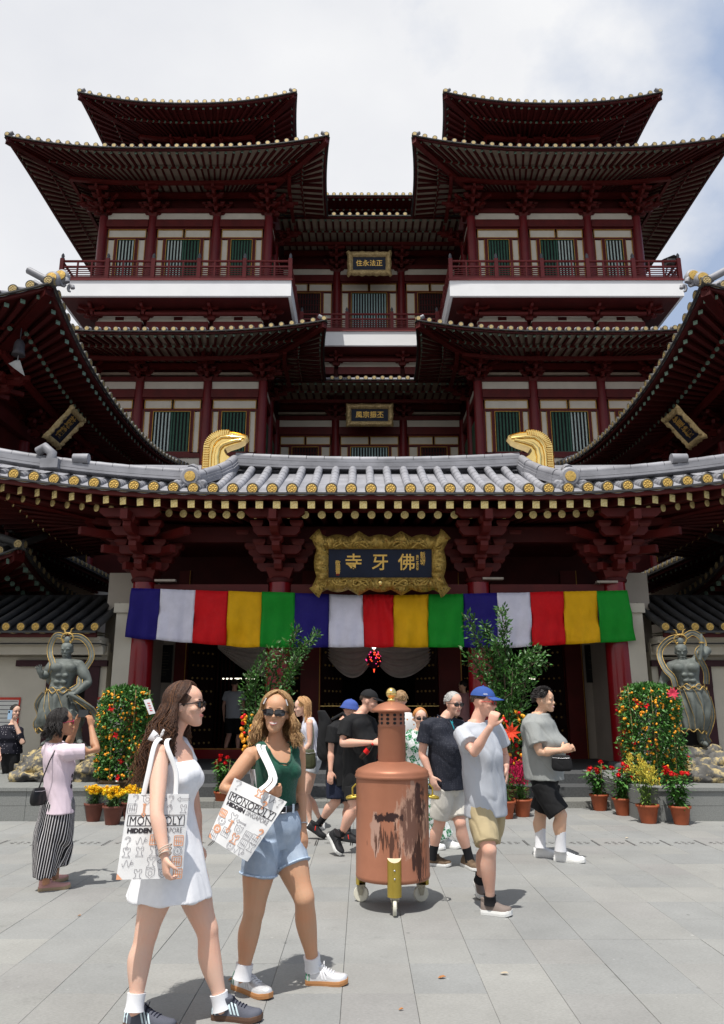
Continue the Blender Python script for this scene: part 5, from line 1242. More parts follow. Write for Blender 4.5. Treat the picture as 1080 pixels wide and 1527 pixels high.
def short_hair(root, hd, m, thick=.012, n=220, seed=2, ln=.022, line=.95, up_=.4, low=-.45, name='hair'):
    R = random.Random(seed); q = MB(); vs = []; NA, NE = 32, 12
    for e_ in range(NE + 1):
        el = PI / 2 - (PI / 2 - low) * e_ / NE
        for a_ in range(NA):
            az = 2 * PI * a_ / NA; ff = max(0, math.cos(az)); el2 = max(el, low + ff ** 1.3 * (line - low))
            if abs(math.sin(az)) > .8 and el2 < -.1: el2 = max(el2, -.05)
            lf = thick * (1 - .6 * e_ / NE)
            vs.append(hd.p((.076 + lf) * math.cos(el2) * math.sin(az), -.014 + (.096 + lf) * math.cos(el2) * math.cos(az), .035 + (.085 + lf) * math.sin(el2)))
    q.add(vs, [(e_*NA+a_, e_*NA+(a_+1)%NA, (e_+1)*NA+(a_+1)%NA, (e_+1)*NA+a_) for e_ in range(NE) for a_ in range(NA)], 0, True)
    for i in range(n):
        az = R.uniform(-PI, PI); ff = max(0, math.cos(az)); lo = low + ff ** 1.3 * (line - low); el = R.uniform(max(lo, low), 1.5)
        if abs(math.sin(az)) > .8: el = max(el, 0)
        lf = thick * .7
        b = hd.p((.076 + lf) * math.cos(el) * math.sin(az), -.014 + (.096 + lf) * math.cos(el) * math.cos(az), .035 + (.085 + lf) * math.sin(el))
        o = (b - hd.p(0, -.014, .035)).normalized(); dr = (o * up_ - hd.f * .45 - hd.u * .35 * (1 - up_) + Vector((R.uniform(-.22, .22), R.uniform(-.22, .22), R.uniform(-.15, .15)))).normalized()
        q.tube([b - o * .004, b + dr * ln * .5, b + dr * ln - hd.u * ln * .2], [(.005, .0035), (.0045, .003), (.0008, .0008)], 5)
    return q.build(name, m, root)
def person(label, J, skin, build='f', vox=.0065, g=1.0, group=None, face=None, hk=1.0, hands=(None, None), belly=0, arms=True, nofeet=False, headw=1.0):
    """J: world joints; keys head, hf (face dir), neck, chest, pelvis, f (body front), shR, elR, wrR, shL ..., hipR, knR, anR ..."""
    f = Vector(J['f']).normalized(); r = f.cross(Vector((0, 0, 1))).normalized(); up = Vector((0, 0, 1))
    root = empty('person', (0, 0, 0), label, 'person', group)
    hd = Head(J['head'], J['hf'], J.get('hu', (0, 0, 1)), hk, headw)
    mb = MB(); hd.add(mb)
    male = build == 'm'
    P, C, N = Vector(J['pelvis']), Vector(J['chest']), Vector(J['neck'])
    W_ = dict(f=[(.105, .085), (.155, .110), (.160, .112), (.118, .085), (.130, .095), (.140, .105), (.150, .085), (.085, .06), (.05, .05)],
              m=[(.11, .09), (.150, .115), (.155, .118), (.145, .115), (.155, .120), (.172, .122), (.175, .10), (.10, .07), (.058, .058)])[build]
    ax = (C - P); sp = [P - up * .11, P - up * .04, P + ax * .12, P + ax * .52, P + ax * .78, C, lerp(C, N, .55), lerp(C, N, .88), N + (N - C).normalized() * .03]
    sh = [.0, -.01, -.008, .0 + belly * .5, .008 + belly, .01, .0, -.005, 0]
    mb.loft([(p + f * s_, r, f, a * g, (b + (belly * .8 if i in (3, 4) else 0)) * g) for i, (p, s_, (a, b)) in enumerate(zip(sp, sh, W_))], 20, pw=2.2)
    nk = hd.p(0, -.025, -.075); mb.tube([N - up * .03, lerp(N, nk, .5), nk, hd.p(0, -.02, -.02)], [.058 * (1.12 if male else .92), .050 * (1.15 if male else .88), .048 * (1.15 if male else .86), .05], 14)
    for s in 'RL':
        sg = 1 if s == 'R' else -1
        if 'sh' + s in J and arms:
            S, E_, W__ = (Vector(J[k + s]) for k in ('sh', 'el', 'wr'))
            mb.tube([lerp(C, N, .6) + r * sg * .06, lerp(lerp(C, N, .75), S, .6), S], [.055 * g, .055 * g, .047 * g], 12)
            ga = g * (1.12 if male else 1.04)
            limb(mb, [S, E_, W__], arm_r(ga), f=f); mb.sph(S, .050 * ga, 12, 8)
            h = hands[0 if s == 'R' else 1]
            if h: hand(mb, W__, k=(1.08 if male else .95) * 1.0, **h)
            else: hand(mb, W__, (W__ - E_), -r * sg, f, .45, (1.08 if male else .95))
        if 'hip' + s in J:
            H_, K_, A_ = (Vector(J[k + s]) for k in ('hip', 'kn', 'an'))
            limb(mb, [H_, K_, A_], leg_r(g * (1.04 if male else 1.0) * J.get('lg', 1), male), f=J.get('kf' + s, f))
            if not nofeet:
                td = Vector(J['toe' + s]).normalized(); mb.tube([A_, A_ + td * .012 - up * .03], [.034, .030], 10)
    me = remesh(mb, vox, 4, name='body', mats=[skin]); o = link('body', me, root)
    if face is not None: hd.face(root, **face)
    return root, hd, f, r
def shirt(root, J, f, r, m, hem=-.16, g=1.0, sleeve=.62, sr=.072, male=True, belly=0, loose=.02, amp=.006, vox=.009, name='shirt', seed=0, neckr=.075, tank=False, widen=0):
    up = Vector((0, 0, 1)); P, C, N = Vector(J['pelvis']), Vector(J['chest']), Vector(J['neck']); mb = MB(); ax = C - P
    base = dict(m=[(.165, .125), (.160, .125), (.158, .125), (.165, .13), (.180, .13), (.182, .105), (.115, .08), (neckr, neckr * .9)], f=[(.165, .118), (.15, .11), (.13, .098), (.138, .105), (.148, .115), (.150, .09), (.10, .07), (neckr, neckr * .9)])['m' if male else 'f']
    sp = [P + up * hem, P + ax * .1, P + ax * .5, P + ax * .78, C, lerp(C, N, .55), lerp(C, N, .86), N + (N - C).normalized() * .012]; sh = [0, 0, belly * .5, .008 + belly, .01, 0, -.005, 0]
    mb.loft([(p + f * s_, r, f, (a + loose + (widen if i < 2 else 0)) * g, (b + loose + (belly * .8 if i in (2, 3) else belly * .4 if i < 2 else 0)) * g) for i, (p, s_, (a, b)) in enumerate(zip(sp, sh, base))], 22, pw=2.2)
    if not tank:
        for s in 'RL':
            if 'sh' + s not in J: continue
            sg = 1 if s == 'R' else -1; S, E_, W_ = (Vector(J[k + s]) for k in ('sh', 'el', 'wr'))
            end = lerp(S, E_, sleeve) if sleeve <= 1 else lerp(E_, W_, sleeve - 1)
            mb.tube([lerp(C, N, .62) + r * sg * .08, lerp(lerp(C, N, .75), S, .7) , S, lerp(S, E_, min(.5, sleeve * .6))] + ([E_] if sleeve > 1 else []) + [end], [.082 * g, .077 * g, .075 * g, sr * .95] + ([sr * .85] if sleeve > 1 else []) + [sr], 14)
    me = remesh(mb, vox, 2, wrinkle(amp, 8, (1, 1, .55), seed), name, [m]); return link(name, me, root)
def shorts(root, J, f, r, m, length=.75, g=1.0, lr=.095, top=.06, male=True, amp=.005, vox=.009, name='shorts', seed=3, flare=1.0, belt=None, tr=None):
    up = Vector((0, 0, 1)); P, C = Vector(J['pelvis']), Vector(J['chest']); mb = MB()
    a, b = (.165, .125) if male else (.165, .118); wa, wb = (.158, .122) if male else (.135, .10)
    mb.loft([(P - up * .12, r, f, a * .82 * g, b * .85 * g), (P - up * .03, r, f, a * 1.04 * g, b * 1.06 * g), (P + up * .03, r, f, a * 1.03 * g, b * 1.03 * g), (P + up * top, r, f, lerp(a, wa, .6) * g * 1.03, lerp(b, wb, .6) * 1.03 * g), (P + up * (top + .04), r, f, wa * g * 1.03, wb * g * 1.03)], 20, pw=2.2)
    for s in 'RL':
        H_, K_, A_ = (Vector(J[k + s]) for k in ('hip', 'kn', 'an'))
        ends = lerp(H_, K_, length) if length <= 1 else lerp(K_, A_, length - 1)
        path = [H_ + up * .04, lerp(H_, K_, min(.45, length * .5)), ends] if length <= 1 else [H_ + up * .04, lerp(H_, K_, .5), K_, lerp(K_, A_, (length - 1) * .6), ends]
        t_ = tr or .108 * g; rr = [t_, t_ * .99, lr * flare] if length <= 1 else [.104 * g, .098 * g, lr * .95, lr * flare * .95, lr * flare]
        mb.tube(path, rr, 18)
    me = remesh(mb, vox, 2, wrinkle(amp, 9, (1, 1, .5), seed), name, [m]); return link(name, me, root)
def PJ(Y, d, f, hf, toes, hu=(0, 0, 1), **k):
    J = dict(f=f, hf=hf, hu=hu)
    for a, b in d.items(): J[a] = at(b[0], b[1], Y + (b[2] if len(b) > 2 else 0))
    for s, t in zip('RL', toes): J['toe' + s] = t
    J.update(k); return J
def finish(root, base):
    base = Vector((base[0], base[1], base[2])); root.location = base
    for o in bpy.data.objects:
        if o.parent == root: o.location = o.location - base
def leg_to_shoe(root, J, s, heel, toe, mats, sockm, sockr=.042, sockh=.06, **k):
    A = J['an' + s]; K_ = J['kn' + s]
    shoe(root, heel, toe, mats, **k)
    if sockm: sock(root, A, A + (K_ - A).normalized() * sockh, sockm, sockr)
sk_f = skin_mat('skin_fair', (.66, .43, .33)); sk_t = skin_mat('skin_tanned', (.52, .30, .185)); sk_m = skin_mat('skin_ruddy', (.62, .38, .29)); sk_a = skin_mat('skin_warm', (.60, .39, .27)); sk_d = skin_mat('skin_brown', (.40, .22, .13))
sole_gum = mat('gum_sole', (.42, .20, .08), .6); sole_w = mat('white_sole', (.72, .72, .70), .5, var=.03)
# ---------------------------------------------------------------- woman in the white dress
f1 = Vector((.90, -.42, 0)).normalized()
J1 = PJ(4.42, dict(head=(278, 1053), neck=(256, 1100), chest=(259, 1152), pelvis=(256, 1252),
    shR=(238, 1124, -.15), elR=(234, 1212, -.33), wrR=(246, 1278, -.40), shL=(276, 1122, .17), elL=(290, 1205, .2), wrL=(296, 1262, .16),
    hipR=(246, 1290, -.06), knR=(216, 1396, -.10), anR=(201, 1502, -.16), hipL=(276, 1286, .06), knL=(308, 1388, .04), anL=(330, 1500, .02)), f1, (.985, -.12, .06), ((1, -.2, -.1), (1, -.1, -.1)), lg=1.12)
p1, h1, f, r = person('young woman in a short white dress with long wavy brown hair and sunglasses', J1, sk_f, 'f', .0054, face=dict(glasses=(black, lens, .026, .017)), g=1.0,
    hands=(dict(d=(.18, -.1, -1), nrm=(.75, .5, 0), thumb=(.65, -.7, -.2), curl=.95, tcurl=.7), None))
wd_ = mat('white_linen', (.78, .78, .80), .85, scale=30, var=.03, bump=.15, bscale=600)
def dress():
    mb = MB(); P, C, N = (J1[k] for k in ('pelvis', 'chest', 'neck')); up = V(0, 0, 1); ax = C - P
    hem = at(251, 1338, 4.42); 
    mb.loft([(hem + V(0, 0, .0) + r * .0, r, f, .215, .235), (lerp(hem, P, .45), r, f, .195, .195), (P + up * .02, r, f, .178, .135), (P + ax * .5, r, f, .134, .106), (P + ax * .78 + f * .015, r, f, .145, .125), (C + f * .022, r, f, .148, .128), (lerp(C, N, .34) + f * .012, r, f, .142, .098)], 26, k=5)
    for s in (-1, 1): mb.sph(C + f * .095 + r * s * .062 - up * .035, (.055, .052, .058), 14, 10)
    me = remesh(mb, .007, 3, lambda p, n: (.005 * math.sin(math.atan2(p.y - P.y, p.x - P.x) * 7 + noise.noise(p * 3) * 2) * max(0, min(1, (P.z - p.z + .1) / .35))) + wrinkle(.004, 8)(p, n), 'dress', [wd_]); link('dress', me, p1)
    # straps and a bow behind the neck
    q = MB()
    for s in (-1, 1):
        a = lerp(C, N, .36) + r * s * .085 + f * .085; b = lerp(C, N, .9) + r * s * .085; c = lerp(C, N, .42) + r * s * .08 - f * .09
        q.tube([a - V(0, 0, .05), a, lerp(a, b, .6) + f * .02, b + up * .018 + r*s*.02, lerp(b, c, .5) - f * .03, c, c - V(0, 0, .04)], [(.022, .005)] * 7, 8, fr=r)
    q.build('straps', wd_, p1)
    q = MB(); b0 = at(240, 1104, 4.30); 
    for dx, dz, w in ((-.055, .03, .03), (.035, .045, .028), (-.03, -.045, .016), (.02, -.05, .016)):
        q.tube([b0, b0 + V(dx * .5, -.01, dz * .5), b0 + V(dx, -.012, dz)], [(.006, .005), (w * .8, .008), (w, .005)], 8, fr=(0, 0, 1) if abs(dz) < .04 else (1, 0, 0))
    q.build('bow', wd_, p1)
dress()
hb = hair_mat('hair_brown', (.030, .013, .008), (.095, .042, .022))
hbt = hair_mat('hair_auburn_ends', (.09, .035, .015), (.22, .10, .045))
long_hair(p1, h1, hb, .40, 700, .020, .085, seed=5, front=64, r0=.0062, drop_fwd=.03, curl=2.6, wind=(-.05, 0, 0))
long_hair(p1, h1, hbt, .45, 160, .026, .095, seed=9, front=66, r0=.0042, drop_fwd=.04, curl=3.4, cap=False, name='hair_ends', wind=(-.05, 0, 0))
long_hair(p1, h1, hbt, .43, 90, .034, .12, seed=31, front=66, r0=.0018, drop_fwd=.04, curl=3, cap=False, name='loose_hair', wind=(-.06, 0, 0))
# bracelets and ring
q = MB(); wr = J1['wrR']
for k in range(3):
    c = wr + V(0, 0, .012 + .016 * k); dd_ = (J1['wrR'] - J1['elR']).normalized(); a_ = dd_.cross(V(0, 1, 0)).normalized(); b_ = dd_.cross(a_); pts = [c + (a_ * math.cos(t) + b_ * math.sin(t)) * .030 + V(0, 0, .006 * math.sin(t + k)) for t in [2 * PI * j / 14 for j in range(15)]]; q.tube(pts, .0032, 6)
q.build('bracelets', mat('pale_beads', (.6, .5, .42), .4), p1)
sn = mat('slate_suede', (.09, .095, .12), .8, bump=.2, bscale=200); snl = mat('dark_laces', (.012, .014, .03), .6); ltb = mat('pale_blue_stripe', (.55, .68, .72), .6); drs = mat('dark_gum_sole', (.10, .055, .035), .6)
hl = at_z(186, 1531, 0.0); 
leg_to_shoe(p1, J1, 'R', at_z(187, 1530, 0), at_z(262, 1541, 0), (sn, drs, ltb, snl, sn), wht, .0455, stripes=3, heeltab=ltb, wd=.045)
leg_to_shoe(p1, J1, 'L', at_z(317, 1518, 0), at_z(391, 1524, 0), (sn, drs, ltb, snl, sn), wht, .0455, stripes=3, heeltab=ltb, wd=.045)
# ---------------------------------------------------------------- woman in the green top
f2 = Vector((.52, -.85, 0)).normalized()
J2 = PJ(4.85, dict(head=(412, 1064, -.03), neck=(411, 1107), chest=(412, 1142), pelvis=(408, 1232),
    shR=(374, 1127, -.07), elR=(335, 1176, -.16), wrR=(392, 1184, -.27), shL=(444, 1122, .10), elL=(447, 1180, .16), wrL=(452, 1234, .06),
    hipR=(391, 1262, -.06), knR=(378, 1360, -.08), anR=(362, 1455, -.10), hipL=(425, 1256, .08), knL=(453, 1340, -.02), anL=(467, 1440, .10)), f2, (-.03, -1, .03), ((.85, -.5, 0), (.95, -.3, 0)), hu=(.07, 0, 1), lg=1.16)
p2, h2, f, r = person('smiling woman in a dark green knitted top and denim shorts wearing black sunglasses', J2, sk_t, 'f', .0054, face=dict(smile=1, brow=mat('brow_fair', (.20, .10, .05), .7), glasses=(black, lens, .031, .0185)), hk=1.0,
    hands=(dict(d=(1, -.05, .12), nrm=(-.1, .9, .3), thumb=(.2, -.1, 1), curl=1.0, tcurl=.8), dict(d=(.12, -.3, -1), nrm=(-.7, .6, .1), thumb=(-.3, -1, 0), curl=.35)))
grn = mat('green_knit', (.008, .075, .045), .85, scale=60, var=.15, bump=.5, bscale=300, sheen=.2)
def top2():
    up = V(0, 0, 1); P, C, N = (J2[k] for k in ('pelvis', 'chest', 'neck')); mb = MB(); ax = C - P
    b0 = lerp(P, C, .34)
    mb.loft([(b0, r, f, .136, .106), (lerp(P, C, .55), r, f, .132, .102), (P + ax * .78 + f * .012, r, f, .140, .112), (C + f * .02, r, f, .148, .120), (lerp(C, N, .45) + f * .004, r, f, .150, .094), (lerp(C, N, .62), r, f, .145, .085)], 26, k=5)
    for s in (-1, 1): mb.sph(C + f * .088 + r * s * .066 - up * .03, (.058, .054, .056), 14, 10)
    for s in (-1, 1): mb.tube([lerp(C, N, .3) + r * s * .09 + f * .07, lerp(C, N, .62) + r * s * .098 + f * .065, lerp(C, N, .93) + r * s * .105 + f * .01, lerp(C, N, .6) + r * s * .10 - f * .07], [(.035, .02)] * 4, 12, fr=r)
    me = remesh(mb, .006, 3, wrinkle(.003, 9), 'knit_top', [grn])
    # cut the scooped neckline: faces of the upper chest that lie near the middle are dropped
    bmx = bmesh.new(); bmx.from_mesh(me); nk = lerp(C, N, .92) + f * .07
    dl = []
    for fc in bmx.faces:
        p = fc.calc_center_median() - nk; a = p.dot(r) / .073; b = p.z / .115
        if a * a + b * b < 1 and p.dot(f) > -.17: dl.append(fc)
    bmesh.ops.delete(bmx, geom=dl, context='FACES'); bmx.to_mesh(me); bmx.free()
    link('knit_top', me, p2)
    q = MB(); pts = []
    for j in range(25):
        t = PI + PI * j / 24; pl = nk + r * .073 * math.cos(t) + V(0, 0, .115 * math.sin(t)); pts.append(pl)
    # project the neckline trim onto the body front
    bv = bpy.data.objects
    from mathutils.bvhtree import BVHTree
    tree = BVHTree.FromPolygons([v.co for v in me.vertices], [list(p.vertices) for p in me.polygons])
    pts2 = []
    for p in pts:
        h = tree.find_nearest(p + f * .02); pts2.append(h[0] + h[1] * .002 if h[0] else p)
    q.tube(pts2, .0055, 8); q.build('neckline', grn, p2)
    q = MB()
    for k in range(4):
        a = lerp(C, N, -.1) + r * (.150 - k * .0) + f * (-.045 + k * .022) ; b = b0 + r * .128 + f * (-.035 + k * .018)
        q.tube([a + r * .004, lerp(a, b, .5) - r * .010, b], [(.0045, .003)] * 3, 6)
    q.build('side_stripes', wht, p2)
top2()
denim = mat('light_denim', (.27, .34, .44), .85, scale=7, c2=(.42, .49, .58), bump=.3, bscale=400); 
J2s = dict(J2)
shorts(p2, J2s, f, r, denim, .46, g=1.0, lr=.106, top=.075, male=False, amp=.005, vox=.007, tr=.112)
q = MB(); up = V(0, 0, 1); P = J2['pelvis']
for s in 'RL':
    e_ = lerp(J2['hip' + s], J2['kn' + s], .46); d_ = (J2['kn' + s] - J2['hip' + s]).normalized(); a_ = r - d_ * r.dot(d_); a_.normalize(); b_ = d_.cross(a_); q.tube([e_ - d_*.012 + (a_ * math.cos(t) + b_ * math.sin(t)) * .109 for t in [2 * PI * j / 24 for j in range(25)]], .005, 6)
q.build('hem', mat('frayed_hem', (.45, .55, .68), .9, scale=80, var=.3), p2)
belt = MB(); c0 = P + up * .105; belt.tube([c0 + r * (.152 * math.cos(t)) + f * (.117 * math.sin(t)) for t in [2 * PI * j / 32 for j in range(33)]], [(.018, .006)] * 33, 8, fr=(0, 0, 1)); belt.build('belt', black, p2)
q = MB(); bk = c0 + f * .124; q.tube([bk + r * a + up * b for a, b in ((-.02, -.018), (.02, -.018), (.02, .018), (-.02, .018), (-.02, -.018))], .004, 6); q.build('buckle', steel, p2)
q = MB()
for a in (.5, -.5, 2.4): q.bar(c0 + r * .158 * math.sin(a) + f * .124 * math.cos(a) - up * .025, c0 + r * .158 * math.sin(a) + f * .124 * math.cos(a) + up * .025, .012, .008)
q.build('belt_loops', denim, p2)
hbl = hair_mat('hair_honey', (.17, .085, .035), (.42, .25, .11))
long_hair(p2, h2, hbl, .20, 640, .020, .06, seed=4, front=50, r0=.0060, drop_fwd=.02, curl=1.5)
hbl2 = hair_mat('hair_golden', (.40, .24, .10), (.62, .42, .20)); long_hair(p2, h2, hbl2, .21, 200, .022, .065, seed=14, front=52, r0=.0042, drop_fwd=.02, curl=2.0, cap=False, name='hair_highlights')
long_hair(p2, h2, hbl2, .20, 90, .028, .085, seed=33, front=58, r0=.0017, curl=2, cap=False, name='loose_hair')
q = MB()
for s in (-1, 1): q.bar(h2.p(s * .060, .070, .085), h2.p(s * .074, .064, .050), .010, .005)
q.build('hair_clips', wht, p2)
q = MB(); nb = lerp(J2['neck'], h2.c, .12)
q.tube([nb + r * .052 * math.cos(t) + f * (.056 * math.sin(t)) - up * (.03 + .02 * math.sin(t)) for t in [PI * j / 20 for j in range(-2, 23)]], .003, 6)
q.tube([nb + r * .050 * math.cos(t) + f * (.066 * math.sin(t)) - up * (.05 + .05 * math.sin(t)) for t in [PI * j / 20 for j in range(0, 21)]], .0016, 5); q.sph(nb + f * .07 - up * .105, .007, 8, 6)
q.build('necklace', steel, p2)
q = MB()
for s_, e_ in (('R', 'R'), ('L', 'L')):
    wr = J2['wr' + s_]; dd_ = (wr - J2['el' + s_]).normalized(); a_ = dd_.orthogonal().normalized(); b_ = dd_.cross(a_); q.tube([wr - dd_ * .02 + (a_ * math.cos(t) + b_ * math.sin(t)) * .028 for t in [2 * PI * j / 14 for j in range(15)]], .0038, 6)
q.build('bracelets', steel, p2)
silver = mat('silver_leather', (.62, .62, .63), .35, .35, bump=.2, bscale=60); gtab = mat('green_tab', (.02, .28, .13), .6)
leg_to_shoe(p2, J2, 'R', at_z(350, 1472, 0), at_z(404, 1492, 0), (silver, sole_gum, wht, wht, silver), wht, .048, stripes=2, heeltab=gtab, wd=.047)
leg_to_shoe(p2, J2, 'L', at_z(456, 1467, 0), at_z(519, 1469, 0), (silver, sole_gum, wht, wht, silver), wht, .048, stripes=2, heeltab=gtab, wd=.047)
# ---------------------------------------------------------------- woman photographing the left statue
f3 = Vector((.86, .5, 0)).normalized()
J3 = PJ(7.25, dict(head=(93, 1079), neck=(83, 1109), chest=(86, 1138), pelvis=(86, 1205), shR=(100, 1123, -.13), elR=(143, 1119, -.05), wrR=(136, 1084, .12), shL=(74, 1120, .17), elL=(100, 1114, .42), wrL=(114, 1082, .36),
    hipR=(88, 1216, -.07), knR=(82, 1265, -.06), anR=(68, 1313, -.06), hipL=(82, 1216, .08), knL=(86, 1262, .1), anL=(82, 1306, .1)), f3, (.88, .42, .1), ((.95, -.05, -.3), (.95, .1, -.3)))
p3, h3, f, r = person('woman in a pale pink shirt raising a phone towards the left statue', J3, sk_d, 'f', .0074, face=dict(glasses=(mat('pink_frame', (.5, .05, .12), .3), lens, .024, .017), eyes=False), g=1.02,
    hands=(dict(d=(-.25, .1, 1), nrm=(-.8, .5, .0), thumb=(-.5, .8, .3), curl=.75), dict(d=(.15, 0, 1), nrm=(.8, -.3, 0), thumb=(.3, -.8, .3), curl=.75)))
pink = mat('pale_pink_cotton', (.66, .54, .60), .85, var=.03, bump=.1, bscale=500)
shirt(p3, J3, f, r, pink, -.04, 1.03, .62, .075, male=False, amp=.006, vox=.008, seed=4)
def stripe_mat(name, cen, n, c1, c2, width=.28):
    m = mat(name, c1, .85, var=.1); t = m.node_tree; b = t.nodes['Principled BSDF']; l = t.links.new; g = t.nodes.new('ShaderNodeNewGeometry'); s = t.nodes.new('ShaderNodeSeparateXYZ'); l(g.outputs['Position'], s.inputs[0])
    def mth(op, a, b_=0):
        x = t.nodes.new('ShaderNodeMath'); x.operation = op
        for i, q in enumerate((a, b_)):
            if isinstance(q, (int, float)): x.inputs[i].default_value = q
            else: l(q, x.inputs[i])
        return x.outputs[0]
    zx = mth('MULTIPLY', s.outputs['Z'], cen[3]); xx = mth('SUBTRACT', mth('SUBTRACT', s.outputs['X'], cen[0]), mth('SUBTRACT', zx, cen[2] * cen[3])); yy = mth('SUBTRACT', s.outputs['Y'], cen[1])
    ang = mth('ARCTAN2', yy, xx); fr_ = mth('FRACT', mth('MULTIPLY', ang, n / (2 * PI))); st_ = mth('LESS_THAN', fr_, width)
    mx_ = t.nodes.new('ShaderNodeMixRGB'); mx_.inputs[1].default_value = (*c1, 1); mx_.inputs[2].default_value = (*c2, 1); l(st_, mx_.inputs[0]); l(mx_.outputs[0], b.inputs['Base Color']); return m
Pc = J3['pelvis']; stm = stripe_mat('striped_cloth', (Pc.x, Pc.y, Pc.z, .12), 46, (.012, .012, .015), (.65, .62, .62))
def wide_trousers():
    mb = MB(); up = V(0, 0, 1); P = J3['pelvis']; a1 = at(66, 1302, 7.2); a2 = at(86, 1290, 7.35)
    mb.loft([(P + up * .10, r, f, .145, .125), (P, r, f, .178, .150), (P - up * .25, r, f, .165, .15), (lerp(P, a2, .7), r, f, .125, .13), (a2, r, f, .105, .09)], 20)
    mb.loft([(P, r, f, .165, .14), (lerp(P, a1, .4), r, f, .15, .15), (lerp(P, a1, .8), r, f, .12, .115), (a1 - up * .03, r, f, .10, .085)], 20)
    me = remesh(mb, .008, 3, lambda p, n: .010 * math.sin(math.atan2(p.y - P.y, p.x - P.x) * 9 + p.z * 2) * max(0, min(1, (P.z - p.z) / .4)) + wrinkle(.005, 7)(p, n), 'striped_trousers', [stm]); link('striped_trousers', me, p3)
wide_trousers()
hblk = hair_mat('hair_black', (.006, .005, .005), (.022, .017, .015))
long_hair(p3, h3, hblk, .14, 360, .014, .045, seed=8, front=62, r0=.0085, curl=1.4)
q = MB(); q.tube([h3.p(.078 * math.sin(t), .03, .035 + .092 * math.cos(t)) for t in [-1.2 + 2.4 * j / 12 for j in range(13)]], .006, 6); q.build('hair_band', mat('blue_band', (.08, .15, .5), .4), p3)
esp = mat('pink_canvas', (.50, .27, .24), .8); tan_s = mat('rope_sole', (.35, .26, .16), .8)
leg_to_shoe(p3, J3, 'R', at_z(56, 1329, 0), at_z(105, 1325, 0), (esp, tan_s, esp, esp, esp), None, laces=False, hgt=.055, wd=.045); leg_to_shoe(p3, J3, 'L', at_z(62, 1316, 0), at_z(102, 1313, 0), (esp, tan_s, esp, esp, esp), None, laces=False, hgt=.055, wd=.045)
# print on her shirt
q = MB(); R3_ = random.Random(3)
for k in range(22):
    c = J3['chest'] + r * R3_.uniform(.03, .11) + f * .118 - up * R3_.uniform(.08, .34); q.sph(c, (.010, .012, .016), 6, 4)
q.build('shirt_print', mat('dark_print', (.05, .04, .05), .8), p3)
# her phone and shoulder bag
ph = empty('phone', (0, 0, 0), 'black phone held up by the woman in the pale pink shirt', 'phone')
pc = at(125, 1064, 7.52); pdx = Vector((.5, -.86, 0)); q = MB(); b = MB(); b.box((-.075, -.004, -.037), (.075, .004, .037)); o = b.build('case', black, ph); M_ = frame4(pc, V(.86, -.5, 0), V(.5, .86, .1)); o.matrix_basis = M_
b = MB(); b.box((-.068, -.0052, -.033), (.068, -.0042, .033)); o = b.build('screen', mat('phone_screen', (.05, .055, .06), .15), ph); o.matrix_basis = M_
def purse(label, c, w, h, d, m, path, rot=0, name='shoulder_bag', straps=.006):
    r_ = empty(name, (0, 0, 0), label, 'bag'); mb = MB(); c = Vector(c); a = V(math.cos(rot), math.sin(rot), 0); b_ = V(-a.y, a.x, 0)
    mb.loft([(c - V(0, 0, h/2), a, b_, w * .38, d * .35), (c - V(0, 0, h * .3), a, b_, w * .5, d * .5), (c + V(0, 0, h * .2), a, b_, w * .47, d * .45), (c + V(0, 0, h/2), a, b_, w * .38, d * .2)], 14, pw=2.6)
    me = remesh(mb, .008, 2, wrinkle(.003, 14), 'body', [m]); link('body', me, r_)
    q = MB(); q.tube(path, [(straps, .003)] * len(path), 6, fr=(1, 0, 0)); q.build('strap', m, r_)
    q = MB(); q.tube([c + V(0, 0, h * .33) - a * w * .4 - b_ * d * .35, c + V(0, 0, h * .30) - b_ * d * .5, c + V(0, 0, h * .33) + a * w * .4 - b_ * d * .35], .003, 5); q.build('zip', steel, r_)
purse('small black crossbody bag hanging on the striped trousers of the photographing woman', at(57, 1188, 7.05), .17, .15, .07, black, [at(57, 1178, 7.05), at(64, 1160, 7.04), at(74, 1135, 7.05), at(84, 1115, 7.12), at(89, 1108, 7.22)], 1.2)
# ---------------------------------------------------------------- woman in black on the phone at the far left
blkc = mat('black_cloth', (.010, .010, .011), .85, var=.15, bump=.1, bscale=300)
def dots(name, base, dot, scale, th=.22, feat='F1', rough=.8):
    m = mat(name, base, rough, var=.06); t = m.node_tree; b = t.nodes['Principled BSDF']; g = t.nodes.new('ShaderNodeNewGeometry'); v_ = t.nodes.new('ShaderNodeTexVoronoi'); v_.inputs['Scale'].default_value = scale; v_.inputs['Randomness'].default_value = .35
    c = t.nodes.new('ShaderNodeMath'); c.operation = 'LESS_THAN'; c.inputs[1].default_value = th; x = t.nodes.new('ShaderNodeMixRGB'); x.inputs[1].default_value = (*base, 1); x.inputs[2].default_value = (*dot, 1)
    t.links.new(g.outputs['Position'], v_.inputs['Vector']); t.links.new(v_.outputs['Distance'], c.inputs[0]); t.links.new(c.outputs[0], x.inputs[0]); t.links.new(x.outputs[0], b.inputs['Base Color']); return m
J4 = PJ(13.5, dict(head=(23, 1062), neck=(18, 1082), chest=(15, 1100), pelvis=(14, 1138), shL=(2, 1088, 0), elL=(-4, 1108, -.1), wrL=(0, 1125, -.15), shR=(28, 1090, -.05), elR=(34, 1108, -.2), wrR=(21, 1074, -.22),
    hipR=(18, 1142), knR=(18, 1170), anR=(17, 1200), hipL=(10, 1142), knL=(8, 1170), anL=(7, 1200)), (.5, -.86, 0), (.75, -.65, 0), ((.5, -.8, 0), (.5, -.8, 0)))
J4['pelvis'].z = .86; 
for s in 'RL': J4['hip' + s].z = .80; J4['kn' + s].z = .45; J4['an' + s].z = .1
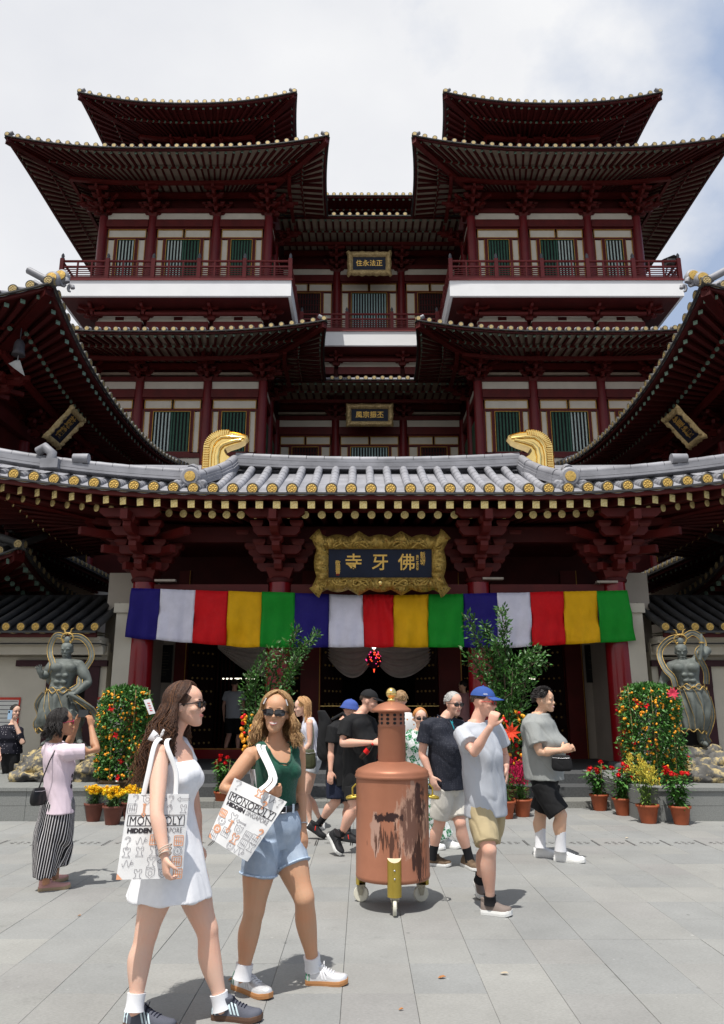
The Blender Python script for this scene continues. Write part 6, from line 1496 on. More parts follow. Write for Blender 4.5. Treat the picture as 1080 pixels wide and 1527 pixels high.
p4, h4, f, r = person('woman in a dark dotted blouse talking on a phone at the far left', J4, sk_f, 'f', .009, face=dict(), g=1.08)
shirt(p4, J4, f, r, dots('dotted_blouse', (.010, .010, .018), (.35, .33, .35), 26, .16), -.10, 1.08, 1.4, .055, male=False, vox=.011); shorts(p4, J4, f, r, blkc, 1.9, 1.05, .07, male=False, name='trousers', vox=.011)
short_hair(p4, h4, hblk, .014, 120, 3, .02, .9, .2); q = MB(); q.sph(h4.p(0, -.12, .0), (.035, .04, .045), 10, 8); q.build('hair_bun', hblk, p4)
for s in 'RL': a = J4['an' + s]; shoe(p4, V(a.x - .03, a.y + .05, 0), V(a.x + .10, a.y - .16, 0), (black, black, black, black), laces=False)
ph = empty('phone', (0, 0, 0), 'light blue phone at the ear of the woman dressed in dark clothes', 'phone'); b = MB(); c = at(15, 1066, 13.22); b.box((c.x - .036, c.y - .004, c.z - .075), (c.x + .036, c.y + .004, c.z + .075)); b.build('case', mat('pale_blue_case', (.30, .45, .62), .4), ph)
b = MB(); b.box((c.x - .03, c.y - .006, c.z + .03), (c.x - .005, c.y - .004, c.z + .065)); b.build('camera_lens', black, ph)
# ---------------------------------------------------------------- the group behind the copper burner
khaki = mat('khaki_cotton', (.42, .34, .20), .85, var=.05, bump=.1, bscale=400); stonec = mat('off_white_cotton', (.58, .55, .49), .85, var=.04, bump=.1, bscale=400); greyt = mat('pale_grey_cotton', (.44, .46, .50), .85, var=.03, bump=.1, bscale=500); greyd = mat('mid_grey_cotton', (.27, .28, .27), .85, var=.04, bump=.1, bscale=500)
taupe = mat('taupe_knit', (.20, .16, .14), .85, var=.1, bump=.3, bscale=300); hgrey = hair_mat('hair_grey', (.28, .27, .26), (.50, .49, .47)); hdk = hair_mat('hair_dark_brown', (.03, .02, .014), (.07, .045, .03)); hgin = hair_mat('hair_ginger', (.38, .14, .04), (.62, .28, .09)); hsand = hair_mat('hair_sandy', (.22, .13, .06), (.42, .27, .14)); blks = mat('black_sock', (.012, .012, .014), .9)
def cap(root, hd, m, brim=True, bill_m=None, bucket=False):
    q = MB(); vs = []; NA, NE = 28, 8
    for e_ in range(NE + 1):
        el = PI/2 - (PI/2 - .20) * e_ / NE
        for a in range(NA): az = 2*PI*a/NA; vs.append(hd.p(.090 * math.cos(el) * math.sin(az), -.012 + .108 * math.cos(el) * math.cos(az), .035 + .100 * math.sin(el)))
    q.add(vs, [(e_*NA+a, e_*NA+(a+1)%NA, (e_+1)*NA+(a+1)%NA, (e_+1)*NA+a) for e_ in range(NE) for a in range(NA)], 0, True); q.sph(hd.p(0, -.012, .136), .008, 8, 5)
    q.build('hat_crown', m, root)
    q = MB()
    if bucket:
        vs = []
        for r_, z_ in ((1, .055), (1.22, .015), (1.22, .011), (1, .050)):
            for a in range(NA): az = 2*PI*a/NA; vs.append(hd.p(.088 * r_ * math.sin(az), -.012 + .106 * r_ * math.cos(az), z_))
        q.add(vs, [(k*NA+a, k*NA+(a+1)%NA, (k+1)*NA+(a+1)%NA, (k+1)*NA+a) for k in range(3) for a in range(NA)], 0, True)
    else:
        vs = []; n = 12
        for lay in (0, .004):
            for rr in (0, 1):
                for j in range(n + 1):
                    t = -1.05 + 2.1 * j / n; e_ = rr * .075 * (math.cos(t) ** .5); vs.append(hd.p(.088 * math.sin(t) * (1 + rr * .04), -.012 + .106 * math.cos(t) + e_, .055 - lay - rr * .018 - .012 * math.sin(t) ** 2))
        k = n + 1
        q.add(vs, [(j, j+1, k+j+1, k+j) for j in range(n)] + [(2*k+j, 3*k+j, 3*k+j+1, 2*k+j+1) for j in range(n)] + [(k+j, k+j+1, 3*k+j+1, 3*k+j) for j in range(n)], 0, True)
    q.build('hat_brim', bill_m or m, root)
# man with blue cap and pale grey shirt
J = PJ(6.6, dict(head=(722, 1048, -.02), neck=(710, 1079), chest=(713, 1108), pelvis=(724, 1192), shR=(690, 1094, -.12), elR=(707, 1122, -.34), wrR=(732, 1083, -.42), shL=(738, 1088, .14), elL=(752, 1126, .18), wrL=(755, 1146, .05),
    hipR=(716, 1208, -.07), knR=(729, 1268, -.22), anR=(731, 1345, -.15), hipL=(736, 1206, .10), knL=(726, 1262, .12), anL=(716, 1312, .28)), (.72, -.69, 0), (.93, -.36, -.08), ((.75, -.6, 0), (.5, -.6, -.3)))
p, hd, f, r = person('man in a blue cap and pale grey T-shirt raising a hand to his mouth', J, sk_m, 'm', .0078, face=dict(glasses=(mat('red_frame', (.45, .02, .02), .3), lens, .026, .016), eyes=False), g=1.04,
    hands=(dict(d=(.35, -.1, 1), nrm=(.3, .9, -.1), thumb=(.9, -.2, .2), curl=1.1), dict(d=(-.05, -.2, -1), nrm=(-.8, .2, 0), thumb=(-.2, -1, -.2), curl=.5)))
shirt(p, J, f, r, greyt, -.13, 1.02, .66, .088, loose=.02, amp=.008, vox=.0100, seed=1, belly=.015, widen=.02); shorts(p, J, f, r, khaki, .86, 1.05, .105, vox=.0100, seed=2, amp=.008)
short_hair(p, hd, hdk, .006, 80, 4, .012, 1.2, .1); bcap = mat('blue_twill', (.035, .085, .30), .8, bump=.1, bscale=400); cap(p, hd, bcap)
q = MB(); 
for k in range(3): q.tube([hd.p(.0875, .01 + .012 * k, .066), hd.p(.086, .016 + .012 * k, .078), hd.p(.0875, .02 + .012 * k, .066)], .002, 5)
q.build('cap_emblem', wht, p)
J12 = J
for s, a, b in (('R', (718, 1362), (764, 1367)), ('L', (708, 1322), (722, 1343))):
    if s == 'R': leg_to_shoe(p, J, s, at_z(*a, 0), at_z(*b, 0), (taupe, sole_w, taupe, taupe, taupe), blks, .047, laces=False, wd=.055, sole_h=.035, sockh=.05)
    else:
        t_ = at_z(*b, 0); hl = at(713, 1316, t_.y + .20); hl.z = max(.07, hl.z * .0 + .09); leg_to_shoe(p, J, s, hl, t_, (taupe, sole_w, taupe, taupe, taupe), blks, .047, laces=False, wd=.055, sole_h=.035, sockh=.05)
tp = text_mesh('DMV', .055, .0006, .001, mat('navy_print', (.04, .08, .22), .8)); pos = J['chest'] + f * .172 + r * -.03 + V(0, 0, .02)
# man in the navy polo
navyp = dots('navy_dotted_polo', (.016, .018, .028), (.055, .058, .072), 62, .25)
J = PJ(8.2, dict(head=(677, 1050, -.02), neck=(661, 1073), chest=(660, 1098), pelvis=(668, 1166), shR=(636, 1083, -.12), elR=(630, 1124, -.10), wrR=(643, 1158, -.16), shL=(684, 1082, .14), elL=(692, 1120, .2), wrL=(691, 1158, .1),
    hipR=(661, 1180, -.08), knR=(655, 1228, -.02), anR=(645, 1276, .05), hipL=(676, 1180, .08), knL=(686, 1228, -.06), anL=(700, 1280, -.02)), (.74, -.67, 0), (.5, -.85, -.12), ((.9, -.2, 0), (.75, -.6, 0)))
p, hd, f, r = person('grey-haired man in a dark dotted polo shirt and off-white shorts wearing sunglasses', J, sk_m, 'm', .0078, face=dict(glasses=(black, lens, .026, .016), eyes=False, brow=hgrey), g=1.05, belly=.03)
shirt(p, J, f, r, navyp, -.07, 1.08, .62, .085, belly=.055, amp=.007, vox=.0100, seed=6); shorts(p, J, f, r, stonec, .84, 1.03, .10, vox=.0100, seed=7, amp=.006); short_hair(p, hd, hgrey, .010, 380, 5, .016, 1.0, .15)
q = MB(); nb = J['neck']; 
q.prism([nb + f * .082 - r * .045 + V(0,0,.0), nb + f * .135 - V(0, 0, .10), nb + f * .082 + r * .01 + V(0,0,.01)], f * .006); q.build('undershirt', mat('teal_cotton', (.02, .30, .36), .8), p)
q = MB()
for s in (-1, 1): q.tube([nb - f * .05 + r * s * .03 + V(0,0,.03), nb + r * s * .068 + V(0, 0, .022), nb + f * .07 + r * s * .045 - V(0,0,.01), nb + f * .105 + r * s * .055 - V(0, 0, .045)], [(.02, .005)] * 4, 8, fr=(0, 0, 1))
q.build('collar', navyp, p)
brn = mat('brown_trainer', (.14, .095, .06), .8, scale=20, var=.3)
leg_to_shoe(p, J, 'R', at_z(641, 1290, 0), at_z(673, 1293, 0), (brn, sole_w, brn, brn, brn), blks, .045, sockh=.11, wd=.052); leg_to_shoe(p, J, 'L', at_z(691, 1290, 0), at_z(716, 1301, 0), (brn, sole_w, brn, brn, brn), blks, .045, sockh=.11, wd=.052)
# man in the mid grey T-shirt
J = PJ(8.6, dict(head=(813, 1045, -.02), neck=(803, 1066), chest=(804, 1092), pelvis=(812, 1158), shR=(792, 1082, -.16), elR=(806, 1122, -.26), wrR=(838, 1119, -.30), shL=(816, 1080, .18), elL=(830, 1118, .05), wrL=(842, 1120, -.14),
    hipR=(806, 1172, -.08), knR=(836, 1216, -.16), anR=(836, 1262, -.14), hipL=(820, 1172, .1), knL=(806, 1214, .12), anL=(806, 1258, .08)), (.85, -.53, 0), (.86, -.5, -.02), ((.9, -.4, 0), (.9, -.3, 0)))
p, hd, f, r = person('black-haired man in a loose grey T-shirt and black shorts with clasped hands', J, sk_a, 'm', .0078, face=dict(smile=1, brow=hblk), g=1.16, belly=.03, headw=1.12, hk=1.03,
    hands=(dict(d=(.8, .2, .3), nrm=(.0, 1, -.2), thumb=(.1, 0, 1), curl=.8), dict(d=(.6, -.4, .3), nrm=(-.2, -1, -.2), thumb=(.1, 0, 1), curl=.8)))
shirt(p, J, f, r, greyd, -.03, 1.2, .74, .105, belly=.045, amp=.009, vox=.0100, seed=11, loose=.03); shorts(p, J, f, r, blkc, .92, 1.14, .125, vox=.0100, seed=12, amp=.006); short_hair(p, hd, hblk, .02, 420, 6, .035, 1.05, .75)
purse('small black pouch worn under the arms of the black-haired man', at(838, 1138, 8.25), .22, .16, .08, blkc, [at(834, 1132, 8.28), at(830, 1126, 8.36)], -.4)
wsh = mat('white_leather', (.74, .74, .73), .5, var=.03)
leg_to_shoe(p, J, 'R', at_z(827, 1283, 0), at_z(873, 1288, 0), (wsh, sole_w, wsh, wht, wsh), wht, .056, sockh=.15, wd=.056, sole_h=.032); leg_to_shoe(p, J, 'L', at_z(796, 1277, 0), at_z(838, 1279, 0), (wsh, sole_w, wsh, wht, wsh), wht, .056, sockh=.15, wd=.056, sole_h=.032)
# man in the black cap
J = PJ(8.95, dict(head=(551, 1046), neck=(536, 1066), chest=(534, 1092), pelvis=(535, 1166), shR=(518, 1080, -.16), elR=(511, 1108, -.22), wrR=(556, 1108, -.35), shL=(552, 1078, .18), elL=(566, 1110, .1), wrL=(575, 1112, -.1),
    hipR=(529, 1178, -.08), knR=(530, 1204, -.12), anR=(508, 1246, -.05), hipL=(542, 1178, .1), knL=(566, 1214, .0), anL=(570, 1268, -.05)), (.9, -.4, 0), (.95, -.2, -.2), ((.4, -.6, -.5), (.9, -.3, 0)))
p, hd, f, r = person('man in a black cap and black T-shirt walking behind the copper burner with a drink', J, sk_m, 'm', .0078, face=dict(), g=1.12, belly=.03, hands=(dict(d=(.9, -.2, .1), nrm=(0, .8, -.6), thumb=(.1, .2, 1), curl=.9), None))
shirt(p, J, f, r, blkc, -.10, 1.12, .7, .092, belly=.04, vox=.009, loose=.015, amp=.008); shorts(p, J, f, r, blkc, .62, 1.12, .115, vox=.009); short_hair(p, hd, hdk, .006, 60, 4, .012, 1.2, .1); cap(p, hd, blkc)
t_ = at_z(508, 1277, 0); blsh = mat('black_trainer', (.015, .015, .017), .6, var=.2); leg_to_shoe(p, J, 'R', V(t_.x - .13, t_.y + .12, .20), t_, (blsh, sole_w, blsh, blsh, blsh), blks, sockh=.13, wd=.054, sole_h=.034)
leg_to_shoe(p, J, 'L', at_z(560, 1282, 0), at_z(600, 1288, 0), (blsh, sole_w, blsh, blsh, blsh), blks, sockh=.13, wd=.054)
bt_ = empty('drink_bottle', (0, 0, 0), 'dark drink bottle with a red wrapper held by the man in the black cap', 'bottle')
a = at(538, 1131, 8.6); b = at(556, 1110, 8.58); d = (b - a).normalized(); q = MB(); q.tube([a, a + d * .01, a + d * .07, a + d * .13, a + d * .15, a + d * .19], [.022, .030, .030, .030, .022, .012], 12); q.build('bottle_body', mat('cola', (.02, .008, .004), .1), bt_)
q = MB(); q.tube([a + d * .075, a + d * .125], .031, 12, cap=False); q.build('wrapper', mat('red_wrapper', (.6, .01, .01), .4), bt_); q = MB(); q.tube([a + d * .19, a + d * .205], .014, 10); q.build('cap', mat('red_wrapper', (.6, .01, .01)), bt_)
# man with the blue bucket hat and backpack
J = PJ(9.95, dict(head=(523, 1059), neck=(513, 1075), chest=(509, 1096), pelvis=(505, 1158), shR=(497, 1087, -.15), elR=(494, 1122, -.16), wrR=(493, 1150, -.22), shL=(522, 1086, .18), elL=(528, 1118, .2), wrL=(532, 1148, .1),
    hipR=(500, 1168, -.08), knR=(500, 1196, -.1), anR=(478, 1226, .0), hipL=(510, 1168, .1), knL=(520, 1200, .05), anL=(518, 1238, .0)), (1, -.1, 0), (1, -.05, -.15), ((.5, -.2, -.6), (.9, -.2, 0)))
p, hd, f, r = person('man in a blue bucket hat and black shirt with a black backpack', J, sk_m, 'm', .009, face=dict(), g=1.06)
shirt(p, J, f, r, blkc, -.10, 1.1, .6, .09, vox=.010); shorts(p, J, f, r, mat('navy_shorts', (.012, .016, .035), .85), .84, 1.08, .11, vox=.010); short_hair(p, hd, hdk, .006, 60, 4, .012, 1.2, .1); cap(p, hd, mat('blue_hat', (.05, .09, .32), .8), bucket=True)
t_ = at_z(484, 1252, 0); rsh = mat('red_flash', (.6, .02, .01), .5); leg_to_shoe(p, J, 'R', V(t_.x - .22, t_.y + .03, .13), t_, (blsh, black, rsh, blsh, blsh), blks, sockh=.12, wd=.052, stripes=1); leg_to_shoe(p, J, 'L', at_z(512, 1254, 0), at_z(540, 1258, 0), (blsh, black, rsh, blsh, blsh), blks, sockh=.12, wd=.052, stripes=1)
bp = empty('backpack', (0, 0, 0), 'black roll-top backpack on the back of the man in the bucket hat', 'backpack'); c = at(488, 1100, 9.95); mb = MB(); X_, Y_ = V(1, 0, 0), V(0, 1, 0)
mb.loft([(c + V(0, 0, -.28), X_, Y_, .07, .13), (c + V(-.02, 0, -.2), X_, Y_, .11, .15), (c + V(-.02, 0, .05), X_, Y_, .10, .15), (c + V(-.03, 0, .2), X_, Y_, .08, .14), (c + V(-.08, 0, .33), X_, Y_, .05, .13)], 16, pw=2.6); link('pack_body', remesh(mb, .011, 2, wrinkle(.006, 9), 'pack_body', [blkc]), bp)
q = MB(); q.tube([c + V(.06, -.12, .22), c + V(.2, -.17, .30), c + V(.33, -.15, .15), c + V(.25, -.17, -.1), c + V(.1, -.12, -.22)], [(.02, .006)] * 5, 6); q.build('shoulder_strap', blkc, bp)
# blond girl with the olive bag
J = PJ(10.5, dict(head=(450, 1055), neck=(460, 1071), chest=(463, 1088), pelvis=(466, 1132), shL=(462, 1079, -.15), elL=(462, 1108, -.18), wrL=(448, 1132, -.2), shR=(464, 1079, .16), elR=(456, 1106, .2), wrR=(450, 1128, .15),
    hipR=(465, 1140, .08), knR=(458, 1186, .05), anR=(478, 1222, .1), hipL=(466, 1140, -.07), knL=(456, 1184, -.1), anL=(463, 1228, -.1)), (-.93, -.3, 0), (-.97, -.2, -.15), ((-.8, -.3, -.2), (-.8, -.3, -.3)))
p, hd, f, r = person('long-haired blond girl in a white cropped top and pale denim shorts looking down', J, sk_f, 'f', .009, face=dict(), g=.92)
wt = mat('lilac_white_top', (.62, .62, .70), .8, var=.03); shirt(p, J, f, r, wt, .10, .94, tank=True, male=False, vox=.009, loose=.008); shorts(p, J, f, r, mat('pale_denim', (.50, .53, .57), .85, scale=12, var=.12), .28, .96, .10, male=False, vox=.009)
hst = hair_mat('hair_strawberry', (.36, .18, .07), (.60, .36, .17)); long_hair(p, hd, hst, .30, 110, .006, .02, seed=21, front=70, r0=.013, drop_fwd=-.02)
for s in 'RL': a = J['an' + s]; shoe(p, V(a.x + .06, a.y, 0), V(a.x - .18, a.y - .04, 0), (wsh, sole_w, wsh, wht))
purse('olive green crossbody bag on the hip of the blond girl', at(460, 1132, 10.2), .20, .24, .09, mat('olive_nylon', (.055, .06, .03), .6), [at(464, 1122, 10.2), at(468, 1095, 10.25), at(466, 1078, 10.35), at(462, 1071, 10.45)], .1)
q = MB(); c = at(452, 1172, 10.3); 
# redhead in the green patterned outfit
def pattern(name):
    m = mat(name, (.7, .7, .68), .85, var=.03); t = m.node_tree; b = t.nodes['Principled BSDF']; g = t.nodes.new('ShaderNodeNewGeometry'); l = t.links.new
    mp = t.nodes.new('ShaderNodeMapping'); mp.inputs['Rotation'].default_value = (.3, .4, .5); l(g.outputs['Position'], mp.inputs[0])
    c = t.nodes.new('ShaderNodeTexChecker'); c.inputs['Scale'].default_value = 13; c.inputs[1].default_value = (.02, .16, .06, 1); c.inputs[2].default_value = (.66, .68, .66, 1); l(mp.outputs[0], c.inputs[0])
    v_ = t.nodes.new('ShaderNodeTexVoronoi'); v_.inputs['Scale'].default_value = 26; v_.feature = 'DISTANCE_TO_EDGE'; l(g.outputs['Position'], v_.inputs['Vector']); th = t.nodes.new('ShaderNodeMath'); th.operation = 'LESS_THAN'; th.inputs[1].default_value = .05; l(v_.outputs['Distance'], th.inputs[0])
    x = t.nodes.new('ShaderNodeMixRGB'); x.inputs[2].default_value = (.5, .55, .55, 1); l(th.outputs[0], x.inputs[0]); l(c.outputs[0], x.inputs[1]); l(x.outputs[0], b.inputs['Base Color']); return m
gp = pattern('green_white_print')
J = PJ(9.3, dict(head=(627, 1072), neck=(624, 1091), chest=(623, 1110), pelvis=(628, 1165), shR=(607, 1101), elR=(604, 1130), wrR=(612, 1155, -.1), shL=(641, 1101), elL=(648, 1130, .1), wrL=(650, 1155),
    hipR=(620, 1172), knR=(625, 1215), anR=(640, 1255), hipL=(636, 1172), knL=(645, 1215), anL=(665, 1256)), (.4, -.9, 0), (.1, -1, 0), ((.9, -.3, 0), (.9, -.3, 0)))
p, hd, f, r = person('red-haired woman in a green and white patterned outfit wearing sunglasses', J, sk_f, 'f', .009, face=dict(smile=1, glasses=(black, lens, .026, .016)), g=1.0)
shirt(p, J, f, r, gp, -.06, 1.08, .7, .085, male=False, vox=.010, loose=.03); shorts(p, J, f, r, gp, 1.85, 1.05, .13, male=False, vox=.010, name='wide_trousers'); short_hair(p, hd, hgin, .016, 160, 8, .02, .95, .1)
leg_to_shoe(p, J, 'R', at_z(634, 1264, 0), at_z(664, 1268, 0), (wsh, sole_w, wsh, wht), None); leg_to_shoe(p, J, 'L', at_z(656, 1263, 0), at_z(688, 1266, 0), (wsh, sole_w, wsh, wht), None)
# boy seen from behind in the colourful patterned shirt
cp = dots('colourful_print', (.66, .66, .64), (.50, .20, .06), 16, .28)
J = PJ(9.9, dict(head=(597, 1045), neck=(603, 1064), chest=(604, 1086), pelvis=(603, 1145), shR=(619, 1077), elR=(622, 1105), wrR=(620, 1130), shL=(588, 1077), elL=(585, 1105), wrL=(586, 1130),
    hipR=(608, 1152), knR=(608, 1200), anR=(608, 1243), hipL=(598, 1152), knL=(598, 1200), anL=(598, 1243)), (-.4, .9, 0), (-.3, 1, 0), ((-.3, .9, 0), (-.3, .9, 0)))
p, hd, f, r = person('sandy-haired person seen from behind in a white shirt with colourful print', J, sk_m, 'm', .009, g=.95); shirt(p, J, f, r, cp, -.08, 1.0, .6, .08, vox=.011); shorts(p, J, f, r, khaki, .85, .98, .10, vox=.011); short_hair(p, hd, hsand, .014, 160, 9, .02, -.1, .2)
for s in 'RL': a = J['an' + s]; shoe(p, V(a.x, a.y - .06, 0), V(a.x - .05, a.y + .2, 0), (wsh, sole_w, wsh, wht))
# man walking into the left doorway
z0_ = PZ + .22
def standing(label, u, vtop, Y, z0, hgt, skin, top_m, bot_m, hair_m, f_, kind='m', step=0, **kw):
    c = at(u, vtop, Y).x; k = hgt / 1.75; f_ = Vector(f_).normalized(); r_ = f_.cross(V(0, 0, 1)); P = V(c, Y, z0 + .93 * k); g_ = lambda a, b, z_: V(c, Y, z0 + z_ * k) + r_ * a * k + f_ * b * k
    J = dict(f=f_, hf=f_, head=g_(0, .03, 1.63), neck=g_(0, 0, 1.46), chest=g_(0, 0, 1.30), pelvis=P, shR=g_(.18, 0, 1.42), elR=g_(.24, -.03, 1.14), wrR=g_(.25, .05, .90), shL=g_(-.18, 0, 1.42), elL=g_(-.24, -.03, 1.14), wrL=g_(-.25, .05, .90),
        hipR=g_(.09, 0, .88), knR=g_(.09, .05 + step, .48), anR=g_(.10, step, .08), hipL=g_(-.09, 0, .88), knL=g_(-.10, .04, .48), anL=g_(-.11, -step * 1.6, .10 + abs(step) * .3), toeR=f_, toeL=f_ - V(0, 0, .5 if step else 0))
    p, hd, f, r = person(label, J, skin, kind, .010, g=1.0); shirt(p, J, f, r, top_m, -.08, 1.03, .6, .085, male=kind == 'm', vox=.012); shorts(p, J, f, r, bot_m, .9, 1.02, .1, male=kind == 'm', vox=.012); short_hair(p, hd, hair_m, .012, 100, 3, .018, 1.0, .2)
    for s in 'RL':
        a = J['an' + s]; shoe(p, V(a.x, a.y, a.z - .08) - f * .06, V(a.x, a.y, a.z - .08) + f * .19 + V(0, 0, -.05 if (s == 'L' and step) else 0), (black, black, black, black), laces=False)
    return p
standing('man in a grey T-shirt and black shorts walking into the dark left doorway', 350, 1022, 18.4, PZ + .0, 1.74, sk_m, greyt, blkc, hdk, (.15, 1, 0), step=.12)
standing('person in a dim pink top standing inside by the red column of the gate', 692, 1030, 17.0, PZ, 1.66, sk_a, mat('dim_pink', (.40, .20, .20), .8), blkc, hblk, (-.6, .7, 0), 'f')
# ================================================================== temple guardian statues on rocks
bronze = mat('statue_grey_green', (.115, .128, .118), .6, .05, scale=5, var=.25, bump=.15, bscale=40)
stgold = mat('statue_gold_edge', (.42, .28, .09), .5, .5, scale=20, var=.3)
def rock_mat():
    m = mat('painted_rock', (.045, .043, .040), .75, scale=3.2, c2=(.15, .145, .135), bump=.8, bscale=14); n = m.node_tree; b = n.nodes['Principled BSDF']; src = b.inputs['Base Color'].links[0].from_socket
    t = n.nodes.new('ShaderNodeTexCoord'); x = n.nodes.new('ShaderNodeTexNoise'); x.inputs['Scale'].default_value = 5.5; x.inputs['Detail'].default_value = 8; x.inputs['Roughness'].default_value = .7
    r = n.nodes.new('ShaderNodeValToRGB'); r.color_ramp.elements[0].position = .5; r.color_ramp.elements[1].position = .58; g = n.nodes.new('ShaderNodeMixRGB'); g.inputs[2].default_value = (.42, .33, .16, 1)
    n.links.new(t.outputs['Object'], x.inputs['Vector']); n.links.new(x.outputs['Fac'], r.inputs[0]); n.links.new(r.outputs[0], g.inputs[0]); n.links.new(src, g.inputs[1]); n.links.new(g.outputs[0], b.inputs['Base Color']); return m
rockm = rock_mat()
def rocks(label, boulders, seed):
    root = empty('rock_base', (0, 0, 0), label, 'rock'); 
    for i, (c, r3) in enumerate(boulders):
        mb = MB(); mb.sph(c, r3, 20, 14); R4 = Vector((seed * 3.1 + i * 1.7, 2, 1))
        me = remesh(mb, .03, 0, lambda p, n: .09 * noise.noise(p * 2.6 + R4) + .06 * abs(noise.noise(p * 6 + R4)) - .05 * (1 if noise.noise(p * Vector((3, 3, 7)) .to_3d() if False else Vector((p.x * 3, p.y * 3, p.z * 9)) + R4) > .12 else 0), 'boulder', [rockm])
        link('boulder', me, root)
    return root
YS = 12.75; zr_ = .44
rocks('gold flecked rock base under the left temple guardian, behind the woman with the phone', [(V(at(62, 1150, 12.4).x, 12.5, .62), (.45, .45, .24)), (V(at(110, 1140, 12.6).x, 12.7, .70), (.52, .45, .26)), (V(at(50, 1165, 12.1).x, 12.25, .50), (.42, .3, .12)), (V(at(135, 1155, 12.2).x, 12.3, .58), (.36, .35, .20)), (V(at(85, 1125, 12.8).x, 12.9, .78), (.5, .3, .18))], 1)
rocks('gold flecked rock base under the right temple guardian, beside the kumquat bush', [(V(at(1040, 1150, 12.4).x, 12.5, .58), (.55, .45, .2)), (V(at(1066, 1165, 12.1).x, 12.2, .5), (.5, .34, .15)), (V(at(1035, 1125, 12.7).x, 12.8, .76), (.48, .35, .19)), (V(at(1085, 1140, 12.5).x, 12.6, .62), (.4, .4, .22))], 2)
def ribbon(q, pts, w=.045, th=.012, edge=True, fr=(0, 1, 0)):
    P = [Vector(p) for p in pts]; 
    secs = []; D = []
    for i in range(len(P) - 1):
        q0, q1, q2, q3 = P[max(0, i-1)], P[i], P[i+1], P[min(len(P)-1, i+2)]
        for j in range(5): t = j / 5; D.append(.5 * ((2*q1) + (q2-q0)*t + (2*q0-5*q1+4*q2-q3)*t*t + (3*q1-q0-3*q2+q3)*t**3))
    D.append(P[-1]); q[0].tube(D, [(th, w)] * len(D), 8, fr=fr)
    if edge:
        for s in (-1, 1):
            ed = []
            for i, p in enumerate(D):
                d = (D[min(i+1, len(D)-1)] - D[max(i-1, 0)]).normalized(); sd = d.cross(Vector(fr)).normalized(); ed.append(p + sd * s * w - Vector(fr) * .012)
            q[1].tube(ed, .006, 6)
        q[1].tube([p - Vector(fr) * (th + .002) for p in D], .003, 5)
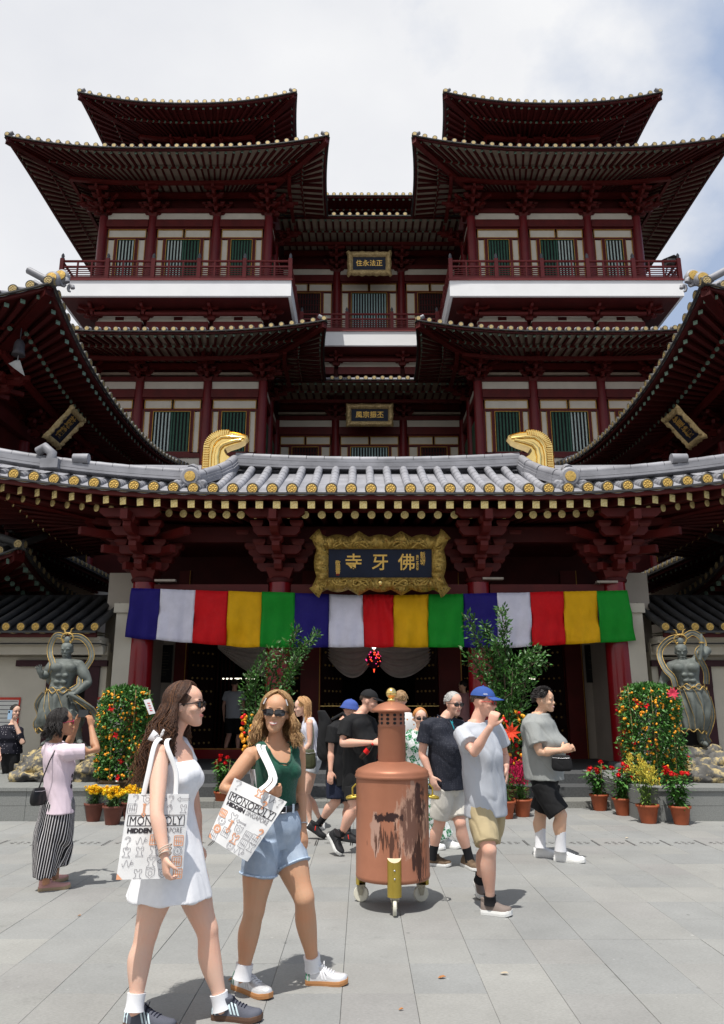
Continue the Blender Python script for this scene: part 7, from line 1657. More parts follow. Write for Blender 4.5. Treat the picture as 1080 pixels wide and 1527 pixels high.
def guardian(label, J, handsp, rib, skirt, knee_out, extra):
    root = empty('statue', (0, 0, 0), label, 'statue', None)
    f = Vector(J['f']).normalized(); r = f.cross(V(0, 0, 1)); hd = Head(J['head'], J['hf'], (0, 0, 1), 1.16, 1.1); mb = MB(); hd.add(mb)
    P, C, N = J['pelvis'], J['chest'], J['neck']; up = V(0, 0, 1); g = 1.12
    for x in (-1, 1): mb.sph(hd.p(x * .03, .082, .030), (.026, .014, .012), 10, 8, M3=hd.M)
    mb.loft([(P - up * .12, r, f, .15, .13), (P, r, f, .19, .15), (lerp(P, C, .5), r, f, .18, .14), (C, r, f, .235, .165), (lerp(C, N, .55), r, f, .235, .135), (N, r, f, .12, .095)], 20, pw=2.2)
    for s in (-1, 1):
        mb.sph(C + f * .12 + r * s * .10 + up * .02, (.11, .065, .08), 14, 10)
        for k in range(3): mb.sph(lerp(P, C, .72 - k * .27) + f * (.135 - .004 * k) + r * s * .052, (.053, .04, .040), 12, 8)
        for k in range(3): mb.sph(lerp(P, C, .78 - k * .24) + f * .06 + r * s * .125, (.04, .05, .032), 10, 8)
    mb.tube([N - up * .05, hd.p(0, -.02, -.06)], [.085, .065], 12)
    for s in 'RL':
        sg = 1 if s == 'R' else -1; S, E_, W_ = J['sh' + s], J['el' + s], J['wr' + s]
        mb.tube([lerp(C, N, .55) + r * sg * .08, S], [.085, .085], 12); mb.sph(S, .085, 14, 10); limb(mb, [S, E_, W_], [(0, .085), (.2, .092), (.35, .085), (.5, .06), (.6, .07), (.75, .06), (1, .038)], f=f); hand(mb, W_, k=1.25, **handsp[0 if s == 'R' else 1])
        H_, K_, A_ = J['hip' + s], J['kn' + s], J['an' + s]; limb(mb, [H_, K_, A_], [(0, .11), (.3, .10), (.5, .068), (.65, .08, -.01), (.8, .062), (1, .048)], f=f)
        td = J['toe' + s]; mb.tube([A_ + up * .02, A_ + td * .04 - up * .03, A_ + td * .13 - up * .055, A_ + td * .19 - up * .065], [.05, .052, .045, .02], 12)
    link('body', remesh(mb, .011, 2, None, 'body', [bronze]), root)
    # face, crown and rings
    q = MB(); hd2 = hd
    q.tube([hd.p(-.03, .095, -.064), hd.p(0, .10, -.058), hd.p(.03, .095, -.064)], .006, 6)
    for x in (-1, 1): q.tube([hd.p(x * .012, .094, .020), hd.p(x * .03, .092, .030), hd.p(x * .052, .075, .028)], .006, 6)
    q.build('facial_ridges', bronze, root)
    q = [MB(), MB()]
    q[0].lathe([(.05, 0), (.06, .04), (.045, .08), (.02, .1)], hd.p(0, 0, .115), 14); q[1].tube([hd.p(.075 * math.cos(t), .01, .175 + .07 * math.sin(t)) for t in [2*PI*j/20 for j in range(21)]], .013, 8)
    q[1].tube([hd.p(.055 * math.cos(t), .02, .115 + .02 * math.sin(t)) for t in [2*PI*j/14 for j in range(15)]], .012, 7)
    for s in (-1, 1): q[1].tube([hd.p(s * .01, 0, .225), hd.p(s * .04, 0, .26), hd.p(s * .045, 0, .30), hd.p(s * .075, 0, .32)], [.02, .018, .012, .004], 7)
    for pts in rib: ribbon(q, pts)
    q[0].build('scarf', bronze, root); q[1].build('gilt_edging', stgold, root)
    # draped skirt
    mb = MB(); secs = []
    for c, ra, rb in skirt: secs.append((Vector(c), r, f, ra, rb))
    mb.loft(secs, 22)
    pc_ = Vector(skirt[0][0])
    me = remesh(mb, .013, 1, lambda p, n: .022 * math.sin(math.atan2(p.y - pc_.y, p.x - pc_.x) * 9 + p.z * 5 + noise.noise(p * 4) * 2) * min(1, max(0, (pc_.z - p.z) / .2)), 'skirt', [bronze]); link('skirt', me, root)
    q = MB()
    for li, (c, ra, rb) in enumerate((skirt[0], (lerp(Vector(skirt[0][0]), Vector(skirt[1][0]), .45), skirt[0][1] * 1.12, skirt[0][2] * 1.15), skirt[-1])):
        pts = [Vector(c) + r * (ra + .015) * math.cos(t) + f * (rb + .02) * math.sin(t) + up * (.03 * math.sin(t * (7 + li * 2)) - (.05 * abs(math.cos(t)) if li == 2 else 0)) for t in [2*PI*j/60 for j in range(61)]]; q.tube(pts, .008, 6)
    for k in range(5):
        t = .35 + k * .55 + .2 * math.sin(k * 5); pts = [Vector(c) + r * (ra + .012) * math.cos(t + .25 * i) + f * (rb + .025) * math.sin(t + .25 * i) for i, (c, ra, rb) in enumerate(skirt)]; q.tube(pts, .004, 5)
    q.build('gilt_hem', stgold, root)
    q = [MB(), MB()]; extra(q, hd, r, f); 
    if q[0].v: q[0].build('held_weapon', bronze, root)
    if q[1].v: q[1].build('gilt_fittings', stgold, root)
A = lambda u, v, dy=0: at(u, v, YS + dy)
fL = Vector((.15, -1, 0)).normalized()
JL = dict(f=fL, hf=(.05, -1, -.12), head=A(100, 970), neck=A(99, 983), chest=A(97, 998), pelvis=A(89, 1034), shR=A(80, 990), elR=A(69, 1007, -.05), wrR=A(61, 1008, -.2), shL=A(118, 992), elL=A(132, 1018, -.03), wrL=A(113, 1034, -.2),
    hipR=A(84, 1042), knR=A(76, 1072, -.12), anR=A(74, 1104), hipL=A(95, 1042), knL=A(112, 1070, -.15), anL=A(118, 1102), toeR=V(-.3, -1, 0), toeL=V(.5, -.9, 0))
guardian('grey muscular guardian statue with open raised palm, on the left rocks behind the photographing woman', JL, (dict(d=(-.25, -.3, 1), nrm=(-.1, -1, -.2), thumb=(1, 0, .2), curl=.1, spread=.18), dict(d=(-1, -.3, .0), nrm=(-.2, .5, -1), thumb=(0, -1, 0), curl=1.0)),
    [[A(97, 950, .06), A(84, 948, .08), A(76, 962, .1), A(75, 976, .05), A(79, 990, -.12), A(76, 1004, -.1), A(71, 1018, .1)], [A(104, 950, .06), A(120, 950, .1), A(133, 962, .1), A(137, 980, .08), A(128, 996, .05), A(120, 1010, -.05), A(118, 1022, -.12), A(106, 1030, -.2)],
     [A(112, 1040, -.2), A(126, 1050, -.18), A(140, 1062, -.1), A(144, 1080, -.05), A(138, 1092, 0)], [A(66, 1035, -.05), A(56, 1050, 0), A(60, 1066, .05), A(54, 1080, .05), A(60, 1092, .05)]],
    [(A(90, 1028), .20, .17), (A(91, 1036), .25, .21), (A(90, 1055), .31, .24), (A(91, 1072, .0), .36, .27), (A(88, 1084, .05), .34, .25)], 0,
    lambda q, hd, r, f: (q[0].tube([A(104, 1036, -.3), A(120, 1044, -.28), A(140, 1056, -.22)], [.03, .025, .015], 8), None))
fR = Vector((-.2, -1, 0)).normalized()
JR = dict(f=fR, hf=(-.25, -1, -.15), head=A(1016, 972), neck=A(1019, 984), chest=A(1021, 998), pelvis=A(1030, 1030), shR=A(1001, 994), elR=A(989, 1016, .05), wrR=A(990, 1036, .05), shL=A(1037, 988), elL=A(1055, 968, -.02), wrL=A(1051, 976, -.2),
    hipR=A(1025, 1040), knR=A(1016, 1070, .02), anR=A(1012, 1100, .1), hipL=A(1036, 1040), knL=A(1044, 1072, -.12), anL=A(1045, 1104), toeR=V(-.8, -.6, 0), toeL=V(.1, -1, 0))
guardian('grey muscular guardian statue lifting a short weapon, on the right rocks behind the kumquat bush', JR, (dict(d=(0, 0, -1), nrm=(1, 0, 0), thumb=(0, -1, 0), curl=1.0), dict(d=(-.9, -.2, .25), nrm=(0, -1, .0), thumb=(0, 0, 1), curl=1.1)),
    [[A(1012, 950, .06), A(998, 954, .08), A(986, 966, .1), A(984, 980, .05), A(992, 998, -.08), A(1003, 1010, -.16), A(1007, 1024, -.16)], [A(1021, 950, .06), A(1032, 944, .1), A(1044, 950, .1), A(1049, 962, .05), A(1040, 974, -.1), A(1052, 1000, -.02), A(1053, 1020, 0)],
     [A(1056, 1040, -.05), A(1062, 1065, 0), A(1058, 1085, .02), A(1053, 1098, 0), A(1058, 1108, 0)]],
    [(A(1030, 1023), .20, .17), (A(1032, 1031), .24, .20), (A(1034, 1050), .27, .22), (A(1034, 1070), .25, .21), (A(1030, 1088, .03), .22, .20)], 0,
    lambda q, hd, r, f: (q[0].tube([A(1046, 945, -.3), A(1047, 958, -.3), A(1046, 972, -.3), A(1044, 984, -.3)], [.015, .04, .028, .03], 6), q[1].tube([A(1047, 957.5, -.3), A(1047, 959.5, -.3)], .048, 8)))
# ================================================================== plants
def leafm(name, c, c2, rough=.45): return mat(name, c, rough, scale=9, c2=c2, spec=.4, ramp=(.3, .7))
lf1 = leafm('kumquat_leaf', (.022, .085, .012), (.07, .20, .03)); lf2 = leafm('potted_leaf', (.03, .12, .02), (.10, .24, .05)); lf3 = leafm('dark_leaf', (.012, .045, .008), (.05, .13, .02)); lf4 = leafm('marigold_leaf', (.05, .12, .035), (.12, .22, .07), .6)
orange = mat('kumquat_skin', (.75, .26, .012), .35, scale=8, c2=(.90, .42, .03)); redf = mat('red_flower', (.62, .008, .012), .7, scale=20, var=.3); yelf = mat('yellow_flower', (.80, .45, .01), .7, scale=20, c2=(.85, .62, .02)); mag = mat('magenta_plume', (.42, .008, .06), .8, scale=20, var=.3); ylp = mat('yellow_plume', (.55, .45, .06), .8, scale=20, var=.25)
terra = mat('terracotta', (.30, .075, .03), .6, scale=6, var=.12); terrb = mat('brown_plastic_pot', (.13, .042, .028), .5, scale=6, var=.1); soil = mat('soil', (.03, .02, .014), .95); woodst = mat('bamboo_stake', (.42, .30, .14), .7); stemm = mat('stem', (.08, .14, .03), .7)
def leaf(q, p, d, n, L_, W_, m=0):
    d = d.normalized(); s = d.cross(n); 
    if s.length < .01: s = d.orthogonal()
    s.normalize(); u = s.cross(d); a = p + d * L_ * .45 + s * W_ * .5 + u * W_ * .12; b = p + d * L_ * .45 - s * W_ * .5 + u * W_ * .12; t = p + d * L_ - u * L_ * .12; c = p + d * L_ * .5
    q.add([p, a, t, b, c], [(0, 1, 4), (1, 2, 4), (0, 4, 3), (4, 2, 3)], m, False)
def pot(root, c, r, h, m, rim=.014, fluted=False):
    q = MB(); q.lathe([(r * .68, 0), (r * .72, h * .1), (r * .95, h * .82), (r * .97, h * .84), (r * 1.08, h * .86), (r * 1.1, h), (r * .98, h), (r * .95, h * .9), (.001, h * .88)], c, 24); q.build('pot', m, root); q = MB(); q.lathe([(r * .93, h * .9), (.001, h * .92)], c, 16, capb=False); q.build('soil', soil, root)
R5 = random.Random(12)
def rv(s=1): return Vector((R5.gauss(0, 1), R5.gauss(0, 1), R5.gauss(0, 1))).normalized() * s
def kumquat(label, c, rx, z0, z1, potr, nleaf=7500, nfr=270, reds=14, name='kumquat_bush', seedv=3):
    root = empty(name, (0, 0, 0), label, 'shrub'); c = Vector(c); H = z1 - z0
    q = MB()
    def surfpt(k=1):
        a = R5.uniform(0, 2*PI); zz = R5.uniform(0, 1); e = (.90 + .2 * zz if zz < .5 else 1 if zz < .72 else math.sqrt(max(.05, 1 - ((zz - .72) / .31) ** 2 * .62)))
        rr = rx * e * (1 + .24 * noise.noise(Vector((math.cos(a) * 1.6, math.sin(a) * 1.6, zz * 4 + seedv)))) * k; top = .05 * noise.noise(Vector((math.cos(a) * 2, math.sin(a) * 2, 3)))
        return V(c.x + rr * math.cos(a), c.y + rr * math.sin(a), z0 + zz * H + top), V(math.cos(a), math.sin(a), 0)
    for i in range(nleaf):
        p, o = surfpt(R5.uniform(.55, 1.02) if R5.random() < .75 else R5.uniform(.9, 1.12)); dn = (o * .8 + rv(.9) + V(0, 0, .1)); leaf(q, p, dn, rv(1) + V(0, 0, 1.2), R5.uniform(.045, .08), R5.uniform(.024, .038), 0 if R5.random() < .7 else 1)
    for i in range(int(nleaf * .10)):
        a = R5.uniform(0, 2*PI); rr = rx * .78 * math.sqrt(R5.random()); p = V(c.x + rr * math.cos(a), c.y + rr * math.sin(a), z1 + R5.uniform(-.05, .09) - .12 * (rr / rx) ** 2); leaf(q, p, V(0, 0, 1) + rv(.8), rv(1), .07, .03)
    q.build('leaves', [lf1, lf2], root, kind='stuff')
    q = MB()
    for i in range(nfr):
        p, o = surfpt(R5.uniform(.93, 1.06)); 
        for k in range(R5.choice((1, 1, 2, 3))): q.sph(p + o * .01 + rv(.02), R5.uniform(.011, .021), 8, 6)
    q.build('fruit', orange, root, kind='stuff')
    q = MB()
    for i in range(reds):
        p, o = surfpt(1.04)
        for k in range(8): leaf(q, p, rv(1) + o * .6, o, .055, .03)
    q.build('red_decorations', redf, root, kind='stuff')
    q = MB()
    for k in range(7): a = 2*PI*k/7; q.tube([V(c.x + rx * .8 * math.cos(a), c.y + rx * .8 * math.sin(a), z0 - .15), V(c.x + rx * .92 * math.cos(a), c.y + rx * .92 * math.sin(a), z1 + .03)], .007, 6)
    q.build('stakes', woodst, root, kind='stuff')
    q = MB(); q.tube([V(c.x, c.y, z0 - .2), V(c.x + .03, c.y, z0 + .3), V(c.x, c.y, z1 - .2)], [.04, .03, .015], 8); q.build('trunk', mat('bark', (.08, .06, .04), .9, bump=.4), root)
    q = MB(); q.lathe([(potr * .75, 0), (potr, .25 * z0), (potr * 1.05, z0 * .6), (potr, z0 * .82), (potr * 1.08, z0 * .88), (potr * 1.08, z0 * .95), (potr * .95, z0 * .95), (.001, z0 * .9)], (c.x, c.y, 0), 28)
    q.build('pot', mat('glazed_dark_pot', (.03, .035, .03), .2, scale=3, c2=(.12, .07, .03)), root)
    return root
cl = at(184, 1100, 12.0); k1 = kumquat('kumquat bush full of small oranges, trained as a column, left of the gate', (cl.x, 12.0, 0), .39, .52, 1.76, .30)
q = MB(); a = at(214, 1044, 11.6); q.prism([a + V(0, 0, 0), a + V(.10, 0, .02), a + V(.19, 0, -.19), a + V(.10, 0, -.21)], (0, .004, 0)); q.build('card_tag', wht, k1); q = MB()
for k in range(4): q.box((a.x + .06 + k * .015, a.y - .004, a.z - .05 - k * .035), (a.x + .10 + k * .015, a.y - .001, a.z - .04 - k * .035))
q.build('tag_print', redf, k1)
cr_ = at(972, 1100, 12.0); k2 = kumquat('kumquat bush full of small oranges, trained as a column, right of the gate', (cr_.x, 12.0, 0), .43, .48, 1.80, .32, seedv=8)
q = MB(); a = at(1003, 1034, 11.6)
for k in range(10): leaf(q, a, V(math.cos(k * .63), -.3, math.sin(k * .63)), V(0, -1, 0), .10, .04)
q.build('red_bow', mat('pink_red_bow', (.7, .05, .10), .5), k2)
def tall_tree(label, branches, fruits, c0, nl=34):
    """branches: list of pixel paths"""
    root = empty('potted_tree', (0, 0, 0), label, 'potted tree'); q = MB(); b_ = MB()
    for path, Y, w in branches:
        P = [at(u, v, Y + R5.uniform(-.25, .25)) for u, v in path]; b_.tube([c0] + P, [.018] + [.012 - .008 * i / len(P) for i in range(len(P))], 6)
        for i in range(len(P) - 1):
            L_ = (P[i+1] - P[i]).length; n = int(nl * L_ * 8)
            for j in range(n):
                p = lerp(P[i], P[i+1], R5.random()); o = rv(R5.random() ** .6 * w); o.y *= .8; dd = (P[i+1] - P[i]).normalized(); leaf(q, p + o, dd * .7 + o.normalized() * .8 + rv(.5), rv(1) + V(0, -.4, 1), R5.uniform(.06, .10), R5.uniform(.026, .042), 0 if R5.random() < .6 else 1)
            for j in range(int(L_ * 10)):
                p = lerp(P[i], P[i+1], R5.random()); e = rv(w * .9); b_.tube([p, p + e], [.005, .002], 4)
    q.build('leaves', [lf3, lf1], root, kind='stuff'); b_.build('branches', mat('bark', (.08, .06, .04)), root, kind='stuff')
    if fruits:
        f_ = MB(); rr = MB()
        for (u0, u1, v0, v1, n) in fruits:
            for i in range(n): p = at(R5.uniform(u0, u1), R5.uniform(v0, v1), 12.2 + R5.uniform(-.15, .1)); (f_ if R5.random() < .82 else rr).sph(p, R5.uniform(.022, .035), 10, 7)
        f_.build('fruit', orange, root, kind='stuff'); rr.build('red_decorations', redf, root, kind='stuff')
    q = MB(); q.lathe([(.2, 0), (.27, .15), (.28, .3), (.30, .34), (.27, .34), (.001, .3)], (c0.x, c0.y, 0), 20); q.build('pot', mat('glazed_dark_pot', (.03, .035, .03)), root)
    return root
c0 = V(at(385, 1150, 12.4).x, 12.4, .3)
tall_tree('tall leafy potted tree with long shoots leaning right, behind the woman in the green top', [([(385, 1120), (382, 1060), (380, 1015), (395, 985), (410, 968)], 12.4, .16), ([(388, 1110), (395, 1050), (410, 1000), (430, 970), (440, 950), (442, 938)], 12.4, .12), ([(395, 1100), (410, 1050), (432, 1005), (446, 975), (452, 962)], 12.4, .14), ([(400, 1080), (420, 1030), (440, 990), (458, 960), (474, 944)], 12.4, .08), ([(378, 1110), (372, 1060), (368, 1030), (375, 1005)], 12.4, .12), ([(400, 1100), (415, 1060), (425, 1040)], 12.4, .2), ([(390, 1130), (385, 1090), (390, 1060)], 12.3, .22)],
    [(359, 376, 1066, 1120, 34)], c0)
c0 = V(at(760, 1150, 12.3).x, 12.3, .3)
tall_tree('broad leafy potted tree with orange fruit, behind the man in the blue cap', [([(758, 1080), (750, 1030), (735, 990), (715, 960), (705, 940), (700, 920)], 12.3, .13), ([(760, 1080), (758, 1030), (755, 985), (752, 955), (752, 930), (746, 908)], 12.3, .10), ([(762, 1080), (768, 1030), (775, 990), (785, 975), (808, 972)], 12.3, .14), ([(756, 1090), (745, 1050), (725, 1010), (708, 985), (698, 975)], 12.3, .15), ([(760, 1090), (762, 1050), (770, 1010), (795, 990), (805, 985)], 12.3, .2), ([(758, 1090), (750, 1050), (740, 1010), (735, 975)], 12.3, .24), ([(762, 1110), (762, 1060), (764, 1020), (765, 985)], 12.3, .24), ([(765, 1110), (772, 1070), (780, 1040), (785, 1010)], 12.3, .18), ([(765, 1170), (766, 1130), (768, 1090)], 12.2, .24), ([(752, 1000), (740, 960), (728, 945), (722, 930)], 12.3, .08)],
    [(747, 786, 1060, 1140, 55)], c0, 40)
q = MB(); a = at(762, 1092, 11.95)
for k in range(9): leaf(q, a, V(math.cos(k * .7), -.3, math.sin(k * .7)), V(0, -1, 0), .16, .05)
q.build('potted_plant', mat('orange_red_bract', (.75, .06, .02), .5), None, label='orange red artificial blossom among the oranges beside the man in grey', cat='flower')
def potplant(label, u, v, kind, hgt, rad, potm=None, pr=.135, ph=.24, n=110, fl=8, seed=0, group=None):
    base = at_z(u, v, 0); base.y += pr * .7; root = empty('potted_plant', (0, 0, 0), label, 'potted plant', group); pot(root, base, pr, ph, potm or terra)
    R = random.Random(seed); q = MB(); s_ = MB(); fw = MB(); t0 = base + V(0, 0, ph * .9)
    nst = 9
    for i in range(nst):
        a = R.uniform(0, 2*PI); rr = rad * math.sqrt(R.random()) * .9; top = t0 + V(math.cos(a) * rr, math.sin(a) * rr, hgt * R.uniform(.6, 1.0)); s_.tube([t0 + V(math.cos(a) * .04, math.sin(a) * .04, 0), lerp(t0, top, .5) + V(0, 0, .02), top], [.006, .005, .003], 5)
        for j in range(int(n * 2.5) // nst):
            t = R.uniform(.05, .97); p = lerp(t0, top, t); d = Vector((R.gauss(0, 1), R.gauss(0, 1), R.uniform(-.5, .5))); L_ = {'red': .095, 'marigold': .05, 'yellow': .07, 'magenta': .06}[kind] * R.uniform(.85, 1.35); p = p + Vector((R.gauss(0, .03), R.gauss(0, .03), 0)); leaf(q, p + d * .012, d, V(0, 0, 1) + d * .1, L_, L_ * (.48 if kind in ('red',) else .30), 0)
        if i < fl:
            if kind in ('red', 'marigold'):
                rr = .045 if kind == 'red' else .036
                for c_ in ([top] if kind == 'red' else [top + Vector((R.uniform(-.08, .08), R.uniform(-.08, .08), R.uniform(-.03, .02))) for _ in range(5)]):
                    for k in range(26): d = Vector((R.gauss(0, 1), R.gauss(0, 1), abs(R.gauss(0, .8)))).normalized(); leaf(fw, c_ + d * rr * .5, d + V(0, 0, .2), V(0, 0, 1), rr * .7, rr * .55)
                    fw.sph(c_, (rr * .75, rr * .75, rr * .5), 8, 5)
            else:
                for k in range(150):
                    t = R.random() ** 1.3; p = top + V(0, 0, -.12 + t * .26) + Vector((R.gauss(0, 1), R.gauss(0, 1), 0)) * (.045 * (1 - t * .8)); leaf(fw, p, Vector((R.gauss(0, .7), R.gauss(0, .7), 1)), rv(1), .045, .012)
    q.build('leaves', {'red': lf2, 'marigold': lf4, 'yellow': leafm('lime_leaf', (.10, .20, .03), (.2, .3, .06)), 'magenta': lf1}[kind], root, kind='stuff'); s_.build('stems', stemm, root, kind='stuff')
    fw.build('flower_heads', {'red': redf, 'marigold': yelf, 'yellow': ylp, 'magenta': mag}[kind], root, kind='stuff')
    q = MB()
    for k in range(2): a = R.uniform(0, 6); q.tube([t0 + V(.06 * math.cos(a), .06 * math.sin(a), -.1), t0 + V(.12 * math.cos(a), .10 * math.sin(a), hgt * .9)], .005, 5)
    if kind == 'red': q.build('stakes', woodst, root, kind='stuff')
    return root
potplant('potted red cockscomb, leftmost of the terracotta pots right of the steps', 898, 1210, 'red', .52, .17, seed=1, n=130)
potplant('potted red cockscomb between the leftmost pot and the yellow plume plant right of the steps', 933, 1217, 'red', .50, .20, seed=2, n=140)
potplant('pale yellow feathery plume plant in a terracotta pot among the red cockscombs', 972, 1229, 'yellow', .55, .24, seed=3, n=150, pr=.145)
potplant('potted red cockscomb nearest the right plinth', 1021, 1231, 'red', .52, .20, seed=4, n=150)
potplant('magenta plume plant standing behind the yellow feathery plant', 985, 1196, 'magenta', .75, .14, seed=5)
potplant('yellow marigolds in a brown pot beside the left plinth', 136, 1226, 'marigold', .24, .15, terrb, seed=6, n=260)
potplant('yellow marigolds in a brown pot, middle of the three by the left plinth', 164, 1231, 'marigold', .24, .16, terrb, seed=7, n=260)
potplant('orange marigolds in a brown pot partly behind the printed bag', 192, 1224, 'marigold', .22, .15, terrb, seed=8, n=260)
potplant('red globe flowers in a pot between the two young women', 330, 1205, 'red', .55, .2, seed=9, n=170)
potplant('red globe flowers in a pot behind the olive bag', 400, 1210, 'red', .5, .2, seed=10, n=150)
potplant('green plant with red blooms left of the man in the pale grey shirt', 690, 1214, 'red', .62, .18, seed=11, n=160)
potplant('bright magenta plume plant just right of the pale grey shirt', 757, 1222, 'magenta', .62, .18, seed=12, n=170)
potplant('dark magenta plume plant in a pot beside the black shorts', 782, 1219, 'magenta', .45, .16, seed=13, n=170)
# ================================================================== copper incense burner on castors
def burner():
    root = empty('incense_burner', (0, 0, 0), 'copper coloured cylindrical burner with chimney, brass legs and white castors', 'incense burner'); X, Y = .252, 6.70
    cop = mat('copper_paint', (.36, .150, .088), .48, .35, scale=3, var=.08, bump=.04, bscale=60)
    cst = bpy.data.materials.new('copper_stained'); cst = cop.copy(); cst.name = 'copper_stained'; n = cst.node_tree; b = n.nodes['Principled BSDF']; l = n.links.new; src = b.inputs['Base Color'].links[0].from_socket
    g = n.nodes.new('ShaderNodeNewGeometry')
    def nz_(scale3, sc_, det=6):
        mp = n.nodes.new('ShaderNodeMapping'); mp.inputs['Scale'].default_value = scale3; l(g.outputs['Position'], mp.inputs[0]); x = n.nodes.new('ShaderNodeTexNoise'); x.inputs['Scale'].default_value = sc_; x.inputs['Detail'].default_value = det; x.inputs['Roughness'].default_value = .65; l(mp.outputs[0], x.inputs['Vector']); return x.outputs['Fac']
    def M_(op, a, b_=0, c_=None):
        x = n.nodes.new('ShaderNodeMath'); x.operation = op
        for i, q in enumerate((a, b_) if c_ is None else (a, b_, c_)):
            if isinstance(q, (int, float)): x.inputs[i].default_value = q
            else: l(q, x.inputs[i])
        return x.outputs[0]
    s = n.nodes.new('ShaderNodeSeparateXYZ'); l(g.outputs['Position'], s.inputs[0])
    def blob(cx, cz, rx, rz):
        a = M_('DIVIDE', M_('SUBTRACT', s.outputs['X'], cx), rx); c = M_('DIVIDE', M_('SUBTRACT', s.outputs['Z'], cz), rz); return M_('SUBTRACT', 1, M_('ADD', M_('MULTIPLY', a, a), M_('MULTIPLY', c, c)))
    streak = nz_((1, 1, .10), 34); blotch = nz_((1, 1, .7), 9); fine = nz_((1, 1, .35), 22)
    def layer(base, mask, lo, hi, colr):
        r = n.nodes.new('ShaderNodeMapRange'); r.inputs[1].default_value = lo; r.inputs[2].default_value = hi; l(mask, r.inputs[0]); x = n.nodes.new('ShaderNodeMixRGB'); l(r.outputs[0], x.inputs[0]); l(base, x.inputs[1]); x.inputs[2].default_value = (*colr, 1); return x.outputs[0]
    B1 = blob(X + .155, .66, .145, .30); B2 = blob(X + .21, .80, .055, .17); B3 = blob(X - .04, .71, .17, .035); B4 = blob(X - .15, .56, .045, .19); B5 = blob(X + .20, .40, .07, .22)
    c = layer(src, M_('ADD', M_('MULTIPLY', B1, .45), M_('SUBTRACT', M_('ADD', streak, blotch), .92)), .10, .22, (.46, .27, .19))
    c = layer(c, M_('ADD', M_('MULTIPLY', B1, .4), M_('SUBTRACT', M_('ADD', fine, streak), 1.03)), .12, .24, (.17, .085, .06))
    c = layer(c, M_('ADD', M_('MULTIPLY', B4, .5), M_('SUBTRACT', M_('ADD', streak, blotch), .98)), .12, .2, (.42, .26, .20))
    c = layer(c, M_('ADD', M_('MULTIPLY', B3, .16), M_('SUBTRACT', M_('ADD', blotch, fine), .98)), .08, .16, (.04, .02, .018))
    c = layer(c, M_('ADD', M_('MULTIPLY', B2, .35), M_('SUBTRACT', M_('ADD', blotch, fine), .92)), .14, .26, (.07, .035, .028))
    c = layer(c, M_('ADD', M_('MULTIPLY', B5, .45), M_('SUBTRACT', M_('MULTIPLY', streak, 2), 1.0)), .18, .26, (.06, .028, .02))
    c = layer(c, M_('ADD', M_('MULTIPLY', blob(X - .06, .52, .16, .16), .35), M_('SUBTRACT', M_('MULTIPLY', streak, 2), 1.12)), .16, .22, (.10, .045, .03))
    l(c, b.inputs['Base Color']); b.inputs['Roughness'].default_value = .42
    q = MB(); q.lathe([(.25, .215), (.296, .218), (.303, .235), (.303, .25), (.300, .256), (.300, .975), (.299, .985)], (X, Y, 0), 64); q.build('drum', cst, root)
    q = MB(); q.lathe([(.300, .984), (.309, .986), (.312, 1.0), (.309, 1.012), (.304, 1.02), (.305, 1.035), (.285, 1.055), (.20, 1.092), (.135, 1.108), (.118, 1.114)], (X, Y, 0), 64); q.build('lid', cop, root)
    q = MB(); q.lathe([(.117, 1.10), (.117, 1.395), (.119, 1.40), (.115, 1.405), (.113, 1.41), (.113, 1.52)], (X, Y, 0), 48); q.build('chimney', cop, root)
    q = MB()
    for row in range(3):
        for k in range(12):
            a = 2*PI*k/12 + .2; rr = .0145; cz = 1.425 + row * .033; o = V(math.cos(a), math.sin(a), 0); t_ = V(-o.y, o.x, 0); c_ = V(X, Y, cz) + o * .1135
            pts = [c_ + t_ * rr * math.cos(w) + V(0, 0, 1) * rr * .85 * math.sin(w) for w in [2*PI*j/12 for j in range(12)]]; q.prism(pts, o * .0015)
    q.build('vent_holes', black, root, kind='stuff')
    q = MB(); q.lathe([(.10, 1.515), (.160, 1.513), (.168, 1.52), (.168, 1.532), (.160, 1.54), (.11, 1.578), (.05, 1.598), (.03, 1.602), (.001, 1.603)], (X, Y, 0), 48); q.build('chimney_cap', cop, root)
    q = MB(); q.lathe([(.03, 1.60), (.036, 1.612), (.03, 1.625), (.015, 1.63)], (X, Y, 0), 24); q.sph((X, Y, 1.672), .047, 24, 16); q.build('finial', goldsh, root)
    br = mat('brass_paint', (.45, .33, .06), .35, .6, scale=4, var=.1); crm = mat('cut_plate', (.62, .52, .36), .4, .2); nyl = mat('nylon_wheel', (.62, .60, .50), .45, var=.05)
    for k, ang in enumerate((-PI/2, PI/6, PI - PI/6)):
        o = V(math.cos(ang), math.sin(ang), 0); t_ = V(-o.y, o.x, 0); c_ = V(X, Y, 0) + o * .285; leg_ = empty('leg', (0, 0, 0), parent=root); q = MB(); M = 14
        lo = [c_ + t_ * .056 * math.cos(w) + o * .056 * math.sin(w) + V(0, 0, .135) for w in [PI * j / M for j in range(M + 1)]]; hi = [p + V(0, 0, .25 + .045 * 0) for p in lo]
        top = [c_ + t_ * .056 * math.cos(w) + o * .056 * math.sin(w) + V(0, 0, .385 - .0 + .035 * (1 - math.sin(w))) for w in [PI * j / M for j in range(M + 1)]]
        q.add(lo + top, [(j, j+1, M+1+j+1, M+1+j) for j in range(M)], 0, True); q.add(lo, [tuple(range(M + 1))[::-1]]); inner = [c_ + t_ * .056 * math.cos(w) + V(0, 0, .42) for w in (0, PI)]
        q.add(top + [c_ - o * .0 + t_ * .056 * math.cos(w) + V(0, 0, .42) for w in [PI * j / M for j in range(M + 1)]], [(j, j+1, M+1+j+1, M+1+j) for j in range(M)], 1, True); q.build('channel', [br, crm], leg_)
        q = MB()
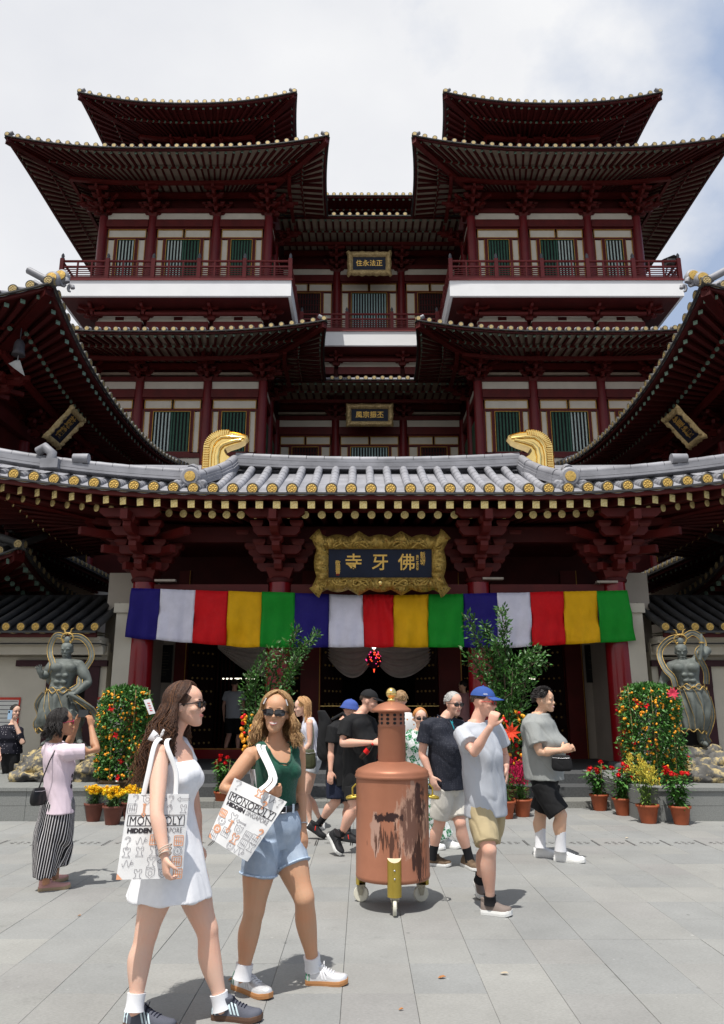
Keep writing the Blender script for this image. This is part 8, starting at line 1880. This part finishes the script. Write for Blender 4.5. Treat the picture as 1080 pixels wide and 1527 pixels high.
        for zz in (.33, .27): q.sph(c_ + o * .057 + V(0, 0, zz), .008, 8, 6)
        q.build('bolts', steel, leg_)
        # castor
        q = MB(); wd = t_ if k == 0 else o; ax_ = V(1, 0, 0) if k == 0 else V(.25 if k == 1 else -.25, -1, 0).normalized(); roll = ax_.cross(V(0, 0, 1)); wc = c_ + V(0, 0, .063) + roll * .012
        prof = [(.012, -.014), (.058, -.014), (.063, -.008), (.063, .008), (.058, .014), (.012, .014)]; vs = []; NN = 24
        for rr, zz in prof:
            for j in range(NN): w = 2*PI*j/NN; vs.append(wc + ax_ * zz + roll * rr * math.cos(w) + V(0, 0, 1) * rr * math.sin(w))
        q.add(vs, [(i*NN+j, i*NN+(j+1)%NN, (i+1)*NN+(j+1)%NN, (i+1)*NN+j) for i in range(5) for j in range(NN)] + [tuple(range(NN-1,-1,-1)), tuple(range(5*NN, 6*NN))], 0, False); q.build('wheel', nyl, leg_)
        q = MB()
        for s_ in (-1, 1): q.prism([wc + ax_ * s_ * .02 + roll * -.03 + V(0, 0, .06), wc + ax_ * s_ * .02 + roll * .03 + V(0, 0, .06), wc + ax_ * s_ * .02 + roll * .014 - V(0,0,.01), wc + ax_ * s_ * .02 - roll * .014 - V(0,0,.01)], ax_ * .003 * s_)
        q.box((wc.x - .035, wc.y - .035, .122), (wc.x + .035, wc.y + .035, .135)); q.tube([wc - ax_ * .024, wc + ax_ * .024], .009, 10); q.lathe([(.03, .10), (.03, .123)], (wc.x, wc.y, 0), 16); q.build('fork', mat('dull_steel', (.30, .28, .22), .45, .8), leg_)
    for s_ in (-1, 1):
        q = MB(); h = V(X + s_ * .30, Y - .05, .84); q.tube([h + V(0, -.02, .10), h + V(s_ * .03, -.02, .07), h + V(s_ * .03, -.02, .02), h + V(s_ * .01, -.02, 0)], .008, 8); q.tube([h + V(0, -.05, 0), h + V(s_ * .05, -.06, -.005), h + V(s_ * .075, -.03, -.01), h + V(s_ * .075, .03, -.01), h + V(s_ * .05, .06, -.005), h + V(0, .05, 0)], .011, 10); q.build('handle', br, root)
burner()
# ================================================================== printed tote bags
bagm = mat('bag_cotton', (.78, .775, .765), .9, scale=30, var=.02, bump=.05, bscale=350); ink = mat('dark_ink', (.035, .03, .035), .85); ink2 = mat('grey_ink', (.14, .13, .14), .85); ink3 = mat('pale_grey_ink', (.22, .21, .23), .85); oink = mat('orange_ink', (.75, .36, .20), .85)
def tote(label, TL, TR, BL, BR, straps, seed, text_y=.32, flip=False):
    root = empty('tote_bag', (0, 0, 0), label, 'bag'); TL, TR, BL, BR = map(Vector, (TL, TR, BL, BR)); nrm = (TR - TL).cross(BL - TL).normalized(); 
    if nrm.y > 0: nrm = -nrm
    Wd = ((TR - TL).length + (BR - BL).length) / 2; Hd = ((BL - TL).length + (BR - TR).length) / 2
    def sp(a, b, off=0):     # a across, b down
        p = lerp(lerp(TL, TR, a), lerp(BL, BR, a), b); bul = .022 * (math.sin(PI * min(1, max(0, a))) * (math.sin(PI * min(1, max(0, b)) * .5 + .25)) + .18 * noise.noise(V(a * 3.2 + seed, b * 3.2, seed)) + .10 * math.sin(a * 9 + b * 5 + seed)); return p + nrm * (bul + off)
    NA, NB = 22, 26; q = MB(); fr = [sp(a / NA, b / NB) for b in range(NB + 1) for a in range(NA + 1)]; bk = [lerp(lerp(TL, TR, a / NA), lerp(BL, BR, a / NA), b / NB) - nrm * (.018 * math.sin(PI * a / NA) * math.sin(PI * b / NB) + .001) for b in range(NB + 1) for a in range(NA + 1)]
    k = NA + 1; q.add(fr, [(b*k+a, b*k+a+1, (b+1)*k+a+1, (b+1)*k+a) for b in range(NB) for a in range(NA)], 0, True); q.add(bk, [(b*k+a, (b+1)*k+a, (b+1)*k+a+1, b*k+a+1) for b in range(NB) for a in range(NA)], 0, True)
    ed = [(a, 0) for a in range(NA + 1)] + [(NA, b) for b in range(1, NB + 1)] + [(a, NB) for a in range(NA - 1, -1, -1)] + [(0, b) for b in range(NB - 1, 0, -1)]
    e2 = [fr[b*k+a] for a, b in ed] + [bk[b*k+a] for a, b in ed]; n = len(ed); q.add(e2, [(i, (i+1) % n, n + (i+1) % n, n + i) for i in range(n)], 0, True); q.build('cloth', bagm, root)
    for pts in straps: q = MB(); pts = crp(pts); q.tube(pts, [(.013, .0025)] * len(pts), 8, fr=(1, .3, 0)); q.build('strap', bagm, root)
    X_ = (TR - TL + BR - BL).normalized(); Yd = (BL - TL + BR - TR).normalized()
    def place(me, a, b, ang=0, name='print', lab=None):   # drape flat mesh onto the cloth
        ca, sa = math.cos(ang), math.sin(ang)
        for v_ in me.vertices:
            x, y, z_ = v_.co; x, y = x * ca - y * sa, x * sa + y * ca; v_.co = sp(a + x / Wd, b - y / Hd, .0022 + (z_ > 0) * .0006)
        me.update(); return link(name, me, root)
    ty = text_y
    def fit(me, w_, h_):
        bt3 = bmesh.new(); bt3.from_mesh(me); bmesh.ops.triangulate(bt3, faces=bt3.faces); bt3.to_mesh(me); bt3.free()
        xs = [v_.co.x for v_ in me.vertices]; ys = [v_.co.y for v_ in me.vertices]; kx = w_ / (max(xs) - min(xs)); ky = h_ / (max(ys) - min(ys)); cx, cy = (max(xs) + min(xs)) / 2, (max(ys) + min(ys)) / 2
        for v_ in me.vertices: v_.co.x = (v_.co.x - cx) * kx; v_.co.y = (v_.co.y - cy) * ky
        return me
    place(fit(text_mesh('MONOPOLY', .1, 0, 0, ink), .84 * Wd, .042), .5, ty, 0, 'lettering'); place(fit(text_mesh('HIDDEN', .05, 0, .0032, ink), .38 * Wd, .024), .25, ty + .118, 0, 'lettering'); place(fit(text_mesh('SINGAPORE', .05, 0, -.0002, ink2), .46 * Wd, .024), .70, ty + .118, 0, 'lettering')
    # the frame round the first word
    def strokes(paths, wid, m, name):
        q = MB()
        for path in paths:
            for (x0, y0), (x1, y1) in zip(path, path[1:]):
                dx, dy = x1 - x0, y1 - y0; L_ = math.hypot(dx, dy) or 1; nx, ny = -dy / L_ * wid / 2, dx / L_ * wid / 2; n_ = max(1, int(L_ / .03))
                for i in range(n_):
                    t0, t1 = i / n_, (i + 1) / n_; f_ = lambda t, s_: sp((x0 + dx * t + nx * s_) / Wd, (y0 + dy * t + ny * s_) / Hd, .0024); q.add([f_(t0, -1), f_(t1, -1), f_(t1, 1), f_(t0, 1)], [(0, 1, 2, 3)])
        q.build(name, m, root, kind='stuff')
    W2, H2 = Wd, Hd; fx0, fx1, fy0, fy1 = .045 * W2, .955 * W2, (ty - .062) * H2, (ty + .062) * H2
    strokes([[(fx0, fy0), (fx1, fy0), (fx1, fy1), (fx0, fy1), (fx0, fy0)]], .0035, ink, 'lettering_frame')
    R = random.Random(seed); dark_, org = [], []
    circ = lambda cx, cy, r_, a0=0, a1=2*PI, n=14: [(cx + r_ * math.cos(a0 + (a1 - a0) * i / n), cy + r_ * math.sin(a0 + (a1 - a0) * i / n)) for i in range(n + 1)]
    cells = [(i, j) for j in range(8) for i in range(5) if R.random() < .92]
    for i, j in cells:
        cx, cy = (i + .5 + R.uniform(-.12, .12)) / 5 * W2, (j + .5 + R.uniform(-.12, .12)) / 8 * H2
        if (ty - .10) < cy / H2 < (ty + .17): continue
        s_ = R.uniform(.019, .025); kd = R.randrange(7); tgt = org if R.random() < .26 else dark_
        if kd == 0: tgt += [circ(cx, cy, s_), circ(cx, cy, s_ * .7), [(cx - s_ * .3, cy), (cx + s_ * .3, cy)], [(cx, cy - s_ * .35), (cx, cy + s_ * .3)]]
        elif kd == 1: # arrow
            an = R.choice((0, PI/2, PI)); ca, sa = math.cos(an), math.sin(an); T = lambda x, y: (cx + (x * ca - y * sa) * s_, cy + (x * sa + y * ca) * s_); tgt += [[T(-1.4, -.15), T(.8, -.15), T(.8, -.5), T(1.5, 0), T(.8, .5), T(.8, .15), T(-1.4, .15), T(-1.4, -.15)], [T(-1.4, -.4), T(-1.1, 0), T(-1.4, .4)]]
        elif kd == 2: # question mark
            tgt += [circ(cx, cy - s_ * .4, s_ * .6, PI, PI * 2.4, 10) + [(cx, cy + s_ * .4), (cx, cy + s_ * .7)], circ(cx, cy + s_ * 1.15, s_ * .18, n=8), circ(cx, cy - s_ * .4, s_ * .35, PI, PI * 2.3, 8)]
        elif kd == 3: # shield
            tgt += [[(cx - s_, cy - s_), (cx - s_ * .5, cy - s_ * .7), (cx, cy - s_ * 1.1), (cx + s_ * .5, cy - s_ * .7), (cx + s_, cy - s_), (cx + s_ * .9, cy + s_ * .4), (cx, cy + s_ * 1.1), (cx - s_ * .9, cy + s_ * .4), (cx - s_, cy - s_)], circ(cx, cy, s_ * .45)]
        elif kd == 4: # castle piece
            tgt += [[(cx - s_ * .8, cy - s_), (cx - s_ * .3, cy - s_), (cx - s_ * .3, cy - s_ * .6), (cx + s_ * .3, cy - s_ * .6), (cx + s_ * .3, cy - s_), (cx + s_ * .8, cy - s_), (cx + s_ * .8, cy - s_ * .3), (cx + s_ * .4, cy - s_ * .1), (cx + s_ * .4, cy + s_ * .5), (cx + s_ * .9, cy + s_), (cx - s_ * .9, cy + s_), (cx - s_ * .4, cy + s_ * .5), (cx - s_ * .4, cy - s_ * .1), (cx - s_ * .8, cy - s_ * .3), (cx - s_ * .8, cy - s_)]]
        elif kd == 5: # crate
            tgt += [[(cx - s_, cy - s_), (cx + s_, cy - s_), (cx + s_, cy + s_), (cx - s_, cy + s_), (cx - s_, cy - s_)]] + [[(cx - s_ + s_ * .5 * k, cy - s_ * .7), (cx - s_ + s_ * .5 * k, cy + s_ * .7)] for k in (1, 2, 3)] + [[(cx - s_ * .8, cy), (cx + s_ * .8, cy + s_ * .2)]]
        else: # coiled squiggle
            tgt += [[(cx + s_ * (k / 6 - 1) * 1.1, cy + s_ * .8 * math.sin(k * .9)) for k in range(13)], circ(cx + s_ * 1.2, cy, s_ * .3, n=8)]
    strokes(dark_, .0019, ink3, 'printed_symbols'); strokes(org, .0045, oink, 'printed_symbols')
    for (a, b) in ((.02, .97),): 
        q = MB(); q.add([sp(0, 1, .003), sp(.09, 1, .003), sp(0, .93, .003)], [(0, 1, 2)]); q.build('orange_corner', oink, root)
    return root
Yb = 4.12
shp = J1['shR'] + V(-.01, -.01, .05)
tote('white printed cotton tote hanging from the shoulder of the woman in the white dress', at(192, 1184, Yb), at(282, 1184, 4.22), at(173, 1312, Yb - .05), at(272, 1309, 4.20), [[at(214, 1186, Yb + .02), at(222, 1150, 4.16), shp + V(.0, -.05, .005), shp + V(.02, .05, .012), at(252, 1150, 4.5), at(252, 1186, 4.42)], [at(262, 1186, 4.20), at(262, 1150, 4.22), J1['shR'] + V(.045, -.045, .05), J1['shR'] + V(.05, .05, .06), at(262, 1160, 4.5), at(262, 1186, 4.42)]], 3)
Y2 = 4.60
tote('white cotton tote with the same print, tilted under the arm of the woman in green', at(350, 1160, Y2 - .05), at(428, 1196, Y2 - .05), at(311, 1248, Y2 - .09), at(369, 1285, Y2 - .1), [[at(388, 1178, Y2 - .1), at(404, 1158, 4.58), J2['shR'] + V(.055, -.06, .045), J2['shR'] + V(.06, .04, .05), at(400, 1150, 5.02)], [at(398, 1180, Y2 - .1), at(411, 1160, 4.57), J2['shR'] + V(.085, -.06, .04), J2['shR'] + V(.09, .04, .045), at(404, 1150, 5.02)]], 8, text_y=.28)
# ================================================================== posters, ground litter, balcony lantern
def poster(label, u0, v0, u1, v1, Y, lines):
    root = empty('poster', (0, 0, 0), label, 'poster'); a, b = at(u0, v0, Y), at(u1, v1, Y); q = MB(); q.box((a.x, Y - .015, b.z), (b.x, Y - .002, a.z)); q.build('border', mat('poster_red', (.50, .05, .03), .6), root)
    m = .03; q = MB(); q.box((a.x + m, Y - .018, b.z + m), (b.x - m, Y - .0152, a.z - m * 1.6)); q.build('sheet', mat('poster_paper', (.62, .62, .58), .6, var=.03), root)
    q = MB()
    for k in range(lines):
        zz = lerp(a.z - m * 2.4, b.z + m * 1.6, k / max(1, lines - 1)); q.box((a.x + m * 1.6, Y - .0195, zz - .008), (b.x - m * 1.6 - (k % 3) * .05, Y - .0182, zz + .006))
    q.build('print', ink2, root)
poster('red bordered notice on the cream wall behind the woman talking on the phone', -8, 1040, 25, 1100, 14.99, 9)
poster('small red bordered notice on the cream wall left of the left kumquat bush', 129, 1040, 153, 1080, 14.99, 5)
lfm = mat('dry_leaf', (.35, .15, .05), .8, scale=20, var=.2); lfp = mat('pale_leaf', (.45, .38, .28), .8)
for i, (u, v, m_, an, lb) in enumerate(((659, 1458, lfm, .2, 'curled brown dry leaf on the paving in front of the burner'), (752, 1452, lfp, -.3, 'pale dry leaf on the paving below the man in the blue cap'), (598, 1506, lfm, .1, 'tiny brown leaf near the bottom edge of the paving'), (346, 1461, lfm, .5, 'small leaf on the paving beside the silver shoe'), (118, 1366, lfm, 0, 'small orange leaf on the paving at the left'), (935, 1250, lfp, .3, 'white scrap on the drain line in front of the red flowers'))):
    p = at_z(u, v, .006); q = MB(); d = V(math.cos(an), math.sin(an), 0); s_ = V(-d.y, d.x, 0); L_ = .026 if i not in (2, 4) else .014
    q.add([p - d * L_, p - d * L_ * .3 + s_ * L_ * .55 + V(0, 0, .006), p + d * L_ * .5 + s_ * L_ * .4 + V(0, 0, .010), p + d * L_ * 1.1 + V(0, 0, .004), p + d * L_ * .4 - s_ * L_ * .45 + V(0, 0, .008), p - d * L_ * .4 - s_ * L_ * .5 + V(0, 0, .004), p + V(0, 0, .001)], [(0, 1, 6), (1, 2, 6), (2, 3, 6), (3, 4, 6), (4, 5, 6), (5, 0, 6)]); q.build('fallen_leaf', m_, None, label=lb, cat='leaf')
p = at(1001, 392, 27.2); r_ = empty('loudspeaker_box', (0, 0, 0), 'small grey hooded box on a stand at the right corner of the upper right balcony', 'lamp'); q = MB()
q.box((p.x - .22, p.y - .18, p.z - .12), (p.x + .22, p.y + .18, p.z + .10)); q.build('box', mat('box_grey', (.25, .25, .25), .6), r_); q = MB(); q.lathe([(.42, 0), (.30, .08), (.05, .14)], (p.x, p.y, p.z + .1), 4, sm=False); q.build('hood', greyfin, r_)
q = MB(); q.tube([V(p.x, p.y, p.z - .12), V(p.x, p.y, p.z - 1.0)], .04, 6); q.tube([V(p.x - .15, p.y, p.z - .1), V(p.x - .4, p.y, p.z - 1.0)], .03, 6); q.build('stand', greyfin, r_)
for o in list(bpy.data.objects):      # origins of the people and small things at their bases
    if o.parent is None and o.type == 'EMPTY' and o.get('category') and o.location.length < 1e-6 and o.name.split('.')[0] in REBASE:
        bpy.context.view_layer.update()
        mn = Vector((1e9,) * 3); mxv = Vector((-1e9,) * 3)
        def rec(q):
            global mn, mxv
            if q.type == 'MESH' and len(q.data.vertices):
                for c in q.bound_box:
                    p = q.matrix_world @ Vector(c); mn = Vector(map(min, mn, p)); mxv = Vector(map(max, mxv, p))
            for c in q.children: rec(c)
        rec(o); b = Vector(((mn.x + mxv.x) / 2, (mn.y + mxv.y) / 2, mn.z)); o.location = b
        for c in o.children: c.location = c.location - b
bpy.context.view_layer.update()
